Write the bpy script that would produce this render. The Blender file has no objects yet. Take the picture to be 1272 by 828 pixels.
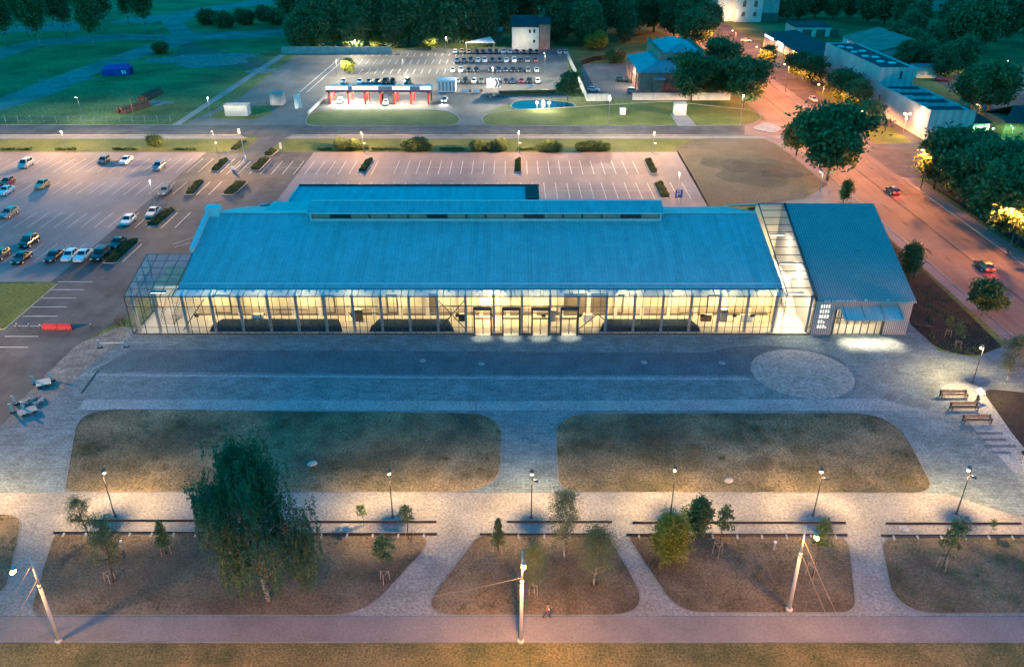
import bpy, bmesh, math, random
import numpy as np
from mathutils import Vector, Matrix
random.seed(7)
RNG = np.random.default_rng(11)
C = bpy.context.scene
COL = C.collection
R = math.radians
CAMH, PITCH, FOC = 55.0, R(28.4), 1000.0
EXPO = 3.0
LK = 1 / 2 ** EXPO          # lamp outputs below are quoted for exposure 0
CP, SP = math.cos(PITCH), math.sin(PITCH)

# ------------------------------------------------------------------ camera
cam = bpy.data.objects.new('camera', bpy.data.cameras.new('camera'))
COL.objects.link(cam)
cam.location = (0, 0, CAMH)
cam.rotation_euler = (R(90) - PITCH, 0, 0)
cam.data.sensor_width = 36
cam.data.lens = 36 * FOC / 1272
cam.data.clip_end = 4000
C.camera = cam

def G(px, py, z=0.0):
    """ground point (at height z) that the survey photograph shows at px, py"""
    u, v = (px - 636) / FOC, (py - 414) / FOC
    dy, dz = CP - v * SP, -SP - v * CP
    t = (z - CAMH) / dz
    return Vector((u * t, dy * t, z))

def HT(py, Y):
    """height seen at image row py at ground distance Y"""
    v = (py - 414) / FOC
    return CAMH + (-SP - v * CP) / (CP - v * SP) * Y

def XA(px, Y, z=0.0):
    return (px - 636) / FOC * (Y * CP + (CAMH - z) * SP)

# ------------------------------------------------------------------ materials
def nodes(m):
    m.use_nodes = True
    nt = m.node_tree
    return nt, nt.nodes['Principled BSDF']

def mat(name, col, rough=0.8, var=0.0, scale=1.0, fine=0.0, fscale=20.0, bump=0.0, metal=0.0, col2=None, spec=0.3, obj=False):
    """principled surface with two octaves of colour wear and an optional bump"""
    m = bpy.data.materials.new(name)
    nt, b = nodes(m)
    b.inputs['Base Color'].default_value = (*col, 1)
    b.inputs['Roughness'].default_value = rough
    b.inputs['Metallic'].default_value = metal
    b.inputs['Specular IOR Level'].default_value = spec
    if var or fine or bump or col2:
        tc = nt.nodes.new('ShaderNodeTexCoord')
        vec = tc.outputs['Object']
        n1 = nt.nodes.new('ShaderNodeTexNoise'); n1.inputs['Scale'].default_value = scale; n1.inputs['Detail'].default_value = 6
        n1.inputs['Roughness'].default_value = 0.62
        n2 = nt.nodes.new('ShaderNodeTexNoise'); n2.inputs['Scale'].default_value = fscale; n2.inputs['Detail'].default_value = 3
        nt.links.new(vec, n1.inputs['Vector']); nt.links.new(vec, n2.inputs['Vector'])
        c2 = col2 or tuple(min(1, c * (1 + var)) for c in col)
        c1 = col if col2 else tuple(c * (1 - var) for c in col)
        ramp = nt.nodes.new('ShaderNodeValToRGB')
        ramp.color_ramp.elements[0].position = 0.36; ramp.color_ramp.elements[0].color = (*c1, 1)
        ramp.color_ramp.elements[1].position = 0.66; ramp.color_ramp.elements[1].color = (*c2, 1)
        nt.links.new(n1.outputs['Fac'], ramp.inputs['Fac'])
        mr = nt.nodes.new('ShaderNodeMapRange')
        mr.inputs['From Min'].default_value = 0.3; mr.inputs['From Max'].default_value = 0.7
        mr.inputs['To Min'].default_value = 1 - fine; mr.inputs['To Max'].default_value = 1 + fine
        nt.links.new(n2.outputs['Fac'], mr.inputs['Value'])
        mx = nt.nodes.new('ShaderNodeVectorMath'); mx.operation = 'SCALE'
        nt.links.new(ramp.outputs['Color'], mx.inputs[0]); nt.links.new(mr.outputs['Result'], mx.inputs['Scale'])
        nt.links.new(mx.outputs['Vector'], b.inputs['Base Color'])
        if bump:
            bp = nt.nodes.new('ShaderNodeBump'); bp.inputs['Strength'].default_value = bump; bp.inputs['Distance'].default_value = 0.05
            nt.links.new(n2.outputs['Fac'], bp.inputs['Height']); nt.links.new(bp.outputs['Normal'], b.inputs['Normal'])
    return m

def mul_pattern(m, tex, factor_out, lo, hi, mapping=None):
    """multiply a material's base colour by a texture's factor"""
    nt, b = m.node_tree, m.node_tree.nodes['Principled BSDF']
    tc = nt.nodes.new('ShaderNodeTexCoord')
    mp = nt.nodes.new('ShaderNodeMapping')
    if mapping:
        mp.inputs['Rotation'].default_value = mapping[0]; mp.inputs['Scale'].default_value = mapping[1]
    nt.links.new(tc.outputs['Object'], mp.inputs['Vector']); nt.links.new(mp.outputs['Vector'], tex.inputs['Vector'])
    mr = nt.nodes.new('ShaderNodeMapRange'); mr.inputs['To Min'].default_value = lo; mr.inputs['To Max'].default_value = hi
    nt.links.new(tex.outputs[factor_out], mr.inputs['Value'])
    sc = nt.nodes.new('ShaderNodeVectorMath'); sc.operation = 'SCALE'
    src = b.inputs['Base Color'].links[0].from_socket if b.inputs['Base Color'].links else None
    if src: nt.links.new(src, sc.inputs[0])
    else: sc.inputs[0].default_value = b.inputs['Base Color'].default_value[:3]
    nt.links.new(mr.outputs['Result'], sc.inputs['Scale'])
    nt.links.new(sc.outputs['Vector'], b.inputs['Base Color'])
    return tex

def emis(name, col, s):
    m = bpy.data.materials.new(name)
    nt, b = nodes(m)
    b.inputs['Base Color'].default_value = (*col, 1)
    b.inputs['Emission Color'].default_value = (*col, 1)
    b.inputs['Emission Strength'].default_value = s * LK
    return m

def glass(name, tint, refl, rough=0.03):
    m = bpy.data.materials.new(name); m.use_nodes = True
    nt = m.node_tree; nt.nodes.clear()
    o = nt.nodes.new('ShaderNodeOutputMaterial'); mx = nt.nodes.new('ShaderNodeMixShader')
    t = nt.nodes.new('ShaderNodeBsdfTransparent'); t.inputs['Color'].default_value = (*tint, 1)
    g = nt.nodes.new('ShaderNodeBsdfGlossy'); g.inputs['Roughness'].default_value = rough
    lw = nt.nodes.new('ShaderNodeLayerWeight'); lw.inputs['Blend'].default_value = 0.25
    mr = nt.nodes.new('ShaderNodeMapRange'); mr.inputs['To Min'].default_value = refl; mr.inputs['To Max'].default_value = min(1, refl + 0.35)
    nt.links.new(lw.outputs['Facing'], mr.inputs['Value']); nt.links.new(mr.outputs['Result'], mx.inputs['Fac'])
    nt.links.new(t.outputs['BSDF'], mx.inputs[1]); nt.links.new(g.outputs['BSDF'], mx.inputs[2]); nt.links.new(mx.outputs['Shader'], o.inputs['Surface'])
    return m

def leafmat(name, c1, c2):
    m = bpy.data.materials.new(name)
    nt, b = nodes(m)
    gi = nt.nodes.new('ShaderNodeNewGeometry'); ra = nt.nodes.new('ShaderNodeValToRGB')
    ra.color_ramp.elements[0].color = (*c1, 1); ra.color_ramp.elements[1].color = (*c2, 1)
    tc = nt.nodes.new('ShaderNodeTexCoord'); n = nt.nodes.new('ShaderNodeTexNoise'); n.inputs['Scale'].default_value = 0.8
    nt.links.new(tc.outputs['Object'], n.inputs['Vector'])
    mx = nt.nodes.new('ShaderNodeMath'); mx.operation = 'MULTIPLY_ADD'; mx.inputs[1].default_value = 0.6
    nt.links.new(gi.outputs['Random Per Island'], mx.inputs[0])
    s = nt.nodes.new('ShaderNodeMapRange'); s.inputs['From Min'].default_value = 0.35; s.inputs['From Max'].default_value = 0.65; s.inputs['To Max'].default_value = 0.4
    nt.links.new(n.outputs['Fac'], s.inputs['Value']); nt.links.new(s.outputs['Result'], mx.inputs[2])
    nt.links.new(mx.outputs['Value'], ra.inputs['Fac']); nt.links.new(ra.outputs['Color'], b.inputs['Base Color'])
    b.inputs['Roughness'].default_value = 0.6; b.inputs['Specular IOR Level'].default_value = 0.25
    tr = nt.nodes.new('ShaderNodeBsdfTranslucent'); ms = nt.nodes.new('ShaderNodeMixShader'); ms.inputs['Fac'].default_value = 0.25
    nt.links.new(ra.outputs['Color'], tr.inputs['Color'])
    o = nt.nodes['Material Output']
    nt.links.new(b.outputs['BSDF'], ms.inputs[1]); nt.links.new(tr.outputs['BSDF'], ms.inputs[2]); nt.links.new(ms.outputs['Shader'], o.inputs['Surface'])
    return m

M = {}
M['grass'] = mat('grass_meadow', (.045, .085, .02), .95, 0, .045, .5, 1.3, .4, col2=(.18, .21, .06))
M['verge'] = mat('grass_verge', (.08, .11, .022), .95, 0, .12, .4, 2.5, .4, col2=(.155, .17, .04))
M['dry'] = mat('dry_grass', (.085, .085, .05), .95, 0, .09, .3, 2.2, .4, col2=(.15, .125, .085))
M['street_verge'] = mat('street_verge', (.075, .08, .03), .95, 0, .25, .5, 5, .5, col2=(.19, .15, .065))
M['lawn'] = mat('sparse_lawn', (.055, .058, .04), .95, 0, .10, .55, 4, .5, col2=(.255, .19, .115))
M['soil'] = mat('bare_soil', (.085, .063, .046), .95, 0, .13, .38, 4.5, .6, col2=(.205, .155, .10))
M['soil_dark'] = mat('dark_soil', (.018, .018, .02), .95, .35, .5, .5, 5, .6)
M['asphalt'] = mat('asphalt', (.095, .092, .092), .85, .30, .16, .22, 6, .15)
M['asphalt_road'] = mat('asphalt_road', (.16, .125, .115), .75, .2, .1, .15, 6, .1)
M['asphalt_far'] = mat('asphalt_far', (.15, .145, .135), .85, .2, .09, .15, 4, .1)
M['lot'] = mat('lot_pavers', (.235, .205, .205), .85, .16, .06, .12, 5, .1)
M['pave'] = mat('plaza_pavers', (.155, .205, .225), .85, .2, .35, .36, 3.6, .3)
bk = bpy.data.materials['plaza_pavers'].node_tree.nodes.new('ShaderNodeTexBrick')
bk.inputs['Color1'].default_value = (.75, .75, .75, 1); bk.inputs['Color2'].default_value = (1.15, 1.15, 1.15, 1); bk.inputs['Mortar'].default_value = (.6, .6, .6, 1)
bk.inputs['Scale'].default_value = 1.0; bk.inputs['Brick Width'].default_value = .9; bk.inputs['Row Height'].default_value = .45; bk.inputs['Mortar Size'].default_value = .02
mul_pattern(M['pave'], bk, 'Color', 0, 1.0)
M['pave_dark'] = mat('plaza_pavers_dark', (.08, .115, .14), .85, .18, .3, .38, 3.6, .3)
M['pave_light'] = mat('plaza_slabs', (.235, .27, .285), .85, .14, .3, .4, 3.5, .3)
M['pave_path'] = mat('path_pavers', (.235, .225, .215), .85, .16, .3, .35, 3.8, .25)
M['pave_pink'] = mat('path_pavers_pink', (.205, .18, .175), .85, .14, .2, .16, 5, .2)
M['cobble'] = mat('circle_cobbles', (.27, .26, .25), .85, .14, .6, .4, 2.2, .5)
M['concrete'] = mat('concrete', (.36, .35, .33), .85, .15, .5, .12, 8, .1)
M['footpath'] = mat('footpath', (.25, .245, .235), .9, .18, .12, .2, 4, .1)
M['meadow_track'] = mat('meadow_track', (.17, .18, .16), .95, .3, .08, .35, 2, .2)
M['offwhite'] = mat('dull_white', (.46, .45, .43), .8, .12, .6, .06, 5)
M['canopy_glass'] = glass('canopy_glass', (.45, .6, .68), .34, .1)
M['fascia_lit'] = emis('lit_canopy_fascia', (1, .93, .95), 1.0)
M['sand'] = mat('sand_rubble', (.20, .185, .165), .95, .35, .5, .4, 4, .5)
M['paint'] = mat('road_paint', (.62, .62, .60), .7, .2, 1.2, .15, 6)
M['water'] = mat('pond_water', (.006, .016, .028), .05, 0, 1, 0, 1, 0, spec=.12)
for k_, sc_, lo_ in (('asphalt_road', (.9, .02, 1), .72), ('asphalt', (.5, .03, 1), .78), ('asphalt_far', (.3, .04, 1), .85), ('lot', (.35, .03, 1), .86)):
    nz = M[k_].node_tree.nodes.new('ShaderNodeTexNoise'); nz.inputs['Scale'].default_value = 1.0; nz.inputs['Detail'].default_value = 4
    mul_pattern(M[k_], nz, 'Fac', lo_ - .12, 2.1 - lo_, ((0, 0, 0), sc_))
    vo = M[k_].node_tree.nodes.new('ShaderNodeTexVoronoi'); vo.distance = 'CHEBYCHEV'; vo.inputs['Scale'].default_value = .11
    mul_pattern(M[k_], vo, 'Color', .88, 1.1)
# buildings
M['roof'] = mat('standing_seam_roof', (.28, .43, .45), .55, .08, .5, .16, 4.5, .2, spec=.35)
wv = M['roof'].node_tree.nodes.new('ShaderNodeTexWave'); wv.bands_direction = 'X'; wv.inputs['Scale'].default_value = .62; wv.inputs['Distortion'].default_value = 0
mul_pattern(M['roof'], wv, 'Fac', .94, 1.03)
bk = M['roof'].node_tree.nodes.new('ShaderNodeTexBrick')
bk.inputs['Color1'].default_value = (.86, .86, .86, 1); bk.inputs['Color2'].default_value = (1.06, 1.06, 1.06, 1); bk.inputs['Mortar'].default_value = (.8, .8, .8, 1)
bk.inputs['Scale'].default_value = 1.0; bk.inputs['Brick Width'].default_value = 7.5; bk.inputs['Row Height'].default_value = .62; bk.inputs['Mortar Size'].default_value = .012
mul_pattern(M['roof'], bk, 'Color', 0, 1.0, ((0, 0, R(90)), (1, 1, 1)))
M['roof2'] = mat('ribbed_roof', (.24, .275, .275), .5, .06, .4, .12, 3.0, .2, spec=.4)
wv = M['roof2'].node_tree.nodes.new('ShaderNodeTexWave'); wv.bands_direction = 'X'; wv.inputs['Scale'].default_value = .85; wv.inputs['Distortion'].default_value = 0
mul_pattern(M['roof2'], wv, 'Fac', .70, 1.18)
wv = M['roof2'].node_tree.nodes.new('ShaderNodeTexWave'); wv.bands_direction = 'Y'; wv.inputs['Scale'].default_value = .7; wv.inputs['Distortion'].default_value = 0
mul_pattern(M['roof2'], wv, 'Fac', .82, 1.1)
M['flashing'] = mat('pale_flashing', (.55, .57, .58), .45, .08, 1, .05, 5)
M['clad'] = mat('ribbed_cladding', (.36, .35, .35), .6, .06, .5, .06, 5)
wv = M['clad'].node_tree.nodes.new('ShaderNodeTexWave'); wv.bands_direction = 'X'; wv.inputs['Scale'].default_value = 1.1; wv.inputs['Distortion'].default_value = 0
mul_pattern(M['clad'], wv, 'Fac', .55, 1.2)
M['steel'] = mat('grey_steel', (.30, .31, .32), .5, .08, 1, .05, 6, metal=.1)
M['dark_metal'] = mat('dark_metal', (.045, .047, .05), .5, .1, 1, .05, 6)
M['cream'] = mat('cream_wall', (.72, .64, .48), .85, .08, .4, .05, 4)
M['dado'] = mat('dado_wall', (.40, .34, .26), .85, .15, .6, .1, 4)
M['floor'] = mat('hall_floor', (.48, .44, .38), .5, .08, .6, .05, 4)
M['white'] = mat('white_paint', (.75, .75, .74), .6, .06, .5, .05, 4)
M['edging'] = mat('edging_stone', (.20, .20, .195), .85, .15, .5, .12, 8, .1)
M['lantern_pane'] = mat('lantern_panel', (.34, .25, .21), .5, .15, .8, .1, 4)
M['panel_dark'] = mat('brown_panel', (.16, .13, .10), .6, .2, .8, .1, 4)
M['stall'] = mat('dark_counter', (.02, .038, .055), .85, .2, .8, .1, 5, spec=.1)
M['glass'] = glass('clear_glass', (.94, .97, .97), .05)
M['glass_roof'] = glass('roof_glass', (.85, .90, .92), .10, .08)
M['glass_dark'] = mat('dark_glass', (.02, .025, .03), .1, 0, 1, 0, 1, 0, spec=.7)
M['timber'] = mat('timber', (.20, .13, .08), .8, .25, 2, .2, 12)
M['corten'] = mat('rust_steel', (.05, .035, .03), .85, .25, 1.5, .2, 9)
M['brick'] = mat('brick_wall', (.38, .21, .16), .9, .18, .5, .2, 5, .2)
M['sheet'] = mat('sheet_roof', (.24, .27, .30), .5, .18, .25, .12, 3, .1)
M['panelwall'] = mat('panel_wall', (.42, .41, .42), .85, .14, .2, .1, 3)
wv = M['panelwall'].node_tree.nodes.new('ShaderNodeTexWave'); wv.bands_direction = 'X'; wv.inputs['Scale'].default_value = .16; wv.inputs['Distortion'].default_value = .6
mul_pattern(M['panelwall'], wv, 'Fac', .85, 1.08)
M['darkroof'] = mat('felt_roof', (.045, .05, .055), .9, .25, .2, .2, 3, .1)
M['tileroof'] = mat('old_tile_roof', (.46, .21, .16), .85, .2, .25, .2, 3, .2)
M['tiledark'] = mat('dark_tile_roof', (.06, .045, .045), .85, .25, .5, .25, 3, .2)
M['plaster'] = mat('plaster', (.62, .57, .50), .9, .12, .3, .06, 4)
M['pole'] = mat('galvanised_pole', (.32, .32, .33), .5, .1, 1, .05, 6, metal=.2)
M['pole_dark'] = mat('dark_pole', (.07, .075, .08), .5, .1, 1, .05, 6)
M['concrete_pole'] = mat('concrete_pole', (.48, .45, .42), .85, .15, 1.2, .12, 8)
M['wire'] = mat('guy_wire', (.35, .28, .2), .5, .1, 3)
M['red'] = mat('red_plastic', (.34, .03, .045), .5, .12, 1.5, .1, 6)
M['redpaint'] = mat('red_paint', (.42, .045, .035), .5, .12, 1.5, .1, 6)
M['blue'] = mat('blue_panel', (.05, .10, .32), .5, .12, 1, .1, 5)
M['tarp'] = mat('blue_tarp', (.03, .06, .30), .55, .2, .8, .2, 3, .4)
M['orange'] = mat('orange_panel', (.62, .16, .03), .6, .1, 1, .05, 5)
M['black'] = mat('black_rubber', (.02, .02, .021), .8, .1, 2, .1, 8)
M['stripe'] = mat('black_paint', (.03, .03, .035), .6, .1, 2)
M['bark'] = mat('bark', (.075, .06, .05), .95, .3, 3, .3, 12, .4)
M['birch'] = mat('birch_bark', (.42, .40, .37), .9, 0, 3, .25, 9, .2, col2=(.08, .07, .065))
M['log'] = mat('logs', (.16, .085, .06), .9, .3, 1, .3, 6, .3)
M['leaf_birch'] = leafmat('leaf_birch', (.028, .065, .034), (.11, .17, .08))
M['leaf_dark'] = leafmat('leaf_dark', (.04, .09, .036), (.16, .22, .085))
M['leaf_forest'] = leafmat('leaf_forest', (.05, .11, .05), (.18, .25, .11))
M['leaf_tuft'] = leafmat('leaf_tuft', (.05, .055, .03), (.20, .17, .09))
M['leaf_mid'] = leafmat('leaf_mid', (.045, .095, .038), (.15, .21, .085))
M['leaf_pale'] = leafmat('leaf_pale', (.075, .10, .05), (.16, .20, .09))
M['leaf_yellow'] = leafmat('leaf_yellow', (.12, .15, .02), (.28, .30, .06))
M['leaf_hedge'] = leafmat('leaf_hedge', (.04, .07, .025), (.11, .14, .06))
M['warm'] = emis('warm_lamp', (1, .80, .52), 14)
M['warm_soft'] = emis('warm_panel', (1, .84, .56), 5)
M['sodium'] = emis('sodium_lamp', (1, .55, .16), 26)
M['cool'] = emis('white_lamp', (1, .94, .84), 18)
M['fascia_light'] = emis('lit_fascia', (.92, .96, 1), 1.6)
M['yellow_win'] = emis('lit_window', (1, .78, .22), 1.5)
M['amber_win'] = emis('amber_window', (1, .5, .2), .9)
M['green_lamp'] = emis('green_lamp', (.25, 1, .45), 12)
M['slot'] = emis('lit_slot', (1, .85, .68), 1.5)
M['tail'] = emis('tail_light', (1, .06, .03), 6)
M['taildim'] = mat('tail_lens', (.35, .02, .02), .3)
M['headdim'] = mat('head_lens', (.6, .62, .64), .2, spec=.6)
M['headlit'] = emis('head_light', (.95, .96, 1), 25)

# ------------------------------------------------------------------ mesh building
class MB:
    def __init__(s): s.v, s.f, s.m = [], [], []
    def add(s, vs, fs, mi=0):
        k = len(s.v); s.v.extend([tuple(x) for x in vs])
        for f in fs: s.f.append(tuple(i + k for i in f)); s.m.append(mi)
        return s
    def box(s, c, d, rz=0, mi=0, taper=1.0):
        hx, hy, hz = d[0] / 2, d[1] / 2, d[2] / 2
        ca, sa = math.cos(rz), math.sin(rz); vs = []
        for z, t in ((-hz, 1), (hz, taper)):
            for x, y in ((-hx, -hy), (hx, -hy), (hx, hy), (-hx, hy)):
                x, y = x * t, y * t
                vs.append((c[0] + x * ca - y * sa, c[1] + x * sa + y * ca, c[2] + z))
        return s.add(vs, [(3, 2, 1, 0), (4, 5, 6, 7), (0, 1, 5, 4), (1, 2, 6, 5), (2, 3, 7, 6), (3, 0, 4, 7)], mi)
    def bb(s, x0, x1, y0, y1, z0, z1, mi=0):
        return s.box(((x0 + x1) / 2, (y0 + y1) / 2, (z0 + z1) / 2), (x1 - x0, y1 - y0, z1 - z0), 0, mi)
    def prism(s, poly, z0, z1, mi=0):
        """poly: xy points; z0, z1 numbers or per-point lists"""
        n = len(poly)
        za = z0 if isinstance(z0, (list, tuple)) else [z0] * n
        zb = z1 if isinstance(z1, (list, tuple)) else [z1] * n
        ar = sum(poly[i][0] * poly[(i + 1) % n][1] - poly[(i + 1) % n][0] * poly[i][1] for i in range(n))
        idx = range(n) if ar > 0 else range(n - 1, -1, -1)
        P = [poly[i] for i in idx]; za = [za[i] for i in idx]; zb = [zb[i] for i in idx]
        vs = [(p[0], p[1], z) for p, z in zip(P, za)] + [(p[0], p[1], z) for p, z in zip(P, zb)]
        fs = [tuple(range(n - 1, -1, -1)), tuple(range(n, 2 * n))] + [(i, (i + 1) % n, n + (i + 1) % n, n + i) for i in range(n)]
        return s.add(vs, fs, mi)
    def tube(s, p0, p1, r0, r1=None, n=8, mi=0, caps=True):
        p0, p1 = Vector(p0), Vector(p1); r1 = r0 if r1 is None else r1
        d = (p1 - p0)
        if d.length < 1e-6: return s
        d.normalize(); a = d.orthogonal().normalized(); b = d.cross(a)
        vs = []
        for p, r in ((p0, r0), (p1, r1)):
            for i in range(n):
                t = 2 * math.pi * i / n
                vs.append(p + a * (r * math.cos(t)) + b * (r * math.sin(t)))
        fs = [(i, (i + 1) % n, n + (i + 1) % n, n + i) for i in range(n)]
        if caps: fs += [tuple(range(n - 1, -1, -1)), tuple(range(n, 2 * n))]
        return s.add(vs, fs, mi)
    def path(s, pts, rs, n=6, mi=0):
        for i in range(len(pts) - 1):
            s.tube(pts[i], pts[i + 1], rs[i], rs[i + 1], n, mi)
        return s
    def ball(s, c, r, nu=10, nv=6, mi=0):
        rx, ry, rz = (r, r, r) if not isinstance(r, (tuple, list)) else r
        vs = [(c[0], c[1], c[2] - rz)]
        for j in range(1, nv):
            ph = -math.pi / 2 + math.pi * j / nv
            for i in range(nu):
                t = 2 * math.pi * i / nu
                vs.append((c[0] + rx * math.cos(ph) * math.cos(t), c[1] + ry * math.cos(ph) * math.sin(t), c[2] + rz * math.sin(ph)))
        vs.append((c[0], c[1], c[2] + rz))
        fs = [(0, 1 + (i + 1) % nu, 1 + i) for i in range(nu)]
        for j in range(nv - 2):
            for i in range(nu):
                a, b = 1 + j * nu + i, 1 + j * nu + (i + 1) % nu
                fs.append((a, b, b + nu, a + nu))
        t0 = 1 + (nv - 2) * nu
        fs += [(t0 + i, t0 + (i + 1) % nu, len(vs) - 1) for i in range(nu)]
        return s.add(vs, fs, mi)
    def quad(s, a, b, c, d, mi=0): return s.add([a, b, c, d], [(0, 1, 2, 3)], mi)
    def slab(s, pts, th, mi=0):
        """sloped plate: pts in order, thickness straight down"""
        n = len(pts)
        vs = [tuple(p) for p in pts] + [(p[0], p[1], p[2] - th) for p in pts]
        fs = [tuple(range(n)), tuple(range(2 * n - 1, n - 1, -1))] + [(i, n + i, n + (i + 1) % n, (i + 1) % n) for i in range(n)]
        return s.add(vs, fs, mi)
    def mesh(s, name, mats, smooth=False):
        me = bpy.data.meshes.new(name); me.from_pydata(s.v, [], s.f)
        ms = mats if isinstance(mats, (list, tuple)) else [mats]
        for m in ms: me.materials.append(m)
        if len(ms) > 1: me.polygons.foreach_set('material_index', s.m)
        bm = bmesh.new(); bm.from_mesh(me); bmesh.ops.recalc_face_normals(bm, faces=bm.faces); bm.to_mesh(me); bm.free()
        if smooth: me.polygons.foreach_set('use_smooth', [True] * len(me.polygons))
        me.update(); return me
    def build(s, name, mats, parent=None, smooth=False, label=None):
        o = bpy.data.objects.new(name, s.mesh(name, mats, smooth)); COL.objects.link(o)
        if parent: o.parent = parent
        if label: o['label'] = label
        return o

def tag(o, label=None, cat=None, group=None, kind=None):
    if label: o['label'] = label
    if cat: o['category'] = cat
    if group: o['group'] = group
    if kind: o['kind'] = kind
    return o

def thing(name, label, cat, loc=(0, 0, 0), rz=0, group=None, scale=1):
    o = bpy.data.objects.new(name, None); COL.objects.link(o)
    o.location = loc; o.rotation_euler = (0, 0, rz); o.scale = (scale,) * 3 if not isinstance(scale, tuple) else scale
    o.empty_display_size = .3
    return tag(o, label, cat, group)

def put(name, me, parent=None, loc=(0, 0, 0), rz=0):
    o = bpy.data.objects.new(name, me); COL.objects.link(o); o.location = loc; o.rotation_euler = (0, 0, rz)
    if parent: o.parent = parent
    return o

KIDS = {}
def copy_tree(o, parent=None):
    c = o.copy(); COL.objects.link(c); c.parent = parent
    for ch in o.children: copy_tree(ch, c)
    return c

def area_light(name, loc, size, power, col, rot=(0, 0, 0), parent=None, spread=180):
    l = bpy.data.lights.new(name, 'AREA'); l.shape = 'RECTANGLE'; l.size, l.size_y = size; l.spread = R(spread); l.energy = power * LK; l.color = col
    o = bpy.data.objects.new(name, l); COL.objects.link(o); o.location = loc; o.rotation_euler = rot
    if parent: o.parent = parent
    return o

def point_light(name, loc, power, col, r=.15, parent=None, spot=None, aim=None, blend=.5):
    l = bpy.data.lights.new(name, 'SPOT' if spot else 'POINT'); l.energy = power * LK; l.color = col; l.shadow_soft_size = r
    if spot: l.spot_size = R(spot); l.spot_blend = blend
    o = bpy.data.objects.new(name, l); COL.objects.link(o); o.location = loc
    if spot: o.rotation_euler = Vector(aim or (0, 0, -1)).to_track_quat('-Z', 'Y').to_euler()
    if parent: o.parent = parent
    return o

def batwing(o, e=2.0, floor=.28):
    """street luminaire optics: more light thrown sideways than straight down"""
    l = o.data; l.use_nodes = True; nt = l.node_tree; em = nt.nodes['Emission']
    tc = nt.nodes.new('ShaderNodeTexCoord'); sx = nt.nodes.new('ShaderNodeSeparateXYZ'); nt.links.new(tc.outputs['Normal'], sx.inputs[0])
    ab = nt.nodes.new('ShaderNodeMath'); ab.operation = 'ABSOLUTE'; nt.links.new(sx.outputs['Z'], ab.inputs[0])
    mx = nt.nodes.new('ShaderNodeMath'); mx.operation = 'MAXIMUM'; mx.inputs[1].default_value = floor; nt.links.new(ab.outputs[0], mx.inputs[0])
    pw = nt.nodes.new('ShaderNodeMath'); pw.operation = 'POWER'; pw.inputs[1].default_value = -e; nt.links.new(mx.outputs[0], pw.inputs[0])
    nt.links.new(pw.outputs[0], em.inputs['Strength'])
    return o

ORD = 'zero first second third fourth fifth sixth seventh eighth ninth tenth eleventh twelfth thirteenth fourteenth fifteenth sixteenth'.split()

# ------------------------------------------------------------------ world
w = bpy.data.worlds.new('World'); C.world = w; w.use_nodes = True
nt = w.node_tree; bg = nt.nodes['Background']
sky = nt.nodes.new('ShaderNodeTexSky'); sky.sky_type = 'NISHITA'; sky.sun_disc = False
sky.sun_elevation = R(3); sky.sun_rotation = R(-60); sky.ozone_density = 6; sky.air_density = 1.0; sky.dust_density = .3
tint = nt.nodes.new('ShaderNodeMix'); tint.data_type = 'RGBA'; tint.blend_type = 'MULTIPLY'; tint.inputs['Factor'].default_value = 1
tint.inputs[7].default_value = (.0, 1.5, .93, 1)
nt.links.new(sky.outputs['Color'], tint.inputs[6]); nt.links.new(tint.outputs[2], bg.inputs['Color'])
bg.inputs['Strength'].default_value = WORLD_STRENGTH = 0.15
sl = bpy.data.lights.new('sun', 'SUN'); sl.energy = .008; sl.angle = R(25); sl.color = (.05, .7, 1)
so = bpy.data.objects.new('sun', sl); COL.objects.link(so); so.rotation_euler = (R(50), 0, R(-60))
C.view_settings.view_transform = 'Standard'; C.view_settings.look = 'None'; C.view_settings.exposure = EXPO; C.view_settings.gamma = 1
C.cycles.max_bounces = 6; C.cycles.transparent_max_bounces = 16; C.cycles.diffuse_bounces = 3; C.cycles.glossy_bounces = 3
C.cycles.caustics_reflective = False; C.cycles.caustics_refractive = False; C.cycles.sample_clamp_indirect = 4
C.cycles.use_denoising = True
# ------------------------------------------------------------------ ground sheets
LAYER = {}
def structure(name, mb, m, **k): return tag(mb.build(name, m, **k), kind='structure')

def rounded(pts, r, n=7):
    """round the corners of a polygon; r: radius or list"""
    out = []; N = len(pts)
    rr = r if isinstance(r, (list, tuple)) else [r] * N
    for i in range(N):
        p, a, b = Vector(pts[i][:2]), Vector(pts[i - 1][:2]), Vector(pts[(i + 1) % N][:2])
        q = min(rr[i], (a - p).length * .48, (b - p).length * .48)
        if q < .05: out.append((p.x, p.y)); continue
        s, e = p + (a - p).normalized() * q, p + (b - p).normalized() * q
        for k in range(n + 1):
            t = k / n; v = s * (1 - t) ** 2 + p * 2 * t * (1 - t) + e * t * t
            out.append((v.x, v.y))
    return out

def W(px): return [(G(*p).x, G(*p).y) for p in px]

def sheet(name, polys, level, m, up=0):
    """one or more flat polygons at a given layer (4 mm steps)"""
    mb = MB(); z = level * .004 + up
    for P in polys:
        mb.add([(x, y, z) for x, y in P], [tuple(range(len(P)))])
    o = structure(name, mb, m)
    bm = bmesh.new(); bm.from_mesh(o.data)
    for f in bm.faces:
        if f.normal.z < 0: f.normal_flip()
    bmesh.ops.triangulate(bm, faces=bm.faces[:]); bm.to_mesh(o.data); bm.free()
    return o

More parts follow.
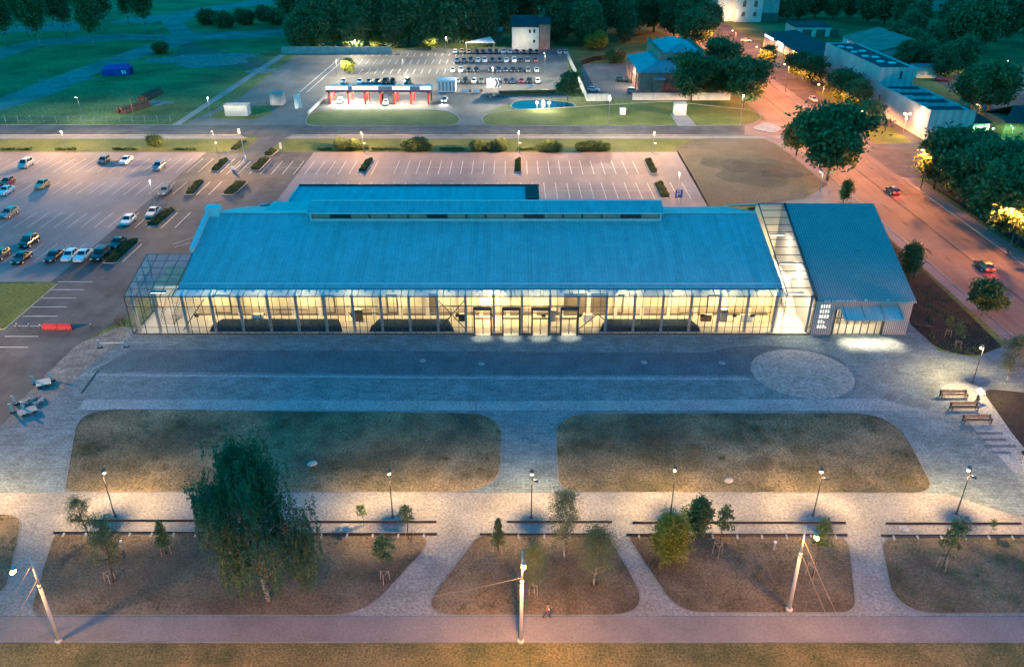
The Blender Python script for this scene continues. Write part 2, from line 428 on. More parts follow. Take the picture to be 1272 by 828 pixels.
def kerb(name, polys, wd=.14, h=.10, m=None, closed=True):
    mb = MB()
    for P in polys:
        n = len(P)
        for i in range(n if closed else n - 1):
            a, b = Vector(P[i]), Vector(P[(i + 1) % n]); d = b - a
            if d.length < .02: continue
            c = (a + b) / 2
            mb.box((c.x, c.y, h / 2 + .002 + .0004 * (i % 3)), (d.length + wd * .2, wd, h), math.atan2(d.y, d.x))
    return structure(name, mb, m or M['concrete'])

sheet('ground', [[(-850, 15), (850, 15), (850, 1350), (-850, 1350)]], 0, M['grass'])
# -- far meadow paths
for q, P in enumerate([[(-60, 152), (0, 122), (45, 104), (100, 84), (170, 60), (230, 42), (365, 36), (365, 44), (245, 50), (185, 68), (118, 92), (70, 116), (0, 138), (-60, 172)],
      [(180, 60), (215, 45), (195, 20), (260, 8), (380, -8), (380, -2), (270, 14), (226, 28), (245, 45)], [(0, 60), (40, 50), (150, 42), (220, 44), (215, 50), (150, 50), (45, 58), (0, 74)]]):
    sheet('meadow_path', [W(P)], 1.4 + .4 * q, M['meadow_track'])
sheet('dirt_patch', [rounded(W([(228, 50), (270, 62), (340, 78), (330, 86), (240, 84), (215, 70)]), 6)], 1, M['dry'])
sheet('meadow_footpath', [W([(214, 155), (224, 155), (356, 68), (347, 68)])], 3, M['footpath'])
# -- green belts and dry field
sheet('verge_lawn', [W([(-60, 171), (322, 171), (300, 189), (-60, 189)]), W([(352, 171), (1000, 171), (1012, 189), (338, 189)])], 2, M['verge'])
fieldP = rounded(W([(838, 184), (860, 173), (950, 173), (985, 194), (1030, 231), (1030, 252), (880, 258), (850, 205)]), [1, 1, 3, 3, 3, 1, 1, 1])
sheet('dry_field', [fieldP], 3, M['dry'])
def blot(cx, cy, rx, ry, seed):
    r = random.Random(seed); c = G(cx, cy); e = G(cx + rx, cy); f = G(cx, cy - ry); P = []
    for k in range(40):
        a = k * math.tau / 40; q = 1 + .16 * math.sin(3 * a + seed) + .12 * math.sin(5 * a + 2 * seed) + r.uniform(-.07, .07); P.append((c.x + (e.x - c.x) * q * math.cos(a), c.y + (f.y - c.y) * q * math.sin(a)))
    return P
M['earth1'] = mat('damp_earth_pale', (.075, .078, .05), .95, .3, .12, .35, 2, .4); M['earth2'] = mat('damp_earth', (.055, .058, .042), .95, .3, .15, .4, 2, .4); M['earth3'] = mat('wet_earth', (.036, .038, .032), .95, .3, .2, .4, 2, .4)
sheet('earth_patch', [blot(940, 212, 62, 17, 1)], 3.5, M['earth1']); sheet('earth_patch', [blot(938, 212, 46, 12, 2)], 4, M['earth2']); sheet('earth_patch', [blot(925, 208, 26, 6, 3), blot(962, 216, 16, 5, 4)], 4.5, M['earth3'])
sheet('worn_ground', [blot(255, 74, 60, 8, 5), blot(80, 100, 30, 4, 6), blot(198, 128, 14, 3, 7), blot(330, 88, 26, 3, 8), blot(60, 34, 50, 6, 9), blot(180, 24, 30, 5, 10)], 2.4, M['sand'])
# -- far lot (car wash and dealer)
far = W([(228, 155), (300, 120), (372, 66), (540, 60), (705, 60), (708, 122), (640, 126), (606, 138), (604, 157), (575, 157), (228, 157)])
sheet('dealer_lot', [far], 2, M['asphalt_far'])
isl1 = rounded(W([(377, 157), (384, 141), (406, 137), (557, 137), (573, 148), (566, 157)]), 6)
isl2 = rounded(W([(603, 157), (598, 147), (604, 141), (640, 137), (832, 126), (940, 138), (948, 148), (930, 156)]), 5)
isl3 = rounded(W([(238, 157), (252, 148), (300, 138), (338, 128), (318, 146), (285, 156)][0:4] + [(336, 146), (300, 152)]), 2)
sheet('island_lawn', [isl1, isl2], 4, M['verge'])
kerb('island_kerb', [isl1, isl2])
sheet('utility_verge', [W([(258, 147), (282, 132), (335, 131), (337, 141), (318, 148)])], 4, M['verge'])
sheet('yard_paving', [W([(722, 80), (780, 78), (830, 122), (745, 122), (730, 122)])], 3, M['asphalt_far'])
# -- cross road
def band(y0, y1, x0, x1, n=1): return [(x0, y0), (x1, y0), (x1, y1), (x0, y1)]
Yr0, Yr1 = G(636, 168).y, G(636, 155.5).y
sheet('cross_road', [band(Yr0, Yr1, -260, XA(985, Yr1))], 5, M['asphalt'])
Ys0, Ys1 = G(636, 172).y, G(636, 168.6).y
sheet('sidewalk', [W([(-60, 172.5), (-60, 168.7), (300, 168.7), (308, 171.5), (300, 172.5)]), W([(352, 172.3), (362, 168.9), (985, 168.9), (1000, 172.3)])], 6, M['footpath'])
kerb('road_kerb', [[(-260, Yr0), (G(300, 168).x, Yr0)], [(G(362, 168).x, Yr0), (G(930, 168).x, Yr0)], [(-260, Yr1), (G(228, 156).x, Yr1)]], closed=False)
# -- parking lots
Yt = G(636, 188.5).y
sheet('parking_lot', [W([(-60, 189), (257, 189), (63, 350), (-80, 350)]), W([(390, 189), (843, 189), (858, 215), (884, 262), (700, 330), (300, 330), (334, 262)])], 3, M['lot'])
sheet('access_road', [W([(300, 166), (372, 166), (345, 178), (334, 189), (390, 189), (334, 262), (290, 330), (210, 330), (160, 392), (101, 425), (42, 485), (0, 530), (-90, 600), (-90, 500), (-10, 416), (8, 409), (73, 353), (63, 350), (257, 189), (300, 189), (322, 172)])], 4, M['asphalt'])
sheet('left_lawn', [W([(-60, 351), (71, 353), (6, 409), (-60, 411)])], 5, M['verge'])
kerb('lawn_kerb', [W([(71, 353), (6, 409), (-60, 411)])], closed=False)
pk = MB()
LZ = 5.5 * .004 + .002
def line(x0, y0, x1, y1, wd=.13, z=LZ):
    a, b = Vector((x0, y0)), Vector((x1, y1)); d = (b - a).normalized(); n = Vector((-d.y, d.x)) * wd / 2
    pk.quad((*(a + n), z), (*(a - n), z), (*(b - n), z), (*(b + n), z))
ya, yb, yc, yd = G(0, 216.5).y, G(0, 200).y, G(0, 247.5).y, G(0, 227).y
xw = XA(641, (ya + yb) / 2)
for k in range(-27, 13):
    x = xw + k * 2.52
    if k not in (-12, 12) : line(x, ya, x, yb)
for k in range(-18, 15):
    line(xw + 1 + k * 2.52, yc, xw + 1 + k * 2.52, yd)
line(xw - 27 * 2.52, (ya + yb) / 2, xw + 12 * 2.52, (ya + yb) / 2, .08)
line(xw - 17 * 2.52, (yc + yd) / 2, xw + 15 * 2.52, (yc + yd) / 2, .08)
yA = [G(0, p).y for p in (214, 197, 242, 226, 283, 264, 325, 303)]
xl = G(257, 190).x
for r in range(4):
    y0, y1 = yA[2 * r], yA[2 * r + 1]
    x1 = G(255, 200).x + (9 if r < 3 else 6)
    for k in range(0, 24):
        line(x1 - k * 2.55, y0, x1 - k * 2.55, y1, .10 if k > 2 else .16)
for k in range(8):
    yy = 350 + k * 9.5 + k * k * .3
    a = G(115 - k * 10 - k * k * .2, yy); b = G(72 - k * 11, yy)
    line(b.x, a.y, a.x, a.y, .14)
line(*G(214, 304).xy, *G(250, 291).xy, .12); line(*G(216, 307).xy, *G(248, 299).xy, .1)
structure('parking_markings', pk, M['paint'])
# far lot markings
pk = MB(); LZ = 4 * .004 + .002
for row in ((92, 86), (80, 74), (70, 66.5)):
    y0, y1 = G(0, row[0]).y, G(0, row[1]).y
    for k in range(17):
        x = G(436, row[0]).x + k * 2.75; line(x, y0, x, y1, .22)
a, b = G(372, 115), G(413, 73); line(a.x, a.y, a.x + 1, b.y, .3); a = G(381, 115); line(a.x, a.y, a.x + 1, b.y, .3)
structure('lot_markings', pk, M['paint'])

# -- main road to the right (straight in the world)
La = Vector((71.5, G(1115, 300).y, 0))
Rd = Vector((0, 1))          # heading away along the road
Rn = Vector((Rd.y, -Rd.x))                                     # to the right of it
def RP(s, t): return Vector((La.x, La.y)) + Rd * s + Rn * t   # along, across
ROADW = 15.5
sheet('junction', [W([(925, 168.3), (955, 169), (990, 184), (1037, 227), (1060, 227), (985, 150), (945, 150), (925, 156)])], 5.5, M['asphalt_road'])
sheet('avenue', [[tuple(RP(-140, 0)), tuple(RP(-140, ROADW)), tuple(RP(420, ROADW)), tuple(RP(420, 0))]], 6, M['asphalt_road'])
sheet('avenue_sidewalk', [[tuple(RP(-140, -2.0)), tuple(RP(-140, -.1)), tuple(RP(36, -.1)), tuple(RP(36, -2.0))],
      [tuple(RP(-140, ROADW + .1)), tuple(RP(-140, ROADW + 3)), tuple(RP(300, ROADW + 3)), tuple(RP(300, ROADW + .1))]], 7, M['pave_pink'])
sheet('corner_sidewalk', [W([(985, 168.9), (955, 169), (968, 173), (990, 184), (1014, 206), (1035, 226), (1037, 233), (1028, 230), (1008, 214), (980, 191), (962, 178), (948, 172.3), (985, 172.3)][1:12])], 7.5, M['pave_pink'])
sheet('corner_path', [W([(1037, 233), (1028, 230), (1000, 247), (960, 252), (960, 256), (1040, 256), (1062, 250), (1052, 240)])], 7.6, M['pave_pink'])
sheet('side_lane', [[tuple(RP(38, ROADW)), tuple(RP(62, ROADW)), tuple(RP(70, ROADW + 22)), tuple(RP(40, ROADW + 22))]], 8, M['asphalt'])
sheet('yard_asphalt', [[tuple(RP(30, ROADW + 45)), tuple(RP(170, ROADW + 60)), tuple(RP(170, ROADW + 130)), tuple(RP(-20, ROADW + 130))]], 1, M['asphalt'])
pk = MB(); LZ = 9 * .004
def rl(s0, s1, t, wd=.15): line(*RP(s0, t), *RP(s1, t), wd)
rl(-140, 58, 7.75, .16); rl(86, 400, 7.75, .16)
for s in range(-136, 400, 9):
    if not 56 < s < 86:
        rl(s, s + 3, 4.0, .14); rl(s, s + 3, 11.5, .14)
for s, t in ((-6, 2.2), (-22, 2.0)):
    line(*RP(s, t), *RP(s + 2.6, t + .1), .22); line(*RP(s + 2.6, t), *RP(s + 1.7, t - .6), .2); line(*RP(s + 2.6, t), *RP(s + 1.7, t + .7), .2)
line(*RP(62, 1), *RP(62, 7.2), .4)
structure('road_markings', pk, M['paint'])
kerb('avenue_kerb', [[tuple(RP(-140, -.05)), tuple(RP(60, -.05))], [tuple(RP(-140, ROADW + .05)), tuple(RP(38, ROADW + .05))], [tuple(RP(62, ROADW + .05)), tuple(RP(300, ROADW + .05))]], closed=False)
isl = rounded(W([(934, 160), (952, 152), (972, 160), (960, 166)]), 2)
sheet('traffic_island', [isl], 9, M['pave_light'], .1); kerb('island_edge', [isl], .2, .14)
sheet('forecourt', [[tuple(RP(62.1, ROADW + 3.1)), tuple(RP(62.1, 34.5)), tuple(RP(300, 34.5)), tuple(RP(300, ROADW + 3.1))]], 4, M['asphalt'])
sheet('front_bed', [rounded([tuple(RP(66, ROADW + 5)), tuple(RP(66, 31)), tuple(RP(84, 32)), tuple(RP(84, ROADW + 7))], 2), rounded([tuple(RP(90, 26)), tuple(RP(90, 33.5)), tuple(RP(130, 33.5)), tuple(RP(130, 26))], 2)], 5, M['verge'])
sheet('roadside_bed', [[tuple(RP(-95, ROADW + 4.1)), tuple(RP(-95, ROADW + 26)), tuple(RP(36, ROADW + 24)), tuple(RP(36, ROADW + 4.1))]], 5, M['soil_dark'])

# -- plaza
plaza = W([(150, 405), (101, 427), (42, 486), (0, 530), (-120, 640)]) + [(-130, G(0, 796).y), (130, G(0, 796).y)] + W([(1500, 560), (1330, 430), (1250, 428), (1212, 444), (1166, 436), (1131, 400), (1150, 372)]) + [(56, 103), (-54, 103)]
sheet('plaza', [plaza], 3, M['pave'])
sheet('plaza_dark_band', [rounded(W([(166, 434), (878, 438), (905, 431), (960, 428), (1040, 440), (1062, 468), (940, 466), (640, 466), (114, 461)]), [.1, 6, 6, 6, 8, 8, 1, 1, .2])], 4, M['pave_dark'])
sheet('plaza_slab_band', [W([(105, 496), (640, 498), (1090, 495), (1150, 510), (1090, 510), (96, 509)]), W([(100, 464), (640, 468), (930, 469), (934, 472), (640, 471), (98, 466.5)])], 5, M['pave_light'])
cc = G(996, 463); rx = XA(1058, cc.y) - cc.x; ry = (G(996, 433).y - G(996, 494).y) / 2
circ = [(cc.x + rx * math.cos(t * math.tau / 64), cc.y + ry * math.sin(t * math.tau / 64)) for t in range(64)]
sheet('cobble_circle', [circ], 6, M['cobble'])
sheet('rubble_strip', [rounded(W([(152, 404), (165, 418), (128, 440), (104, 462), (75, 490), (30, 520), (0, 535), (35, 488), (95, 428)]), 1.5)], 6, M['sand'])
sheet('bench_bay', [rounded(W([(1165, 482), (1185, 474), (1222, 480), (1245, 520), (1300, 590), (1262, 590)]), [3, 3, 2, 3, 1, 1])], 5, M['pave_light'])
sheet('planting_bed', [rounded(W([(1104, 296), (1143, 332.5), (1245, 430), (1211, 443), (1166, 434), (1131, 403)]), [.1, .1, .6, 2, 5, .3]),
      rounded(W([(1218, 482), (1300, 490), (1400, 600), (1310, 600), (1262, 545)]), [2, 1, 1, 1, 3])], 6, M['soil_dark'])
prom = W([(72, 611), (1175, 612.5), (1260, 640), (1400, 665), (1450, 764.5), (-200, 764.5), (-150, 645), (0, 612)])
sheet('promenade', [prom], 4, M['pave_path'])
lawns = [rounded(W([(98, 508), (624, 513), (621, 611), (80, 611)]), [5, 5, 5, 1.2]), rounded(W([(689, 513), (1110, 512.5), (1163, 612.5), (694, 611)]), [5, 6, 2.5, 2.5])]
beds = [rounded(W([(-80, 640), (29, 639), (6, 740), (-80, 740)]), [1, 2, 2, 1]),
        rounded(W([(67, 663), (546, 663), (452, 764), (36, 764)]), [1, 3.4, 3, 1.4]),
        rounded(W([(594, 664.5), (756, 664.5), (812, 764), (518, 764)]), [1, 1, 4, 3.5]),
        rounded(W([(778, 664.5), (1054, 665), (1064, 761), (842, 761)]), [1, 2, 1.6, 2.5]),
        rounded(W([(1093, 666), (1350, 667), (1400, 762), (1112, 762)]), [2, 1, 1, 4])]
sheet('lawn', lawns, 7, M['lawn'])
sheet('bed', beds, 7, M['soil'])
kerb('lawn_edging', lawns, .12, .06, M['edging']); kerb('bed_edging', beds, .12, .06, M['edging'])
Yp0, Yp1 = G(0, 796).y, G(0, 764).y
sheet('street_path', [band(Yp0, Yp1 - .15, -130, 130)], 6, M['pave_pink'])
kerb('path_kerb', [[(-130, Yp0 - .1), (130, Yp0 - .1)]], .14, .08, M['edging'], closed=False)
sheet('street_verge', [band(20, Yp0 - .2, -130, 130)], 4, M['street_verge'])

# manhole covers
cov = MB(); cov.tube((0, 0, 0), (0, 0, .03), .42, .42, 20); cov.tube((0, 0, .03), (0, 0, .045), .34, .34, 20, 1)
covm = cov.mesh('cover', [M['concrete'], M['pave_light']])
for (px, py, s, lab) in [(525, 448, 1, 'round pale manhole cover in the dark paving band, leftmost on the plaza'), (598, 452, 1, 'round pale manhole cover in the dark paving band in front of the four glass doors'),
        (800, 450, 1, ''), (897, 451, 1, 'round pale manhole cover in dark paving just left of the cobble circle'),
        (428, 655, 1.3, 'grey oval manhole cover on the strip between two low walls behind the birch'), (1123, 657, 1.1, 'grey manhole cover on the strip between low walls at far right')]:
    if px == 800: lab = 'pale manhole cover in dark paving below the right half of the glass front'
    o = put('manhole_cover', covm, None, G(px, py) + Vector((0, 0, .03)), 0); o.scale = (s, s, 1); tag(o, lab, 'manhole cover', 'manhole covers in the paving')
st = MB(); st.ball((0, 0, .15), (.55, .4, .3), 10, 6)
sm = st.mesh('boulder', M['concrete'], True)
for (px, py, s, lab) in [(905, 598, 1, 'white round stone lying on the lit edge of the right lawn'), (388, 577, 1.1, 'pale stone slab lying on the left lawn in a ring of bare earth')]:
    o = put('boulder', sm, None, G(px, py) + Vector((0, 0, .03)), .4); o.scale = (s, s, .8); tag(o, lab, 'stone')
pat = [rounded([(G(*c).x + a * r, G(*c).y + b * r) for a, b in ((-1, -.8), (1, -.7), (1.1, .9), (-.8, 1))], 1.3 * r) for c, r in (((388, 577), 1.7), ((943, 577), 1.6))]
sheet('bare_earth', pat, 8, M['soil'])
# ------------------------------------------------------------------ the market hall
YF = 101.3
XL, XH0, XH1, XP0, XP1 = -54.2, -47.5, 38.5, 42.7, 56.3
YE, ZE, YRG, ZR, YB = 103.6, 6.3, 120.7, 11.4, 138.0
sl_ = (ZR - ZE) / (YRG - YE)
hall = thing('market_hall', 'long glass fronted market hall with blue grey metal roof glowing warm inside', 'building', ((XL + XP0) / 2, YF, 0))
ox, oy = hall.location.x, hall.location.y
def hp(name, mb, m, parent=None, label=None, smooth=False):
    """a part of the hall: meshes are built in world space and shifted to the hall's base"""
    p = parent or hall
    mb.v = [(x - ox, y - oy, z) for x, y, z in mb.v]
    return mb.build(name, m, p, smooth, label)
b = MB()
b.slab([(XH0, YE, ZE), (XH1, YE, ZE), (XH1, YRG, ZR), (XH0, YRG, ZR)], .28)
b.slab([(XH0, YRG + .01, ZR), (XH1, YRG + .01, ZR), (XH1, YB, ZE), (XH0, YB, ZE)], .28)
roof = hp('roof', b, M['roof'])
b = MB()
zz = lambda y: ZE + (y - YE) * sl_
b.bb(XH0 - .1, XH1, YE - .12, YE + .02, ZE - .25, ZE + .08)
b.slab([(XH0, YE + .8, zz(YE + .8) + .12), (XH1, YE + .8, zz(YE + .8) + .12), (XH1, YE + .95, zz(YE + .95) + .12), (XH0, YE + .95, zz(YE + .95) + .12)], .1)
b.bb(XH0, -31.6, YRG - .35, YRG + .35, ZR - .02, ZR + .16); b.bb(23.4, XH1, YRG - .35, YRG + .35, ZR - .02, ZR + .16)
hp('flashing', b, M['flashing'], roof)
b = MB()
b.slab([(XH0 - .55, 111.5, zz(111.5) + .55), (XH0 + .1, 111.5, zz(111.5) + .55), (XH0 + .1, YRG, ZR + .6), (XH0 - .55, YRG, ZR + .6)], 1.0)
b.bb(XH0 - .5, XH0 + 1.6, YRG - 1.1, YRG + .6, ZR - .6, ZR + 1.1)
hp('parapet', b, M['flashing'], roof)
# ridge lantern
LX0, LX1, LY0, LY1 = -31.4, 23.2, 118.6, 124.2
zl = 12.15
lan = MB()
lan.bb(LX0, LX0 + .25, LY0, LY1, zz(LY0) - .5, zl); lan.bb(LX1 - .25, LX1, LY0, LY1, zz(LY0) - .5, zl); lan.bb(LX0 + .25, LX1 - .25, LY1 - .2, LY1, 9.6, zl)
lan.bb(LX0 + .25, LX1 - .25, LY0, LY0 + .2, zz(LY0) - .4, zz(LY0) + .35)
lantern = hp('lantern', lan, M['flashing'])
b = MB(); b.slab([(LX0 - .3, LY0 - .35, zl + .05), (LX1 + .3, LY0 - .35, zl + .05), (LX1 + .3, (LY0 + LY1) / 2, zl + .95), (LX0 - .3, (LY0 + LY1) / 2, zl + .95)], .12)
b.slab([(LX0 - .3, (LY0 + LY1) / 2 + .01, zl + .95), (LX1 + .3, (LY0 + LY1) / 2 + .01, zl + .95), (LX1 + .3, LY1 + .3, zl + .05), (LX0 - .3, LY1 + .3, zl + .05)], .12)
hp('lantern_roof', b, M['roof'], lantern)
b = MB(); b.bb(LX0 - .3, LX1 + .3, LY0 - .42, LY0 - .36, zl - .12, zl + .1); b.bb(LX0 - .2, LX1 + .2, (LY0 + LY1) / 2 - .2, (LY0 + LY1) / 2 + .2, zl + .93, zl + 1.03)
hp('lantern_trim', b, M['flashing'], lantern)
n = 18; seg = (LX1 - LX0 - .5) / n
for k in range(n):
    x0 = LX0 + .25 + k * seg
    fr = MB(); y = LY0 + .06; z0, z1 = zz(LY0) + .36, zl - .1
    for (a, c, d, e) in ((x0 + .03, x0 + .12, z0, z1), (x0 + seg - .12, x0 + seg - .03, z0, z1), (x0 + .12, x0 + seg - .12, z0, z0 + .08), (x0 + .12, x0 + seg - .12, z1 - .08, z1)):
        fr.bb(a, c, y - .05, y + .05, d, e)
    f = hp('window', fr, M['dark_metal'], lantern)
    p = MB(); p.bb(x0 + .12, x0 + seg - .12, y - .01, y + .01, z0 + .08, z1 - .08)
    p.v = [(x, yy, z) for x, yy, z in p.v]
    hp('pane', p, M['glass_dark'] if k % 5 == 1 else M['lantern_pane'], f)
# walls
b = MB()
b.add([(XH0, YE, 0), (XH0, YB, 0), (XH0, YB, ZE - .28), (XH0, YRG, ZR - .28), (XH0, YE, ZE - .28)], [(0, 1, 2, 3, 4)])
w1 = MB(); w1.prism([(XH0, 107.5), (XH0 + .25, 107.5), (XH0 + .25, YB), (XH0, YB)], 0, [zz(107.5) - .29, zz(107.5) - .29, ZE - .29, ZE - .29])
w1.prism([(XH0, 107.6), (XH0 + .25, 107.6), (XH0 + .25, YRG), (XH0, YRG)], 5.5, [zz(107.6) - .3, zz(107.6) - .3, ZR - .3, ZR - .3])
w1.prism([(XH0, YRG), (XH0 + .25, YRG), (XH0 + .25, YB - .1), (XH0, YB - .1)], 5.5, [ZR - .3, ZR - .3, ZE - .3, ZE - .3])
w1.bb(XH0 + .25, XH1 - .25, YB - .3, YB - .02, 0, ZE - .3)
w1.prism([(XH1 - .25, YE + .3), (XH1, YE + .3), (XH1, YRG), (XH1 - .25, YRG)], 0, [zz(YE + .3) - .3, zz(YE + .3) - .3, ZR - .3, ZR - .3])
w1.prism([(XH1 - .25, YRG), (XH1, YRG), (XH1, YB), (XH1 - .25, YB)], 0, [ZR - .3, ZR - .3, ZE - .3, ZE - .3])
hp('outer_wall', w1, M['cream'])
# inner wall at the back of the glazed gallery, with dark openings
b = MB(); b.bb(XH0 + .25, XH1 - .25, 107.5, 107.75, 0, zz(107.5) - .3); iw = hp('inner_wall', b, M['cream'])
b = MB()
for x0, x1 in ((-44.5, -41.8), (-27.9, -26.3), (-18.6, -17.0), (15.2, 16.6), (29.0, 31.5)):
    b = MB(); y = 107.44
    b.bb(x0, x0 + .16, y - .05, y + .05, .4, 3.4); b.bb(x1 - .16, x1, y - .05, y + .05, .4, 3.4); b.bb(x0 + .16, x1 - .16, y - .05, y + .05, 3.24, 3.4); b.bb(x0 + .16, x1 - .16, y - .05, y + .05, .4, .56)
    hp('opening_frame', b, M['stripe'], iw)
for x0, x1 in ((7.2, 14.2), (-12.4, -11.2)):
    b = MB(); b.bb(x0, x1, 107.42, 107.49, .5, 3.6); hp('opening', b, M['panel_dark'], iw)
for x in np.arange(-44.6, 38, 4.0):
    b = MB(); b.bb(x - .28, x + .28, 107.2, 107.49, .02, 6.9); hp('pilaster', b, M['plaster'], iw)
for x0, x1 in ((-46.8, -36.7), (-36.1, -24.8), (-24.2, -12.7), (-10.9, 6.9), (14.5, 26.7), (27.3, 38)):
    b = MB(); b.bb(x0, x1, 107.4, 107.485, .35, 1.25); hp('dado', b, M['dado'], iw)
for x, w_, h_, c in ((-37.5, 1.6, 1.1, 'white'), (-22.6, 1.2, 1.9, 'timber'), (-7.4, .9, 1.2, 'stall'), (5.9, 1.1, 1.8, 'steel'), (11.2, 1.4, 1.0, 'white'), (28.6, 1.6, 1.1, 'timber'), (31.2, 1.0, 1.9, 'steel'), (34.6, 1.8, .95, 'white')):
    lab = {-37.5: 'pale low display stand behind the left counter', -22.6: 'tall brown wooden display stand between the two left counters', -7.4: 'dark low display stand at the left of the four doors', 5.9: 'tall grey display stand behind the rightmost door',
           11.2: 'pale low display stand right of the four doors', 28.6: 'low brown wooden display stand right of the right counter', 31.2: 'tall grey display stand near the right end of the glass front', 34.6: 'pale wide display stand nearest the glass link at the right end'}[x]
    q = thing('display_stand', lab, 'display stand', (x, 105.6, .03), 0, 'display stands in the hall')
    m = MB(); m.bb(-w_ / 2, w_ / 2, -.3, .3, .1, h_); m.build('cabinet', M[c], q); m = MB(); m.bb(-w_ / 2 - .05, w_ / 2 + .05, -.35, .35, h_, h_ + .06); m.build('counter_top', M['floor'], q); m = MB(); m.bb(-w_ / 2 + .1, w_ / 2 - .1, -.22, .25, 0, .1); m.build('plinth', M['stripe'], q)
b = MB(); b.bb(XH0 + .25, XH1 - .25, 107.36, 107.48, .0, .34); hp('skirting', b, M['panel_dark'], iw)
b = MB(); b.bb(XL, XP0, YF - .1, 107.36, .0, .03); b.bb(XL, XH0, 107.36, 112, 0, .03); b.bb(XH1, XP0, 107.36, 139, 0, .03); hp('interior_floor', b, M['floor'])
# columns every four metres
zf = 6.0
cols = [-53.6, -50.6] + [x for x in np.arange(-46.6, 41, 4.0)] + [42.3]
for x in cols:
    c = MB(); c.bb(x - .17, x + .17, YF + .75, YF + 1.1, .03, zf - .05); hp('column', c, M['steel'])
# glass front with transoms, mullions
DOORS = [-4.15, -.17, 3.85, 7.85]
DOORS = [XA(p, YF) for p in (600, 635, 671, 706.5)]
mul = MB()
xs = sorted(set([XL + .03, -52.2, -49.2, -48] + [round(x + d, 2) for x in cols[2:-1] for d in (-.95, .95)] + [XP0 - .05]))
for x in sorted(xs + [x + 2.0 for x in cols[2:-2]]):
    if any(abs(x - d) < 1.3 for d in DOORS): continue
    mul.bb(x - .035, x + .035, YF - .03, YF + .05, .2, zf)
edges = [XL] + [v for d in DOORS for v in (d - 1.3, d + 1.3)] + [XP0]
for i in range(0, len(edges), 2):
    mul.bb(edges[i], edges[i + 1], YF - .06, YF + .08, 0, .2)
    mul.bb(edges[i], edges[i + 1], YF - .02, YF + .04, 1.2, 1.25)
mul.bb(XL, XP0, YF - .05, YF + .07, zf, zf + .12); mul.bb(XL, XP0, YF - .02, YF + .04, 4.45, 4.51)
fr = hp('facade_frame', mul, M['dark_metal'])
g = MB()
for i in range(0, len(edges), 2): g.quad((edges[i], YF, .2), (edges[i + 1], YF, .2), (edges[i + 1], YF, zf), (edges[i], YF, zf))
for d in DOORS: g.quad((d - 1.3, YF, 4.3), (d + 1.3, YF, 4.3), (d + 1.3, YF, zf), (d - 1.3, YF, zf))
hp('glazing', g, M['glass'], fr)
# glazed canopy between front and eave
cn = MB()
for x in cols[2:-1]:
    m2 = MB(); m2.tube((x, YF + .9, 5.95), (x, YE + .4, 6.35), .09, .09, 6); hp('rafter', m2, M['steel'])
for x in sorted(xs + [d for d in DOORS]):
    if XH0 - .6 < x < XH1: cn.tube((x, YF, zf + .1), (x, YE - .1, ZE + .0), .05, .05, 5)
cn.bb(XH0, XH1, YE - .2, YE - .13, ZE - .12, ZE + .06)
cf = hp('canopy_frame', cn, M['dark_metal'])
g = MB(); g.quad((XH0, YF, zf + .13), (XH1, YF, zf + .13), (XH1, YE - .14, ZE + .02), (XH0, YE - .14, ZE + .02)); hp('canopy_glass', g, M['canopy_glass'], cf)
# glass box on the left
YG, ZG = 110.7, 8.5
bx = MB()
for k in range(5):
    x = XL + k * (XH0 - XL) / 4; bx.tube((x, YF, zf + .1), (x, YG, ZG), .055, .055, 5)
for k in range(1, 7):
    t = k / 6; bx.tube((XL, YF + t * (YG - YF), zf + .1 + t * (ZG - zf - .1)), (XH0, YF + t * (YG - YF), zf + .1 + t * (ZG - zf - .1)), .05, .05, 5)
for k in range(5):
    t = k / 4; y = YF + t * (YG - YF); z = zf + t * (ZG - zf); bx.bb(XL - .03, XL + .05, y - .05, y + .05, 0, z)
bx.bb(XL - .05, XL + .07, YF, YG, 0, .2); bx.bb(XL - .02, XL + .04, YF, YG, 1.2, 1.25); bx.bb(XL - .02, XL + .04, YF, YG, 4.45, 4.5)
bx.bb(XL, XH0, YG - .04, YG + .06, 0, .2)
gb = hp('glass_box_frame', bx, M['dark_metal'])
g = MB(); g.quad((XL, YF, zf + .14), (XH0, YF, zf + .14), (XH0, YG, ZG + .04), (XL, YG, ZG + .04)); hp('roof_glass', g, M['glass_roof'], gb)
g = MB(); g.add([(XL, YF, .2), (XL, YG, .2), (XL, YG, ZG), (XL, YF, zf)], [(0, 1, 2, 3)]); hp('side_glass', g, M['glass'], gb)
b = MB(); b.bb(XL + .1, XH0, YG - .3, YG - .1, 0, 3.4); hp('rear_wall', b, M['cream'], gb)
# stairs in the box
s = MB()
for k in range(9): s.bb(-51.3 + k * .0, -49.6, 104.6 + k * .34, 104.94 + k * .34, .03 + k * .19, .22 + k * .19)
stt = hp('staircase', s, M['offwhite'])
s = MB()
for xx in (-51.35, -49.55):
    s = MB(); s.tube((xx, 104.6, 1.1), (xx, 107.6, 2.8), .04, .04, 6)
    for k in range(7): s.tube((xx, 104.7 + k * .48, .1 + k * .26), (xx, 104.7 + k * .48, 1.15 + k * .27), .025, .025, 5)
    hp('railing', s, M['dark_metal'], stt)
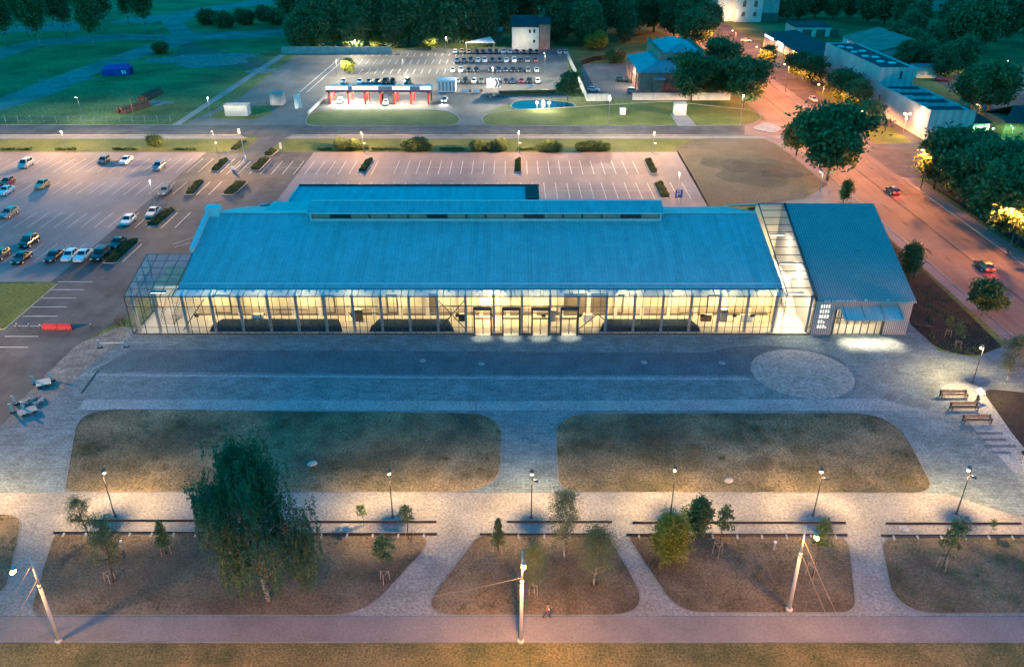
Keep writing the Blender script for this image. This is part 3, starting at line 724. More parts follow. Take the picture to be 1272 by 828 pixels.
# braces and rails inside the front
for a, b_ in [((-10.6, YF + .9, .3), (-6.6, YF + .9, 5.2)), ((-10.6, YF + 1.0, 5.2), (-6.6, YF + 1.0, .3)), ((9.4, YF + .9, .3), (12.2, YF + .9, 2.9)), ((15, YF + .9, .3), (12.2, YF + .9, 2.9)), ((-47.3, YF + .9, .3), (-43.5, YF + .9, 5.2))]:
    s = MB(); s.tube(a, b_, .07, .07, 6); hp('brace', s, M['dark_metal'])
for x0, x1, y, z in ((-46, -38, 105.2, 2.6), (-36, -30, 105.2, 2.1), (-26, -19.6, 105.2, 2.6), (-24, -19.6, 105.2, 1.5), (24.5, 38, 105.2, 2.6), (24.5, 38, 105.2, 1.6), (-10.6, 10, 105.8, 2.4), (-11, 10.5, 105.8, 1.3)):
    s = MB(); s.tube((x0, y, z), (x1, y, z), .07, .07, 6)
    for xx in np.arange(x0, x1 + .1, 2.0): s.tube((xx, y, z), (xx, y, z - .9 if z > 2 else 0), .03, .03, 5)
    hp('pipe_rail', s, M['dark_metal'])
for x in np.arange(-45, 38, 4.0):
    s = MB(); s.bb(x - .14, x + .14, 103.9, 107.3, 5.5, 5.75); hp('roof_beam', s, M['steel'])
# small signs hung on the inner wall behind the front
for x in (-46.2, -23.3, -8.0, -2.9, 4.6, 9.9, 27.9, 32.6, 35.2):
    s = MB(); s.bb(x - .3, x + .3, 104.9, 104.96, 1.0, 1.5); hp('wall_screen', s, M['stripe'])
# doors
for d in DOORS:
    f = MB()
    f.bb(d - 1.3, d - 1.08, YF - .35, YF + .25, 0, 4.3); f.bb(d + 1.08, d + 1.3, YF - .35, YF + .25, 0, 4.3); f.bb(d - 1.08, d + 1.08, YF - .35, YF + .25, 4.05, 4.3)
    f.bb(d - .06, d + .06, YF + .1, YF + .2, 0.03, 2.5); f.bb(d - 1.08, d + 1.08, YF + .1, YF + .2, 2.5, 2.65)
    do = hp('door', f, M['dark_metal'])
    g = MB(); g.quad((d - 1.05, YF + .15, .05), (d + 1.05, YF + .15, .05), (d + 1.05, YF + .15, 4.05), (d - 1.05, YF + .15, 4.05)); hp('door_pane', g, M['glass'], do)
    h = MB(); h.tube((d - .16, YF + .02, .8), (d - .16, YF + .02, 1.7), .025, .025, 6); h.tube((d + .16, YF + .02, .8), (d + .16, YF + .02, 1.7), .025, .025, 6); hp('door_handle', h, M['pole'], do)
    l = MB(); l.bb(d - .8, d + .8, YF - .28, YF - .12, 4.02, 4.05); hp('door_light', l, M['warm'], do)
    point_light('door_lamp', (d - ox, YF - .42 - oy, 3.9), 1900, (1, .78, .52), .08, hall, 56, (0, -.06, -1), 1.0)
# lights over the gallery
for x in np.arange(-44, 38, 6.83):
    l = MB(); l.bb(x - 1.2, x + 1.2, 105.0, 105.25, 5.72, 5.8); hp('light_bar', l, M['warm'])
    area_light('gallery_lamp', (x - ox, 105.1 - oy, 5.68), (2.6, .3), 490 * (.7, 1.3, .9, 1.5, .6, 1.2)[int(x * 7) % 6] * 1.45, (1, .70, .30), (R(24), 0, 0), hall, 120)
for x, y, pw in ((-50.8, 104.5, 330), (-50.8, 108.3, 120)):
    area_light('box_lamp', (x - ox, y - oy, 5.1), (2, .5), pw * .8, (1, .74, .40), (0, 0, 0), hall)
l = MB(); l.bb(-51.8, -49.8, 104.3, 104.7, 5.18, 5.26); lb_ = hp('light_bar', l, M['warm']); l = MB(); l.bb(-51.9, -49.7, 104.2, 104.8, 5.27, 5.4); hp('light_housing', l, M['dark_metal'], lb_)
# glass link on the right
PYR, PZR, PZE, PYB = 120.4, 13.0, 5.5, 139.5
lk = MB()
for k in range(13):
    t = k / 12; y = YF + t * (PYR - YF); z = zf + .12 + t * (PZR - zf - .12)
    lk.tube((XH1 + .02, y, z), (XP0 - .02, y, z), .06, .06, 5)
for x in (XH1 + .05, XP0 - .05): lk.tube((x, YF, zf + .1), (x, PYR, PZR), .09, .09, 6)
lf = hp('link_frame', lk, M['dark_metal'])
g = MB(); g.quad((XH1, YF, zf + .15), (XP0, YF, zf + .15), (XP0, PYR, PZR + .03), (XH1, PYR, PZR + .03)); hp('link_glass', g, M['glass'], lf)
b = MB(); b.slab([(XH1, PYR, PZR), (XP0, PYR, PZR), (XP0, PYB, zf), (XH1, PYB, zf)], .2); hp('link_back_roof', b, M['roof'], lf)
b = MB(); b.bb(XH1 + .05, XP0 - .05, 121.5, 121.7, .03, 12.3); hp('link_wall', b, M['cream'], lf)
b = MB(); b.bb(XH1 + .05, XP0 - .05, 112.2, 121.5, 3.2, 3.45); b.bb(XH1 + .05, XP0 - .05, 112.15, 112.2, 3.45, 4.4); hp('link_gallery', b, M['white'], lf)
s = MB()
for k in range(14): s.bb(XH1 + 2.4, XP0 - .1, 107.2 + k * .36, 107.56 + k * .36, .03 + k * .225, .25 + k * .225)
hp('link_stairs', s, M['offwhite'], lf)
s = MB(); s.tube((XH1 + 2.35, 107.2, 1.1), (XH1 + 2.35, 112.3, 4.3), .05, .05, 6)
for k in range(8): s.tube((XH1 + 2.35, 107.3 + k * .7, .1 + k * .42), (XH1 + 2.35, 107.3 + k * .7, 1.15 + k * .44), .03, .03, 5)
hp('link_railing', s, M['dark_metal'], lf)
for y, z, pw in ((104, 5.2, 800), (109.5, 7.5, 1500), (115.5, 9.6, 900)):
    area_light('link_lamp', (40.6 - ox, y - oy, z), (2.5, 1.0), pw, (1, .80, .52), (0, 0, 0), hall)
    l = MB(); l.bb(39.6, 41.6, y - .2, y + .2, z + .04, z + .1); hp('light_bar', l, M['warm'], lf); l = MB(); l.bb(39.5, 41.7, y - .3, y + .3, z + .11, z + .2); hp('light_housing', l, M['steel'], lf)
# rear wings behind the ridge
b = MB()
b.bb(-37.6, 4.0, 133.4, 140.2, 0, 8.7)
rw = hp('rear_wing', b, M['cream'])
b = MB(); b.slab([(-38.4, 133.1, 8.95), (4.8, 133.1, 8.95), (4.8, 140.6, 9.2), (-38.4, 140.6, 9.2)], .2)
b.slab([(-41, 125.2, 9.7), (4.8, 125.2, 9.7), (4.8, 133.0, 9.0), (-41, 133.0, 9.0)], .2)
hp('rear_roof', b, M['roof'], rw)
b = MB(); b.bb(2.4, 4.7, 133.3, 140.4, 9.25, 9.42); hp('rear_roof_hatch', b, M['darkroof'], rw)
b = MB(); b.bb(-38.5, 4.9, 140.62, 140.75, 9.0, 9.5); hp('rear_parapet', b, M['darkroof'], rw)
b = MB(); b.bb(-38.55, -38.42, 133.1, 140.6, 8.8, 9.4); hp('rear_parapet', b, M['flashing'], rw)
for x in (-27.5, -24.6):
    b = MB(); b.tube((x, 136, 8.9), (x, 136, 9.7), .16, .16, 8); b.tube((x, 136, 9.7), (x, 136, 9.85), .26, .1, 8); hp('roof_vent', b, M['flashing'], rw)
# market counters (dark) on the gallery floor
def counter(x0, x1, lab):
    t = thing('market_counter', lab, 'counter', ((x0 + x1) / 2, 104.1, .03), group='dark counters along the glass front')
    L = x1 - x0
    b = MB(); b.add([(-L / 2, -1.9, 0), (L / 2, -1.9, 0), (L / 2 - .9, 1.0, 0), (-L / 2 + .9, 1.0, 0), (-L / 2 + .3, -1.6, .7), (L / 2 - .3, -1.6, .7), (L / 2 - 1.1, .8, .7), (-L / 2 + 1.1, .8, .7)],
                    [(3, 2, 1, 0), (4, 5, 6, 7), (0, 1, 5, 4), (1, 2, 6, 5), (2, 3, 7, 6), (3, 0, 4, 7)])
    b.build('counter_body', M['stall'], t)
    r = MB(); r.tube((-L / 2 + .4, -1.6, .95), (L / 2 - .4, -1.6, .95), .04, .04, 6)
    for k in range(int(L // 2) + 1): r.tube((-L / 2 + .4 + k * (L - .8) / int(L // 2), -1.6, .0), (-L / 2 + .4 + k * (L - .8) / int(L // 2), -1.6, .95), .03, .03, 5)
    r.build('counter_rail', M['pole_dark'], t)
counter(-43.6, -24.4, 'long dark market counter behind the left part of the glass front, longest of four')
counter(-20.6, -8.3, 'dark trapezoid market counter left of the X shaped brace and glass doors')
counter(12.6, 27.2, 'dark trapezoid market counter right of the four glass doors')
for x in (-41.8, -22.2, -5.0, 3.0, 10.7, 26.3, 32.2, 34.0):
    pass

# ------------------------------------------------------------------ pavilion
pav = thing('gabled_pavilion', 'grey ribbed gabled pavilion with dotted roof and lit entrance at the hall end', 'building', ((XP0 + XP1) / 2, YF, 0))
ox, oy = pav.location.x, pav.location.y
hallref, hall = hall, pav
EX0, EX1 = 45.6, 52.9
b = MB()
b.bb(XP0, EX0, YF, YF + .3, 0, PZE - .2); b.bb(EX1, XP1, YF, YF + .3, 0, PZE - .2); b.bb(EX0, EX1, YF, YF + .3, 4.05, PZE - .2)
for x0, x1 in ((XP0, XP0 + .3), (XP1 - .3, XP1)):
    b.prism([(x0, YF + .3), (x1, YF + .3), (x1, PYR), (x0, PYR)], 0, [PZE - .25, PZE - .25, PZR - .3, PZR - .3])
    b.prism([(x0, PYR), (x1, PYR), (x1, PYB), (x0, PYB)], 0, [PZR - .3, PZR - .3, PZE - .25, PZE - .25])
b.bb(XP0 + .3, XP1 - .3, PYB - .3, PYB, 0, PZE - .2)
pw_ = hp('wall', b, M['clad'])
b = MB()
b.slab([(XP0 - .12, YF - .2, PZE - .05), (XP1 + .25, YF - .2, PZE - .05), (XP1 + .25, PYR, PZR), (XP0 - .12, PYR, PZR)], .22)
b.slab([(XP0 - .12, PYR + .01, PZR), (XP1 + .25, PYR + .01, PZR), (XP1 + .25, PYB + .2, PZE - .05), (XP0 - .12, PYB + .2, PZE - .05)], .22)
pr = hp('roof', b, M['roof2'])
b = MB(); b.bb(XP0 - .1, XP1 + .25, YF - .34, YF - .21, PZE - .32, PZE - .08); hp('gutter', b, M['clad'], pr)
b = MB()
for k in range(9): b.bb(XP0 + 1 + k * .5, XP0 + 1.3 + k * .5, YF - .3, YF - .1, PZE - .05, PZE + .12)
for x in (49.3, 52.4): b.bb(x, x + .35, YF - .2, YF, PZE - .04, PZE + .2)
hp('snow_guard', b, M['flashing'], pr)
b = MB(); b.slab([(XP0 - .2, YF - .2, PZE + .1), (XP0 - .0, YF - .2, PZE + .1), (XP0, PYR, PZR + .15), (XP0 - .2, PYR, PZR + .15)], .3); hp('verge_trim', b, M['stripe'], pr)
b = MB()
for k in range(8):
    x = EX0 + k * (EX1 - EX0) / 7; b.bb(x - .06, x + .06, YF + .12, YF + .22, 0.03, 4.05)
b.bb(EX0, EX1, YF + .12, YF + .22, 2.6, 2.72); b.bb(EX0, EX0 + .25, YF - .02, YF + .3, 0, 4.05); b.bb(EX1 - .25, EX1, YF - .02, YF + .3, 0, 4.05)
ef = hp('entrance_frame', b, M['dark_metal'])
g = MB(); g.quad((EX0, YF + .17, .05), (EX1, YF + .17, .05), (EX1, YF + .17, 4.05), (EX0, YF + .17, 4.05)); hp('entrance_glass', g, M['glass'], ef)
b = MB(); b.bb(XP0 + .4, XP1 - .4, YF + .4, 112, 0, .03); hp('floor', b, M['floor'])
b = MB(); b.bb(XP0 + .4, XP1 - .4, 107, 107.2, .03, 5); hp('inner_wall', b, M['cream'])
b = MB()
for x in (46.6, 47.7, 49.0, 50.4, 51.6): b.bb(x, x + .45, 104.5, 105, .03, 2.4)
hp('interior_pillar', b, M['steel'])
area_light('entrance_lamp', (49.3 - ox, 103.8 - oy, 4.6), (6, 1), 700, (1, .82, .56), (0, 0, 0), pav)
b = MB(); b.slab([(46.0, 98.7, 3.72), (54.4, 98.7, 3.72), (54.4, YF - .05, 4.6), (46.0, YF - .05, 4.6)], .12); cp = hp('canopy', b, M['roof'])
b = MB()
for x in (46.3, 48.9, 51.6, 54.1): b.tube((x, 98.9, 3.8), (x, YF, 5.0), .03, .03, 6)
hp('canopy_tie', b, M['dark_metal'], cp)
b = MB()
for k in range(3): b.bb(47 + k * 2.6, 48.6 + k * 2.6, 99.9, 100.1, 3.82, 3.86)
hp('canopy_light', b, M['warm'], cp)
for k in range(3): point_light('canopy_lamp', (47.8 + k * 2.5 - ox, 99.4 - oy, 3.6), 3600, (1, .72, .46), .12, pav, 74, (0, -.22, -1), .9)
# perforated lettering panel: five rows of lit slots beside the entrance
sl = MB()
rows = [(4, .16, 4.55), (4, .16, 3.75), (4, .2, 2.95), (3, .16, 2.15), (4, .18, 1.35)]
for r, (n_, wd, z) in enumerate(rows):
    for k in range(n_):
        hh = .5 if not (r == 4 and k == 3) else .22
        if r == 3 and k == 2: hh = .3
        sl.bb(43.45 + k * .36, 43.45 + k * .36 + wd, YF - .02, YF + .02, z - .25, z - .25 + hh)
        if r == 2 and k in (0, 3): sl.bb(43.45 + k * .36 + wd, 43.45 + k * .36 + wd + .1, YF - .02, YF + .02, z, z + .12)
hp('lit_lettering', sl, M['slot'])
hall = hallref
# ------------------------------------------------------------------ trees
M['stake'] = mat('stake_wood', (.34, .26, .2), .85, .15, 2, .1, 8)
def leaf_mesh(name, P, m, la, lb, droop=0.0, nrm=None):
    """one diamond leaf per point, random tilt"""
    n = len(P)
    d = RNG.normal(size=(n, 3)); d[:, 2] -= droop
    d /= np.linalg.norm(d, axis=1)[:, None]
    e = np.cross(d, RNG.normal(size=(n, 3))); e /= np.linalg.norm(e, axis=1)[:, None] + 1e-9
    s = RNG.uniform(.65, 1.3, (n, 1))
    V = np.stack([P - d * la * s, P + e * lb * s, P + d * la * s, P - e * lb * s], 1).reshape(-1, 3).astype(np.float32)
    me = bpy.data.meshes.new(name)
    me.vertices.add(4 * n); me.vertices.foreach_set('co', V.ravel())
    me.loops.add(4 * n); me.loops.foreach_set('vertex_index', np.arange(4 * n, dtype=np.int32))
    me.polygons.add(n); me.polygons.foreach_set('loop_start', np.arange(0, 4 * n, 4, dtype=np.int32))
    me.update(calc_edges=True); me.materials.append(m); return me

def limbs(mb, H, spread, base, nl, r0, rng, up=.5, lean=0.0, n=6):
    """trunk with curved tapering limbs; returns twig tips"""
    tips = []; px, py = 0, 0; tr = []
    for k in range(7):
        t = k / 6; px += rng.normal() * H * .012 + lean * H / 6; py += rng.normal() * H * .012
        tr.append(Vector((px, py, H * .92 * t)))
    mb.path(tr, [max(r0 * (1 - t / 6.3), .012) for t in range(7)], 8)
    for i in range(nl):
        t = base + (1 - base) * (i + .5) / nl * .95; k = min(5, int(t * 6)); p0 = tr[k].lerp(tr[k + 1], t * 6 - k)
        an = i * 2.4 + rng.uniform(-.5, .5)
        prof = math.sin(math.pi * min(1, max(.08, (t - base) / (1 - base) * .8 + .22))) ** .7
        L = spread * prof * rng.uniform(.6, 1.25)
        dirv = Vector((math.cos(an), math.sin(an), up * rng.uniform(.5, 1.4))).normalized()
        p1 = p0 + dirv * L * .5 + Vector((0, 0, L * .06)); p2 = p0 + dirv * L + Vector((0, 0, L * .16))
        r = r0 * (1 - t) * .5 + .012
        mb.path([p0, p1, p2], [r, r * .6, r * .25], 5)
        tips += [p2, p1.lerp(p2, .4)]
        for j in range(3):
            q = p1.lerp(p2, rng.uniform(0, .9)); v = Vector((rng.normal(), rng.normal(), rng.normal() * .5 + .2)).normalized() * L * rng.uniform(.25, .5)
            mb.path([q, q + v], [r * .4, r * .12], 4); tips.append(q + v)
    limbs.tr = tr
    tips.append(tr[-1]); tips.append(tr[-1] + Vector((0, 0, H * .05)))
    return tips

def broad(name, H, spread, base, nl, r0, leaf, la, lb, per, clump, seed, bark='bark', up=.5, flat=.75, extra=0):
    rng = np.random.default_rng(seed); mb = MB()
    tips = limbs(mb, H, spread, base, nl, r0, rng, up)
    if extra:
        for _ in range(extra):
            v = rng.normal(size=3); v /= np.linalg.norm(v); v *= rng.uniform(.55, 1) ** .5
            tips.append(Vector((v[0] * spread * .9, v[1] * spread * .9, H * (base + 1) / 2 + v[2] * H * (1 - base) * .5)))
    P = np.concatenate([np.array(t)[None] + rng.normal(size=(max(3, int(per * rng.uniform(.5, 1.4))), 3)) * clump * rng.uniform(.5, 1.45) * np.array([1, 1, flat]) for t in tips])
    P = P[P[:, 2] > H * base * .55]
    return mb.mesh(name + '_trunk', M[bark], True), leaf_mesh(name + '_crown', P, M[leaf], la, lb)

def conif(name, H, spread, leaf, la, lb, n, seed):
    rng = np.random.default_rng(seed); mb = MB(); mb.path([(0, 0, 0), (.02, .03, H * .5), (0, 0, H * .97)], [.06, .045, .012], 7); P = []
    for i in range(n):
        t = rng.uniform(.2, 1); an = i * 2.4; L = spread * (1.02 - t) * rng.uniform(.6, 1.1) + .12; z = H * t
        q = Vector((math.cos(an) * L, math.sin(an) * L, z + L * .25)); mb.tube((0, 0, z - .05), q, .012, .005, 4)
        k = np.linspace(.25, 1, 9)[:, None]
        P.append(np.array([0, 0, z]) + k * (np.array(q) - np.array([0, 0, z])) + rng.normal(size=(9, 3)) * .09)
    return mb.mesh(name + '_trunk', M['bark'], True), leaf_mesh(name + '_crown', np.concatenate(P), M[leaf], la, lb)

def weeping(name, H, seed):
    rng = np.random.default_rng(seed); mb = MB()
    tips = limbs(mb, H, 4.9, .13, 27, .24, rng, .95)
    P = []
    tr0 = limbs.tr[2].lerp(limbs.tr[3], .4)
    lim = [Vector(t) for t in tips]
    for k in range(9):
        q = Vector((3.2 + rng.uniform(0, 2.3), -.6 + rng.normal() * .8, 8.8 + rng.uniform(-1, 2.0))); mb.path([tr0, (1.8, -.3, 8.0), q], [.1, .06, .02], 5); lim.append(q)
    for k in range(7):
        lim.append(Vector((-2.6 - rng.uniform(0, 2.4), rng.normal(), 9.5 + rng.uniform(-1.5, 2.6))))
    for i in range(690):
        a = lim[rng.integers(len(lim))]
        p = np.array(a) + rng.normal(size=3) * np.array([.42, .42, .4])
        L = rng.uniform(1.2, 5.6) * (1.0 if p[2] > 5 else .8)
        L = min(L, max(.4, p[2] - .35)); n = int(L * 15)
        if n < 3: continue
        k = np.linspace(0, 1, n)[:, None]; sway = rng.normal(size=2) * .35; r = np.hypot(p[0], p[1]) + .01
        out = p[:2] / r * .3
        line_ = p + np.concatenate([k * (sway[0] * .5 + out[0]) + .12 * np.sin(k * 5 + i), k * (sway[1] * .5 + out[1]), -L * k ** 1.1], 1)
        P.append(line_ + rng.normal(size=line_.shape) * .085)
        if i % 3 == 0: mb.path([tuple(line_[0]), tuple(line_[n // 2]), tuple(line_[-1])], [.014, .009, .004], 3)
    for t in lim: P.append(np.array(t) + rng.normal(size=(45, 3)) * .42)
    return mb.mesh(name + '_trunk', M['birch'], True), leaf_mesh(name + '_crown', np.concatenate(P), M['leaf_birch'], .135, .062, .8)

T = {}
T['street1'] = broad('street_tree', 9, 3.9, .2, 26, .2, 'leaf_dark', .30, .17, 130, .60, 1, extra=16)
T['street2'] = broad('street_tree', 8.5, 3.4, .22, 24, .18, 'leaf_mid', .30, .17, 120, .58, 2, extra=12)
T['street3'] = broad('street_tree', 8, 3.0, .2, 22, .16, 'leaf_dark', .28, .16, 110, .52, 3, extra=6)
T['forest1'] = broad('forest_tree', 22, 7.0, .12, 30, .45, 'leaf_forest', .62, .36, 130, 1.35, 4, extra=25)
T['forest2'] = broad('forest_tree', 24, 5.4, .10, 34, .45, 'leaf_forest', .60, .34, 120, 1.25, 5, up=1.0, flat=1.2, extra=50)
T['forest3'] = broad('forest_tree', 20, 6.4, .14, 28, .4, 'leaf_forest', .62, .36, 130, 1.3, 6, extra=25)
T['forest4'] = broad('forest_tree', 24, 4.4, .08, 34, .4, 'leaf_pale', .58, .32, 120, 1.1, 16, up=1.2, flat=1.5, extra=45)
T['open'] = broad('open_tree', 17, 4.6, .35, 20, .3, 'leaf_dark', .42, .24, 90, .95, 7, 'birch', .8, 1.1)
T['bush'] = broad('round_bush', 2.6, 1.9, .05, 12, .06, 'leaf_dark', .16, .10, 120, .38, 8, extra=40)
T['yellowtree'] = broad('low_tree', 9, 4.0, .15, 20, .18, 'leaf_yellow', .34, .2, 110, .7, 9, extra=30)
T['birch'] = weeping('weeping_birch', 17.6, 10)
T['air1'] = broad('young_birch', 8.6, 2.1, .22, 26, .10, 'leaf_pale', .07, .036, 62, .36, 11, 'birch', 1.1, 1.1)
T['air2'] = broad('young_birch', 7.6, 2.3, .16, 26, .09, 'leaf_pale', .07, .036, 75, .40, 12, 'birch', 1.2, 1.3)
T['bare'] = broad('sparse_tree', 7.6, 1.9, .25, 24, .11, 'leaf_pale', .06, .035, 55, .30, 13, 'bark', .9, 1)
T['sap1'] = broad('sapling', 4.2, .95, .42, 10, .05, 'leaf_dark', .11, .06, 13, .15, 14, up=2.0)
T['sap2'] = broad('sapling', 3.6, 1.0, .40, 9, .045, 'leaf_mid', .11, .06, 12, .17, 15, up=1.2)
T['shrubtree'] = broad('leafy_shrub', 4.4, 1.35, .08, 18, .07, 'leaf_dark', .12, .07, 85, .26, 17, up=1.2, flat=1.3)
T['yellow'] = broad('willow_shrub', 4.6, 1.7, .04, 24, .07, 'leaf_yellow', .12, .05, 170, .32, 18, up=1.0, flat=1.2)
T['conic'] = conif('young_conifer', 4.3, 1.15, 'leaf_mid', .10, .05, 150, 19)
T['conic2'] = conif('young_conifer', 3.9, 1.0, 'leaf_dark', .10, .05, 150, 20)

def tree(kind, key, px, py, label, s=1.0, group=None, sz=None, rz=None, cat='tree', z=0, stake=False):
    p = G(px, py); t = thing(kind, label, cat, (p.x, p.y, z), random.uniform(0, 6.28) if rz is None else rz, group, (s, s, sz or s))
    a, b = T[key]; put('trunk', a, t); put('crown', b, t)
    if stake:
        h = 1.15 / s
        for k in range(3):
            m = MB(); an = k * 2.094; m.tube((math.cos(an) * .5 / s, math.sin(an) * .5 / s, 0), (math.cos(an) * .42 / s, math.sin(an) * .42 / s, h), .035 / s, .035 / s, 6)
            a2 = (k + 1) * 2.094; m.tube((math.cos(an) * .42 / s, math.sin(an) * .42 / s, h - .1 / s), (math.cos(a2) * .42 / s, math.sin(a2) * .42 / s, h - .1 / s), .03 / s, .03 / s, 5)
            m.build('tree_stake', M['stake'], t)
    return t

# foreground
tree('weeping_birch', 'birch', 337, 744, 'large dark weeping birch with hanging branches standing in the left planting bed', .93, rz=0, sz=1.04)
tree('sparse_tree', 'bare', 137, 722, 'thin leaning tree with sparse leaves in the bed left of the weeping birch', .95, rz=1, stake=True)
tree('sparse_tree', 'bare', 113, 672, 'taller sparse tree by the low wall under the leftmost promenade lamp', .72, rz=3)
tree('young_conifer', 'conic', 207, 688, 'bright green narrow sapling with stakes lit by lamp between sparse tree and birch', .95, stake=True)
tree('sapling', 'sap2', 452, 652, 'small round headed sapling on the strip between low walls right of the birch', .72)
tree('sapling', 'sap1', 508, 668, 'pale sapling beside the path corner under the second promenade lamp', 1.0, stake=True)
tree('sapling', 'sap1', 478, 722, 'dark open sapling standing in the bed right of the weeping birch', 1.35, stake=True)
tree('young_conifer', 'conic2', 619, 684, 'dark conical sapling in the middle bed by the low wall', 1.0, stake=True)
tree('young_birch', 'air1', 702, 692, 'tall airy young birch by the wall at the right of the middle bed', .92)
tree('young_birch', 'air2', 738, 728, 'broad airy young birch beside the path in the middle bed', .92)
tree('young_birch', 'air2', 664, 738, 'slim airy birch with forked stem near the concrete lamp pole in the middle bed', .62, sz=.8, stake=True)
tree('willow_shrub', 'yellow', 830, 694, 'bright yellow green bushy shrub at the path corner of the third bed', 1.0, cat='shrub')
tree('leafy_shrub', 'shrubtree', 863, 665, 'dense dark upright shrub in front of the low wall beside the yellow shrub', 1.0, cat='shrub')
tree('sapling', 'sap1', 891, 690, 'forked open sapling tied to a wooden tripod in the third bed', 1.1, stake=True, sz=1.5)
tree('sapling', 'sap1', 1007, 716, 'tall sapling with few leaves behind the right concrete lamp pole', 1.2, stake=True, sz=1.7)
tree('sapling', 'sap2', 1170, 706, 'dark leafy sapling with tripod stake in the rightmost bed', 1.35, stake=True, sz=1.6)
tree('sapling', 'sap2', 1230, 664, 'tiny sapling by the low wall at the right edge', .5)
tree('leafy_shrub', 'shrubtree', 1128, 345, 'dark bushy tree growing close to the pavilion gable wall', 1.35, cat='tree')
tree('street_tree', 'street3', 1218, 392, 'round young tree beside the avenue sidewalk right of the pavilion', .72)
tree('leafy_shrub', 'shrubtree', 1048, 251, 'small dark tree peeking over the pavilion roof ridge', 1.0)
tree('sapling', 'sap2', 1188, 432, 'thin sapling in the dark bed near the plaza lamp', 1.0, stake=True)
tree('sapling', 'sap1', 1176, 418, 'leafless looking staked sapling in the dark bed by the avenue', .8, stake=True)
tree('young_birch', 'air2', 1250, 474, 'airy tree at the right edge above the benches', .9)
tree('young_birch', 'air1', 1285, 470, 'taller airy tree cut by the right edge above the benches', .9)
# middle: bushes on the green belt
for k, (px, py, s) in enumerate([(193, 181, 1.0), (425, 186, 1.05), (439, 186, 1.0), (452, 186, .6), (507, 187, 1.0), (519, 187, 1.25), (531, 187, .7), (593, 187, 1.0), (607, 187, .75), (621, 187, 1.05), (674, 188, .8), (683, 188, 1.0), (692, 188, .8)]):
    lab = ['lone round bush on the green belt behind the left parking lot', 'left bush of the pair by the lamp left of the car wash lawn', 'right bush of the pair by the lamp left of the car wash lawn', 'tiny bush right of the lamp on the green belt',
           'left bush in the group of three below the car wash lawn', 'tallest bush in the group of three below the car wash lawn', 'smallest bush in the group of three below the car wash lawn',
           'left bush in the group of three right of the lot entrance', 'small middle bush in the group right of the lot entrance', 'right bush in the group right of the lot entrance',
           'left bush beside the short path through the belt', 'middle bush beside the short path through the belt', 'right bush beside the short path through the belt'][k]
    tree('round_bush', 'bush', px, py, lab, s * .85, 'bushes along the green belt', cat='bush')
for k, (px, s, w_) in enumerate([(722, .7, ''), (733, .8, ''), (744, .7, ''), (752, .6, '')]):
    tree('round_bush', 'bush', px, 187, ORD[k + 1] + ' bush of the low clump right of the short path through the belt', s, 'bushes along the green belt', cat='bush')
# street trees by the avenue
av = [(1028, 224, 1.72, 'street1', 'largest dense street tree on the sidewalk above the pavilion'), (991, 193, 1.15, 'street3', 'slim street tree on the sidewalk corner left of the largest tree'),
      (1006, 108, .95, 'street2', 'tree at the avenue side in front of the lit canopy building, nearest its grey neighbour'), (990, 100, .85, 'street1', 'tree by the amber lamp in front of the lit canopy building'),
      (952, 84, .8, 'street3', 'small tree under the amber lamp at the far end of the avenue'), (1046, 128, .9, 'street1', 'tree against the tall grey wall beside the avenue'),
      (1059, 140, .9, 'street2', 'second tree against the grey wall, left of the amber lit one'), (1076, 160, .72, 'street2', 'amber lit tree at the corner of the low grey building'),
      (1036, 118, .8, 'street3', 'tree at the far corner of the tall grey wall')]
for px, py, s, k, lab in av: tree('street_tree', k, px, py, lab, s * (1.0 if py > 190 else 1.15), 'street trees along the avenue')
for k, (px, py, s, kk) in enumerate([(1160, 234, .85, 'street2'), (1180, 238, 1.0, 'street1'), (1196, 252, 1.0, 'street3'), (1212, 264, 1.05, 'street1'), (1228, 278, .95, 'street2'), (1246, 292, 1.05, 'street1'), (1264, 306, 1.0, 'street3'), (1262, 268, 1.1, 'street1'), (1286, 318, 1.1, 'street2'), (1205, 226, .9, 'street2'), (1235, 240, .95, 'street3')]):
    tree('street_tree', kk, px, py, ORD[k + 1] + ' tree from the side lane in the thick row right of the avenue', s * 1.4, 'tree row right of the avenue')
# around the brick building
for k, (px, py, s, kk, lab) in enumerate([(858, 126, 1.25, 'street1', 'big round tree in front of the brick building by the white fence'), (884, 124, 1.0, 'street2', 'tree right of the big round one at the white fence'),
        (922, 133, 1.25, 'street1', 'dense tree at the avenue corner by the white fence end'), (905, 122, 1.15, 'street3', 'tree between the avenue corner tree and the brick building'), (893, 100, 1.2, 'street1', 'tree behind the brick building on the avenue side'),
        (862, 62, 1.35, 'street1', 'tree behind the blue roofed tower of the brick building'), (790, 62, 1.0, 'yellowtree', '')][:6]):
    tree('street_tree', kk, px, py, lab, s * 1.2, 'trees round the brick building')
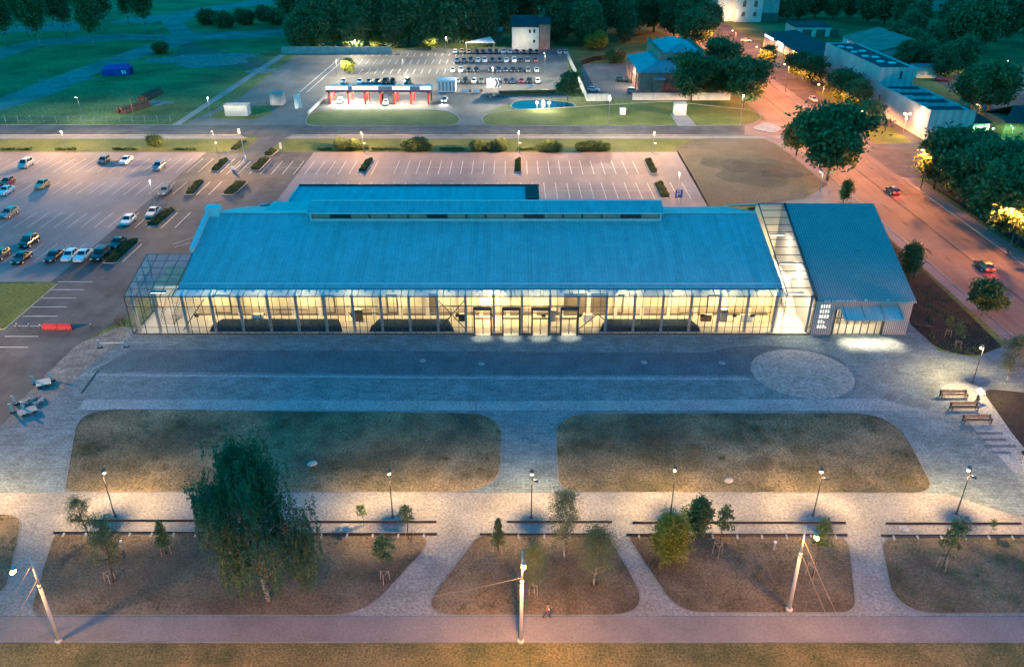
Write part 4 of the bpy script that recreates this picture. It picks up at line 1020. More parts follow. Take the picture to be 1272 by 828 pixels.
# dark wood at the back
fx = [(372, 62, 'forest3', .62), (392, 61, 'forest1', .8), (416, 58, 'forest1', .95), (440, 61, 'forest3', .75), (462, 57, 'forest2', 1.0), (486, 60, 'forest4', .7), (508, 57, 'forest1', 1.0), (530, 58, 'forest2', .7), (556, 56, 'forest1', 1.1), (577, 55, 'forest4', 1.05), (600, 54, 'forest4', .95),
      (622, 38, 'forest2', 1.0), (650, 32, 'forest1', 1.1), (690, 54, 'forest4', .85), (705, 48, 'forest2', 1.0), (728, 56, 'forest3', .8), (737, 58, 'forest4', .6), (752, 44, 'forest1', 1.0), (776, 54, 'forest4', .7), (782, 42, 'forest1', 1.0), (812, 40, 'forest1', 1.05), (838, 46, 'forest3', .9), (857, 50, 'forest1', .8), (880, 44, 'forest3', .6),
      (400, 40, 'forest2', 1.1), (445, 38, 'forest1', 1.1), (490, 36, 'forest3', 1.1), (535, 36, 'forest1', 1.15), (580, 34, 'forest1', 1.1), (700, 30, 'forest1', 1.1), (740, 28, 'forest3', 1.1), (790, 26, 'forest1', 1.0), (830, 24, 'forest1', .9), (860, 20, 'forest3', .8)]
for k, (px, py, kk, s) in enumerate(fx):
    rowname = 'front row of the dark wood' if k < 24 else 'back row of the dark wood'
    i = k if k < 24 else k - 24
    if i < 16: lab = '%s tree from the left in the %s' % (ORD[i + 1], rowname)
    else: lab = '%s tree from the right in the %s' % (ORD[24 - i], rowname)
    tree('forest_tree', kk, px, py, lab, s * 1.08, 'dark wood behind the far lots')
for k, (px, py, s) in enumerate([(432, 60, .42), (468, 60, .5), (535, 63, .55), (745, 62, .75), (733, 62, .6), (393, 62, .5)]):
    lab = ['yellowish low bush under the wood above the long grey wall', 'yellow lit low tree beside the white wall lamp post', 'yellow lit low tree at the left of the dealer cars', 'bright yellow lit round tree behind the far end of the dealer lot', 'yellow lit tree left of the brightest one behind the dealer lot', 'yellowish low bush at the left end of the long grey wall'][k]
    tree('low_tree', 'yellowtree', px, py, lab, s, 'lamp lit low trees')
for k, (px, py) in enumerate([(372, 40), (388, 22), (425, 20), (465, 18), (505, 18), (548, 16), (590, 16), (630, 14), (672, 14), (712, 12), (752, 12), (795, 10), (835, 8), (866, 8)]):
    tree('forest_tree', ['forest1', 'forest3', 'forest2'][k % 3], px, py, '%s tree from the left in the farthest row of the dark wood' % ORD[k + 1], 1.15, 'dark wood behind the far lots')
for k, (px, py, s) in enumerate([(1122, 88, .5), (1142, 84, .5), (1160, 66, .55), (1128, 56, .6), (1172, 98, .55), (1190, 96, .6), (1152, 90, .5)]):
    tree('forest_tree', 'forest1' if k % 2 else 'forest3', px, py, '%s of seven trees hiding the end of the pinkish gabled hall' % ORD[k + 1], s, 'trees at the gabled hall')
for k, (px, py, s) in enumerate([(985, 12, .9), (1015, 8, .9), (1048, 8, .9), (1080, 10, .9), (1110, 12, .9), (1140, 18, .9), (1205, 16, 1.0), (1232, 10, 1.0), (1262, 6, 1.1), (1285, 30, 1.1)]):
    tree('forest_tree', ['forest1', 'forest3'][k % 2], px, py, '%s tree from the left in the top right skyline row' % ORD[k + 1], s, 'trees behind the right buildings')
# right background trees
rb = [(975, 26, 'forest1', .6), (992, 24, 'forest3', .6), (1012, 22, 'forest1', .7), (1034, 24, 'forest1', .65), (1056, 22, 'forest3', .6), (1078, 28, 'forest3', .75), (1098, 30, 'forest1', .75), (1118, 34, 'forest3', .7), (1112, 66, 'forest1', .52), (1130, 72, 'forest1', .48), (1136, 40, 'forest1', .6),
      (1190, 66, 'forest1', .85), (1212, 64, 'forest1', .95), (1236, 52, 'forest1', 1.0), (1264, 40, 'forest3', 1.0), (1215, 40, 'forest1', 1.1), (1250, 22, 'forest1', 1.1), (1180, 40, 'forest3', .7), (1290, 60, 'forest1', .9)]
for k, (px, py, kk, s) in enumerate(rb):
    tree('forest_tree', kk, px, py, ('%s tree from the left behind the grey buildings upper right' % ORD[k + 1]) if k < 11 else ('%s tree of the dark clump at the top right corner' % ORD[k - 10]), s, 'trees behind the right buildings')
for k, (px, py, s, kk, lab) in enumerate([(1206, 138, .95, 'street2', 'tree beside the amber lamp right of the low grey building'), (1226, 142, 1.0, 'street1', 'tree hiding a small amber lamp right of the dark roofed house'), (1215, 118, .7, 'street3', 'tree right behind the low grey building end')]):
    tree('street_tree', kk, px, py, lab, s * 1.5, 'trees by the dark roofed house')
# bare-stem trees of the upper left meadow
for k, (px, py, s, sz) in enumerate([(8, 56, .9, .95), (50, 58, .85, 1.05), (36, 46, .8, .9), (82, 44, .9, .9), (117, 58, .72, .95), (128, 42, .8, 1.0), (160, 30, .7, .8), (182, 42, .8, 1.1), (20, 34, .9, 1), (66, 30, .9, 1.0), (100, 24, .8, .9)]):
    tree('open_tree', 'open', px, py, ORD[k + 1] + (' loose pale stemmed tree from the left in the upper left meadow' if k < 8 else ' pale stemmed tree at the far back of the upper left meadow'), s * 1.3, 'pale stemmed trees of the meadow', sz * 1.3)
tree('round_bush', 'bush', 200, 66, 'dark low bush in the meadow right of the blue tent', 1.4, cat='bush')
for k, (px, py) in enumerate([(258, 30), (280, 34), (305, 30), (330, 26), (345, 30)]):
    tree('round_bush', 'bush', px, py, ORD[k + 1] + ' low bush from the left beyond the meadow path', 2.2, 'bushes beyond the meadow path', cat='bush')
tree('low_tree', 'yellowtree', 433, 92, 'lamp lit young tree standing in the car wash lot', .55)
tree('street_tree', 'street3', 706, 124, 'thin tree with white tape between pond and dealer lot', .95, sz=1.0)
tree('round_bush', 'bush', 764, 78, 'green bush at the corner of the brick building yard', 1.6, cat='bush')

# ------------------------------------------------------------------ hedges in islands
def hedge(px0, py0, px1, py1, wd, lab, h=.75, kerbed=True, leaf='leaf_hedge'):
    """hedge in a kerbed island between two picture points on the ground"""
    a, b = G(px0, py0), G(px1, py1); c = (a + b) / 2; d = b - a; L = d.length; an = math.atan2(d.y, d.x)
    t = thing('hedge_island', lab, 'hedge', (c.x, c.y, 0), an, 'hedges in kerbed islands')
    n = int(L * wd * 190)
    P = np.stack([RNG.uniform(-L / 2 + .35, L / 2 - .35, n), RNG.uniform(-wd / 2 + .15, wd / 2 - .15, n), RNG.uniform(0, 1, n) ** .6], 1)
    P[:, 2] *= h * (.75 + .35 * np.sin(P[:, 0] * 2.6) * np.cos(P[:, 1] * 3 + P[:, 0])) ; P[:, 2] += .08
    o = put('foliage', leaf_mesh('hedge', P, M[leaf], .13, .09), t)
    if kerbed:
        k = MB(); 
        for x, y, dx, dy in ((0, wd / 2, L, .15), (0, -wd / 2, L, .15), (L / 2, 0, .15, wd - .15), (-L / 2, 0, .15, wd - .15)): k.box((x, y, .07), (dx, dy, .14))
        k.build('kerb_stone', M['concrete'], t)
        s = MB(); s.box((0, 0, .035), (L - .15, wd - .15, .07)); s.build('planting_soil', M['soil_dark'], t)
    return t
for q in [(266, 213, 281, 199, 1.8, 'hedge island along the access road near the left lot entrance'), (324, 0, 0, 0, 0, 0),
          (235, 242, 249, 226, 1.8, 'brownish sparse hedge island beside the grey parked car'), (188, 281, 213, 261, 2.2, 'hedge island by the silver sedan left of the hall'),
          (136, 327, 167, 299, 2.2, 'hedge island at the end of the black cars nearest the glass box'),
          (283, 242, 301, 227, 2.4, 'dark hedge island opposite the access road in the centre bays'), (316, 212, 330, 198, 2.2, 'upper dark hedge island right of the access road'),
          (332, 194, 341, 187, 2.0, 'short hedge island at the mouth of the access road'), (449.5, 214, 460, 199, 1.7, 'hedge island in the bays right of the first centre lamp'),
          (643, 214, 643.5, 199, 1.7, 'hedge island directly behind the middle of the lantern roof'), (812.5, 215.5, 804.5, 199, 1.7, 'upper hedge island at the right end of the centre bays'),
          (827, 246, 817.5, 228, 1.9, 'lower hedge island at the right end of the centre bays')]:
    if q[4]: hedge(*q)
hedge(290, 187, 303, 176, 2, 'thin low hedge beside the entrance sign of the left lot', .6)
for k, (x0, x1) in enumerate([(68, 96), (138, 172), (214, 246), (393, 414), (460, 497), (545, 580), (640, 668), (0, 20), (20, 42)]):
    hedge(x0, 186.5, x1, 186.5, 1.2, ('%s clipped low hedge from the left along the green belt' % ORD[[3, 4, 5, 6, 7, 8, 9, 1, 2][k]]), .6, False, 'leaf_dark')

# ------------------------------------------------------------------ lamps
def lamp_head(mb, c, an, L=.7, wd=.28, h=.1):
    mb.box(c, (wd, L, h), an, 0, .8)
def promenade_lamp(px, py, lab, aim, power=900, grp='promenade lamps', H=5.6, twin=False, col=(1, .60, .24)):
    p = G(px, py); t = thing('promenade_lamp', lab, 'street lamp', (p.x, p.y, 0), 0, grp)
    m = MB(); m.tube((0, 0, 0), (0, 0, .9), .09, .085, 10); m.tube((0, 0, .9), (0, 0, H), .06, .045, 10); m.tube((0, 0, 0), (0, 0, .06), .18, .18, 12); m.build('pole', M['pole_dark'], t, True)
    hd = []
    for k, (ax, ay, z) in enumerate([(*aim, H - .05)] + ([(-aim[0] + .4, -aim[1] * .3, H - .7)] if twin else [])):
        v = Vector((ax, ay)).normalized(); an = math.atan2(v.y, v.x) - math.pi / 2
        m = MB(); m.tube((0, 0, z), (v.x * .28, v.y * .28, z + .04), .03, .03, 6); m.box((v.x * .45, v.y * .45, z + .05), (.3, .5, .1), an, 0, .85); h = m.build('lamp_head', M['pole_dark'], t)
        m = MB(); m.box((v.x * .47, v.y * .47, z - .012), (.22, .36, .02), an); m.build('lamp_lens', M['warm'], h)
        if k == 0 and power:
            m = MB(); m.tube((v.x * .42, v.y * .42, z - .42), (v.x * .42, v.y * .42, z - .40), .15, .15, 12); m.tube((v.x * .42, v.y * .42, z - .40), (v.x * .36, v.y * .36, z), .012, .012, 5); m.build('shadow_disc', M['pole_dark'], h)  # added disc, blocks the lamp to darken the ground at the pole foot
            lo = point_light('lamp_light', (v.x * .5, v.y * .5, z - .1), power, col, .1, t, 142, (v.x * .16, v.y * .16, -1), .95)
            batwing(t.children[-1] if False else bpy.data.objects[lo.name], 1.6, .3)
    return t
PRO = [(143, 641, 'leftmost promenade lamp with thin dark pole standing over the left bed'), (488, 642, 'promenade lamp between the weeping birch and the middle path'), (660, 643, 'promenade lamp with two heads at the foot of the middle plaza path'),
       (833, 638, 'promenade lamp left of the dark upright shrub'), (1010, 640, 'promenade lamp half hidden behind a sapling and the right concrete pole'), (1188, 638, 'rightmost promenade lamp beside the last low wall')]
for k, (px, py, lab) in enumerate(PRO):
    promenade_lamp(px, py, lab, (.05 * (k - 2), 1), 7000, twin=k in (2, 4, 5))
promenade_lamp(-45, 641, 'promenade lamp just beyond the left edge', (.1, 1), 7000)
promenade_lamp(1375, 636, 'promenade lamp just beyond the right edge', (-.1, 1), 7000)
promenade_lamp(1208, 475, 'lone plaza lamp with dark pole beside the benches and info board', (-.9, -.25), 8500, 'plaza lamp')

def concrete_lamp(px, py, tx, ty, lx, ly, lab, power=1300, wires=()):
    """leaning concrete pole with a short arm and sodium head"""
    p = G(px, py); t = thing('concrete_lamp_pole', lab, 'street lamp', (p.x, p.y, 0), 0, 'concrete street poles')
    top = Vector((XA(tx, p.y, HT(ty, p.y)), p.y, HT(ty, p.y))) - p
    m = MB(); m.tube((0, 0, 0), (0, 0, .25), .32, .28, 10); m.tube((0, 0, .2), top * .68, .17, .14, 10); m.tube(top * .68, top, .10, .07, 10); m.tube(top * .66, top * .69, .15, .15, 10); m.build('pole', M['concrete_pole'], t, True)
    yy = p.y - .9; zz_ = HT(ly, yy); hd = Vector((XA(lx, yy, zz_), yy, zz_)) - p
    m = MB(); m.path([top * .97, top.lerp(hd, .5) + Vector((0, 0, .25)), hd + Vector((0, 0, .1))], [.04, .035, .03], 6); m.build('arm', M['pole'], t)
    m = MB(); m.ball(hd + Vector((0, .12, .12)), (.17, .3, .12), 10, 6); h = m.build('lamp_head', M['pole'], t, True)
    m = MB(); m.ball(hd - Vector((0, .1, .04)), (.2, .3, .17), 10, 6); m.build('lamp_lens', M['sodium'], h, True)
    point_light('lamp_light', hd - Vector((0, .05, .25)), power, (1, .48, .13), .16, t, 168, (0, -.2, -1), .4)
    for (wz, ex, ey) in wires:
        m = MB(); e = G(ex, ey) - p; m.path([top * wz, (top * wz).lerp(e, .5) - Vector((0, 0, .12)), e], [.022, .022, .022], 5); m.build('guy_wire', M['wire'], t)
    return t
concrete_lamp(73, 796, 37, 692, 17, 708, 'leaning concrete lamp pole at the left edge with two guy wires', 3000, ((.93, 2, 764), (.75, -6, 812)))
concrete_lamp(647, 796, 649, 684, 650.5, 702, 'upright concrete lamp pole by the street path in front of the middle bed', 6500, ((.72, 528, 742),))
concrete_lamp(980, 757, 1001.5, 652, 1014, 666, 'thick leaning concrete lamp pole in the third bed with two guy wires', 3000, ((.85, 1040, 764), (.7, 1026, 762)))
# lamps on the near side of the street, below the picture
for k, x in enumerate((-24, 2, 28)):
    t = thing('street_lamp', ORD[k + 1] + ' tall street lamp from the left on the near side of the street', 'street lamp', (x, 33, 0), 0, 'lamps on the near side of the street')
    m = MB(); m.tube((0, 0, 0), (0, 0, 9), .12, .07, 10); m.tube((0, 0, 8.95), (0, 1.2, 9.2), .04, .04, 6); m.build('pole', M['pole'], t)
    m = MB(); m.box((0, 1.4, 9.2), (.3, .7, .14), 0, 0, .8); m.build('lamp_head', M['pole'], t)
    point_light('lamp_light', (0, 1.4, 9.0), 15000, (1, .34, .08), .12, t, 160, (0, .45, -1), .5)

def tall_lamp(hx, hy, bx, by, lab, power, col, grp, lens='warm', arm=1.3, second=False, name='lamp_post', spot=164):
    p = G(bx, by); z = max(4.5, HT(hy, p.y)); h = Vector((XA(hx, p.y, z), p.y, z)) - p
    t = thing(name, lab, 'street lamp', (p.x, p.y, 0), 0, grp)
    tp = Vector((h.x * .35, 0, h.z - .15))
    m = MB(); m.tube((0, 0, 0), (0, 0, .5), .14, .12, 8); m.tube((0, 0, .5), tp, .07, .045, 8); m.path([tp, h + Vector((0, 0, .05))], [.05, .035], 6); m.build('pole', M['pole'], t)
    m = MB(); m.box(h + Vector((0, -.1, .07)), (.26, .6, .1), 0, 0, .8); hh = m.build('lamp_head', M['pole'], t)
    m = MB(); m.ball(h + Vector((0, -.12, .0)), (.17, .28, .09), 8, 6); m.build('lamp_lens', M[lens], hh, True)
    if power: batwing(point_light('lamp_light', h + Vector((0, -.15, -.2)), power, col, .15, t, 170, (0, -.04, -1), .15), 2.0, .22)
    if second:
        q = Vector((h.x * .15, 0, h.z * .5)); m = MB(); m.tube(q, q + Vector((.3, -.5, .05)), .03, .03, 6); m.box(q + Vector((.35, -.6, .05)), (.5, .35, .1)); s = m.build('lower_lamp_head', M['pole'], t)
        m = MB(); m.box(q + Vector((.35, -.6, -.03)), (.4, .28, .03)); m.build('lamp_lens', M['cool'], s)
    return t
LOTC = (1, .50, .18)
for k, (hx, hy, bx, by) in enumerate([(75, 163, 84, 190), (263, 163, 270, 190), (448, 164, 452.6, 190), (644.5, 163, 644, 190), (813, 164, 810.6, 190)]):
    tall_lamp(hx, hy, bx, by, ['parking lamp behind the left lot, between silver van and dark hatchback', 'parking lamp by the access road entrance sign', 'parking lamp above the first hedge in the centre bays', 'parking lamp straight behind the middle of the hall', 'parking lamp at the right end of the centre bays'][k], 4200, LOTC, 'parking lot lamps', second=k > 0)
tall_lamp(-90, 160, -80, 190, 'parking lamp beyond the left edge of the picture', 4200, LOTC, 'parking lot lamps')
tall_lamp(186, 224, 194, 262, 'unlit looking thin lamp post between the grey car and silver sedan', 2500, LOTC, 'posts by the access road', 'cool')  # light added to a dark lamp head to warm the paving below
tall_lamp(-72, 395, -60, 450, 'lamp post beside the site clutter beyond the left edge', 3200, (1, .50, .22), None)
tall_lamp(843.5, 214, 841, 254, 'thin lamp post with blue parking sign right of the lantern roof', 2500, LOTC, 'post with parking sign', 'cool')
for k, (hx, hy, bx, by) in enumerate([(94, 121, 105, 153), (258, 121, 263, 154), (757, 119.5, 756, 153), (923, 118, 919, 156)]):
    tall_lamp(hx, hy, bx, by, ['white street lamp beyond the cross road at the meadow fence', 'white street lamp at the foot of the pale meadow footpath', 'white street lamp in front of the white fence of the brick building', 'white street lamp at the avenue corner under the dense tree'][k], 1800 if k < 2 else 3600, (1, .85, .6), 'street lamps beyond the cross road', 'cool')
AV = [(974.6, 80, 0), (1017, 105, 0), (1070, 138, 0), (1146, 186, 0), (1258, 259, 0), (940, 58, 0), (910, 38, 0), (889, 25, 0), (862.6, 10, 0)]
SOD = (1, .30, .06)
avl = ['amber avenue lamp in front of the lit canopy building', 'amber avenue lamp at the far corner of the tall grey wall', 'amber avenue lamp at the low grey building', 'bright amber avenue lamp at the side lane mouth', 'bright amber avenue lamp in the tree row at the right edge',
       'amber avenue lamp before the canopy building end', 'amber avenue lamp below the pale arched building', 'amber avenue lamp left of the pale arched building', 'farthest amber avenue lamp at the top']
for k, (hx, hy, _) in enumerate(AV):
    h = G(hx, hy, 8.5)
    b_ = Vector((h.x, h.y)); s = (b_ - Vector((La.x, La.y))).dot(Rd)
    q = RP(s, ROADW + 1.4); tr = (b_ - Vector((La.x, La.y))).dot(Rn)
    t = thing('avenue_lamp', avl[k], 'street lamp', (h.x + Rn.x * 1.6, h.y + Rn.y * 1.6, 0), 0, 'amber lamps along the avenue')
    m = MB(); m.tube((0, 0, 0), (0, 0, 8.3), .13, .07, 8); m.tube((0, 0, 8.25), (-Rn.x * 1.4, -Rn.y * 1.4, 8.6), .045, .04, 6); m.build('pole', M['pole_dark'], t)
    m = MB(); m.ball((-Rn.x * 1.6, -Rn.y * 1.6, 8.62), (.4, .3, .16), 8, 6); hh = m.build('lamp_head', M['pole'], t)
    m = MB(); m.ball((-Rn.x * 1.6, -Rn.y * 1.6, 8.5), (.34, .3, .18), 8, 6); m.build('lamp_lens', M['sodium'], hh, True)
    batwing(point_light('lamp_light', (-Rn.x * 1.7, -Rn.y * 1.7, 8.15), 8200 if k < 5 else 9500, SOD, .2, t, 172, (-.14, 0, -1), .2), 1.8, .2)
for k, s in enumerate((-62, -100)):
    q = RP(s, ROADW + 1.5); t = thing('avenue_lamp', ['amber avenue lamp just outside the right edge', 'amber avenue lamp far outside the right edge'][k], 'street lamp', (q.x, q.y, 0), 0, 'amber lamps along the avenue')
    m = MB(); m.tube((0, 0, 0), (0, 0, 8.3), .13, .07, 8); m.tube((0, 0, 8.25), (-Rn.x * 1.4, -Rn.y * 1.4, 8.6), .045, .04, 6); m.build('pole', M['pole_dark'], t)
    m = MB(); m.ball((-Rn.x * 1.6, -Rn.y * 1.6, 8.62), (.4, .3, .16), 8, 6); m.build('lamp_head', M['pole'], t)
    batwing(point_light('lamp_light', (-Rn.x * 1.7, -Rn.y * 1.7, 8.2), 8000, SOD, .2, t, 172, (-.14, 0, -1), .2), 1.8, .2)
tall_lamp(1224, 86, 1226, 106, 'bright yellow lamp above the yard at the upper right', 1100, (1, .62, .2), 'yard lamps', 'sodium', name='yard_lamp')
tall_lamp(1252, 77, 1253, 92, 'small white lamp beside the yard at the upper right edge', 700, (1, .9, .8), 'yard lamps', 'cool', name='yard_lamp')
tall_lamp(1214, 135, 1214, 150, 'small amber lamp glowing through a tree right of the dark roofed house', 1200, SOD, 'yard lamps', 'sodium', name='yard_lamp')
tall_lamp(1256, 156, 1254, 180, 'green glowing lamp among bushes at the right edge', 1500, (.3, 1, .3), 'yard lamps', 'green_lamp', name='yard_lamp')
tall_lamp(1019, 227, 1019, 239, 'small white lamp under the largest street tree on the sidewalk', 500, (1, .9, .75), None, 'cool', name='path_lamp')
# dealer and car wash masts
for k, (hx, hy, bx, by, lab, pw) in enumerate([(418, 75, 419, 96, 'lamp mast left in the car wash lot beside the lit tree', 5000), (441, 50, 441, 66, 'white double lamp mast on the long grey wall behind the lot', 4600), (554, 46, 554, 66, 'tall lamp mast at the left back corner of the dealer cars', 4600),
        (676, 66, 677, 96, 'lamp mast at the right end of the dealer car rows', 5000), (612, 84, 612, 108, 'lamp mast between car rows of the dealer lot', 4600), (500, 74, 500, 94, 'lamp mast in the empty bays behind the car wash', 4600)]):
    tall_lamp(hx, hy, bx, by, lab, pw * .85, (1, .82, .56), 'lamp masts of the far lots', 'cool', name='lamp_mast')
for k, px in enumerate((667, 682)):
    p = G(px, 137); z = HT(128, p.y); t = thing('floodlight', ['left white floodlight glaring on a post at the pond edge', 'right white floodlight glaring on a post at the pond edge'][k], 'floodlight', (p.x, p.y, 0), 0, 'floodlights at the pond')
    m = MB(); m.tube((0, 0, 0), (0, 0, z), .06, .05, 8); m.build('pole', M['pole'], t)
    m = MB(); m.box((0, .1, z + .1), (.7, .2, .5)); hh = m.build('lamp_head', M['pole_dark'], t)
    m = MB(); m.ball((0, -.1, z + .1), (.42, .14, .36), 12, 8); m.build('lamp_lens', M['cool'], hh, True)
    point_light('lamp_light', (0, -.6, z + .1), 1300, (1, .92, .7), .2, t)

# ------------------------------------------------------------------ tufts and ground cover on beds and lawns
def inside(P, poly):
    x, y = P[:, 0], P[:, 1]; r = np.zeros(len(P), bool); n = len(poly)
    for i in range(n):
        x0, y0 = poly[i]; x1, y1 = poly[i - 1]
        c = ((y0 > y) != (y1 > y)) & (x < (x1 - x0) * (y - y0) / (y1 - y0 + 1e-9) + x0); r ^= c
    return r
def cover(name, poly, n, m, la, lb, clumps, sd, label, z=.03):
    poly = [p for p in poly if abs(p[0]) < 75] if False else poly
    xs0, ys0 = [p[0] for p in poly], [p[1] for p in poly]
    c = np.stack([RNG.uniform(max(min(xs0), -70), min(max(xs0), 70), clumps), RNG.uniform(min(ys0), max(ys0), clumps)], 1)
    k = RNG.integers(0, clumps, n); P = np.zeros((n, 3)); P[:, :2] = c[k] + RNG.normal(size=(n, 2)) * sd * RNG.uniform(.3, 1.4, (clumps, 1))[k]
    P[:, 2] = z + RNG.uniform(0, la * 1.2, n); P = P[inside(P, poly)]
    o = put(name, leaf_mesh(name, P, M[m], la, lb), None); tag(o, label, 'ground cover', None, 'stuff')
for k, (bp, lab) in enumerate(zip(beds, ['low dry growth on the bed cut by the left edge', 'low dry growth scattered on the bed under the weeping birch', 'low dry growth scattered on the middle bed', 'low dry growth scattered on the bed with the yellow shrub', 'low dark growth scattered on the rightmost bed'])):
    cover('ground_cover', bp, 5000, 'leaf_tuft' if k < 4 else 'leaf_dark', .09, .035, 160, .8, lab)
for k, lp in enumerate(lawns):
    cover('grass', lp, 20000, 'leaf_tuft', .10, .03, 260, 1.0, ['thin grass tufts on the left lawn', 'thin grass tufts on the right lawn'][k])
cover('ground_cover', rounded(W([(1106, 300), (1143, 334), (1243, 430), (1211, 442), (1166, 433), (1133, 402)]), .1), 6000, 'leaf_dark', .10, .05, 120, .8, 'dark low plants in the bed between pavilion and avenue')
# ------------------------------------------------------------------ far buildings
def bldg(name, label, cat, x, y, group=None): return thing(name, label, cat, (x, y, 0), 0, group)
def off(mb, t):
    lx, ly = t.location.x, t.location.y; mb.v = [(x - lx, y - ly, z) for x, y, z in mb.v]; return mb
def part(name, mb, m, t, parent=None, label=None): return off(mb, t).build(name, m, parent or t, False, label)
def windows(t, parent, rects, face, pos, pane, frame, name='window'):
    """rects (a0, a1, z0, z1) on a wall; face 'y' (facing the camera) or 'x' (facing the avenue)"""
    for a0, a1, z0, z1 in rects:
        f = MB(); e = .09
        for (p, q, r, s) in ((a0, a0 + e, z0, z1), (a1 - e, a1, z0, z1), (a0 + e, a1 - e, z0, z0 + e), (a0 + e, a1 - e, z1 - e, z1)):
            if face == 'y': f.bb(p, q, pos - .08, pos + .02, r, s)
            else: f.bb(pos - .08, pos + .02, p, q, r, s)
        fo = part(name, f, frame, t, parent)
        g = MB()
        if face == 'y': g.bb(a0 + e, a1 - e, pos - .03, pos + .01, z0 + e, z1 - e)
        else: g.bb(pos - .03, pos + .01, a0 + e, a1 - e, z0 + e, z1 - e)
        part('pane', g, pane, t, fo)

XW = 106.4
yA_, yC_, yB_ = G(1017, 98).y, G(1079, 136).y, G(1141, 174).y
hT = HT(84, yC_); hL = HT(137, yB_); XT = XA(1138, yC_, hT); XB = XA(1214, yB_, hL)
t = bldg('warehouse', 'tall plain grey panel warehouse with flat dark roof and skylights beside the avenue', 'building', XW, yC_)
m = MB(); 
m.bb(XW, XT, yC_, yC_ + .3, 0, hT); m.bb(XW, XT, yA_ - .3, yA_, 0, hT); m.bb(XW, XW + .3, yC_ + .3, yA_ - .3, 0, hT); m.bb(XT - .3, XT, yC_ + .3, yA_ - .3, 0, hT)
wl = part('wall', m, M['panelwall'], t)
m = MB(); m.bb(XW + .3, XT - .3, yC_ + .3, yA_ - .3, hT - .7, hT - .45); rf = part('roof', m, M['darkroof'], t)
for i, (fx_, fy_) in enumerate([(.25, .85), (.45, .8), (.3, .62), (.62, .66), (.35, .45), (.6, .42), (.45, .25), (.7, .2)]):
    m = MB(); x, y = XW + fx_ * (XT - XW), yC_ + fy_ * (yA_ - yC_); m.bb(x - .9, x + .9, y - .9, y + .9, hT - .46, hT - .1); part('skylight', m, M['flashing'], t, rf)
windows(t, wl, [(XW + (XT - XW) * .58, XW + (XT - XW) * .66, hT - 3.4, hT - 1.0)], 'y', yC_, M['glass_dark'], M['steel'])
windows(t, wl, [(yC_ + 3, yC_ + 4.2, 3, 6.0), (yC_ + 8, yC_ + 9, 4.5, 6.5)], 'x', XW, M['glass_dark'], M['steel'])
t = bldg('low_warehouse', 'low grey panel workshop with four parapet stepped dark roof bays beside the avenue', 'building', XW, yB_)
m = MB(); m.bb(XW, XW + .3, yB_, yC_ - .05, 0, hL); m.bb(XB - .3, XB, yB_, yC_ - .05, 0, hL - .6); m.bb(XW + .3, XB - .3, yB_, yB_ + .3, 0, hL); m.bb(XW + .3, XB - .3, yC_ - .35, yC_ - .05, 0, hL - .6)
wl = part('wall', m, M['panelwall'], t)
yy = [yB_] + [yB_ + (yC_ - yB_) * f for f in (.25, .5, .75)]
for k, y in enumerate(yy):
    e = yy[k + 1] if k < 3 else yC_
    m = MB(); m.bb(XW + .3, XB - .3, y + .3, e - .06, hL - 1.2, hL - 1.0); part('roof', m, M['darkroof'], t)
    if k: m = MB(); m.bb(XW + .3, XB - .3, y - .05, y + .28, hL - 1.4, hL - .15); m.bb(XW + .3, XW + 3.2, y + .28, y + 1.2, hL - 1.1, hL - .15); m.bb(XB - 3, XB - .3, y + .28, y + 1.4, hL - 1.1, hL - .3); part('parapet', m, M['panelwall'], t)
windows(t, wl, [(yC_ - 4, yC_ - 2.8, 2.4, 5.0)], 'x', XW, M['glass_dark'], M['steel'])
sg = thing('wall_lantern', 'cluster of three glowing amber globe lamps on a post by the low grey wall', 'street lamp', (*G(1121, 168).xy, 0))
m = MB(); m.tube((0, 0, 0), (0, 0, 5.6), .06, .05, 8); m.tube((-.7, 0, 5.4), (.7, 0, 5.4), .04, .04, 6); m.build('pole', M['pole'], sg)
for x, z in ((-.7, 5.6), (.7, 5.6), (0, 4.4)):
    m = MB(); m.ball((x, 0, z), .28, 10, 6); m.build('globe', M['sodium'], sg, True)
point_light('lamp_light', (0, -.5, 5.0), 4500, (1, .55, .3), .3, sg)

# long shop building with lit fascia
s0, s1 = G(1018, 80, 5).y, G(949, 42, 5).y
t = bldg('canopy_shop', 'long low shop with dark sloping roof and white lit fascia panels along the avenue', 'building', 106, s0)
m = MB(); m.slab([(105.6, s0 + .6, 5.0), (118.5, s0 + .6, 6.6), (118.5, s1, 6.6), (105.6, s1, 5.0)], .3); part('roof', m, M['darkroof'], t)
m = MB(); m.bb(109, 118.2, s0 + .7, s1 - .4, 0, 4.7); m.bb(105.7, 109, s1 - 1, s1 - .6, 0, 4.6); wl = part('wall', m, M['plaster'], t)
L = s1 - s0
for k, (f0, f1) in enumerate([(.80, .98), (.62, .72), (.03, .27)]):
    m = MB(); m.bb(105.42, 105.56, s0 + f0 * L, s0 + f1 * L, 4.2 if k < 2 else 4.6, 5.15); part('lit_fascia', m, M['fascia_light'], t)
for f in (.12, .45, .5, .56):
    m = MB(); m.bb(108.9, 108.98, s0 + f * L, s0 + f * L + 1.6, .6, 3.4); part('shop_window', m, M['yellow_win'], t, wl)
for k in range(9):
    m = MB(); y = s0 + 2 + k * (L - 4) / 8; m.bb(106, 106.3, y, y + .3, 0, 4.9); part('post', m, M['steel'], t)
area_light('shop_lamp', (107.3 - 106, L * .82, 4.3), (1, 12), 900, (.9, .95, 1), (0, 0, 0), t)
area_light('shop_lamp', (107.3 - 106, L * .5, 4.3), (1, 8), 700, (1, .8, .3), (0, 0, 0), t)
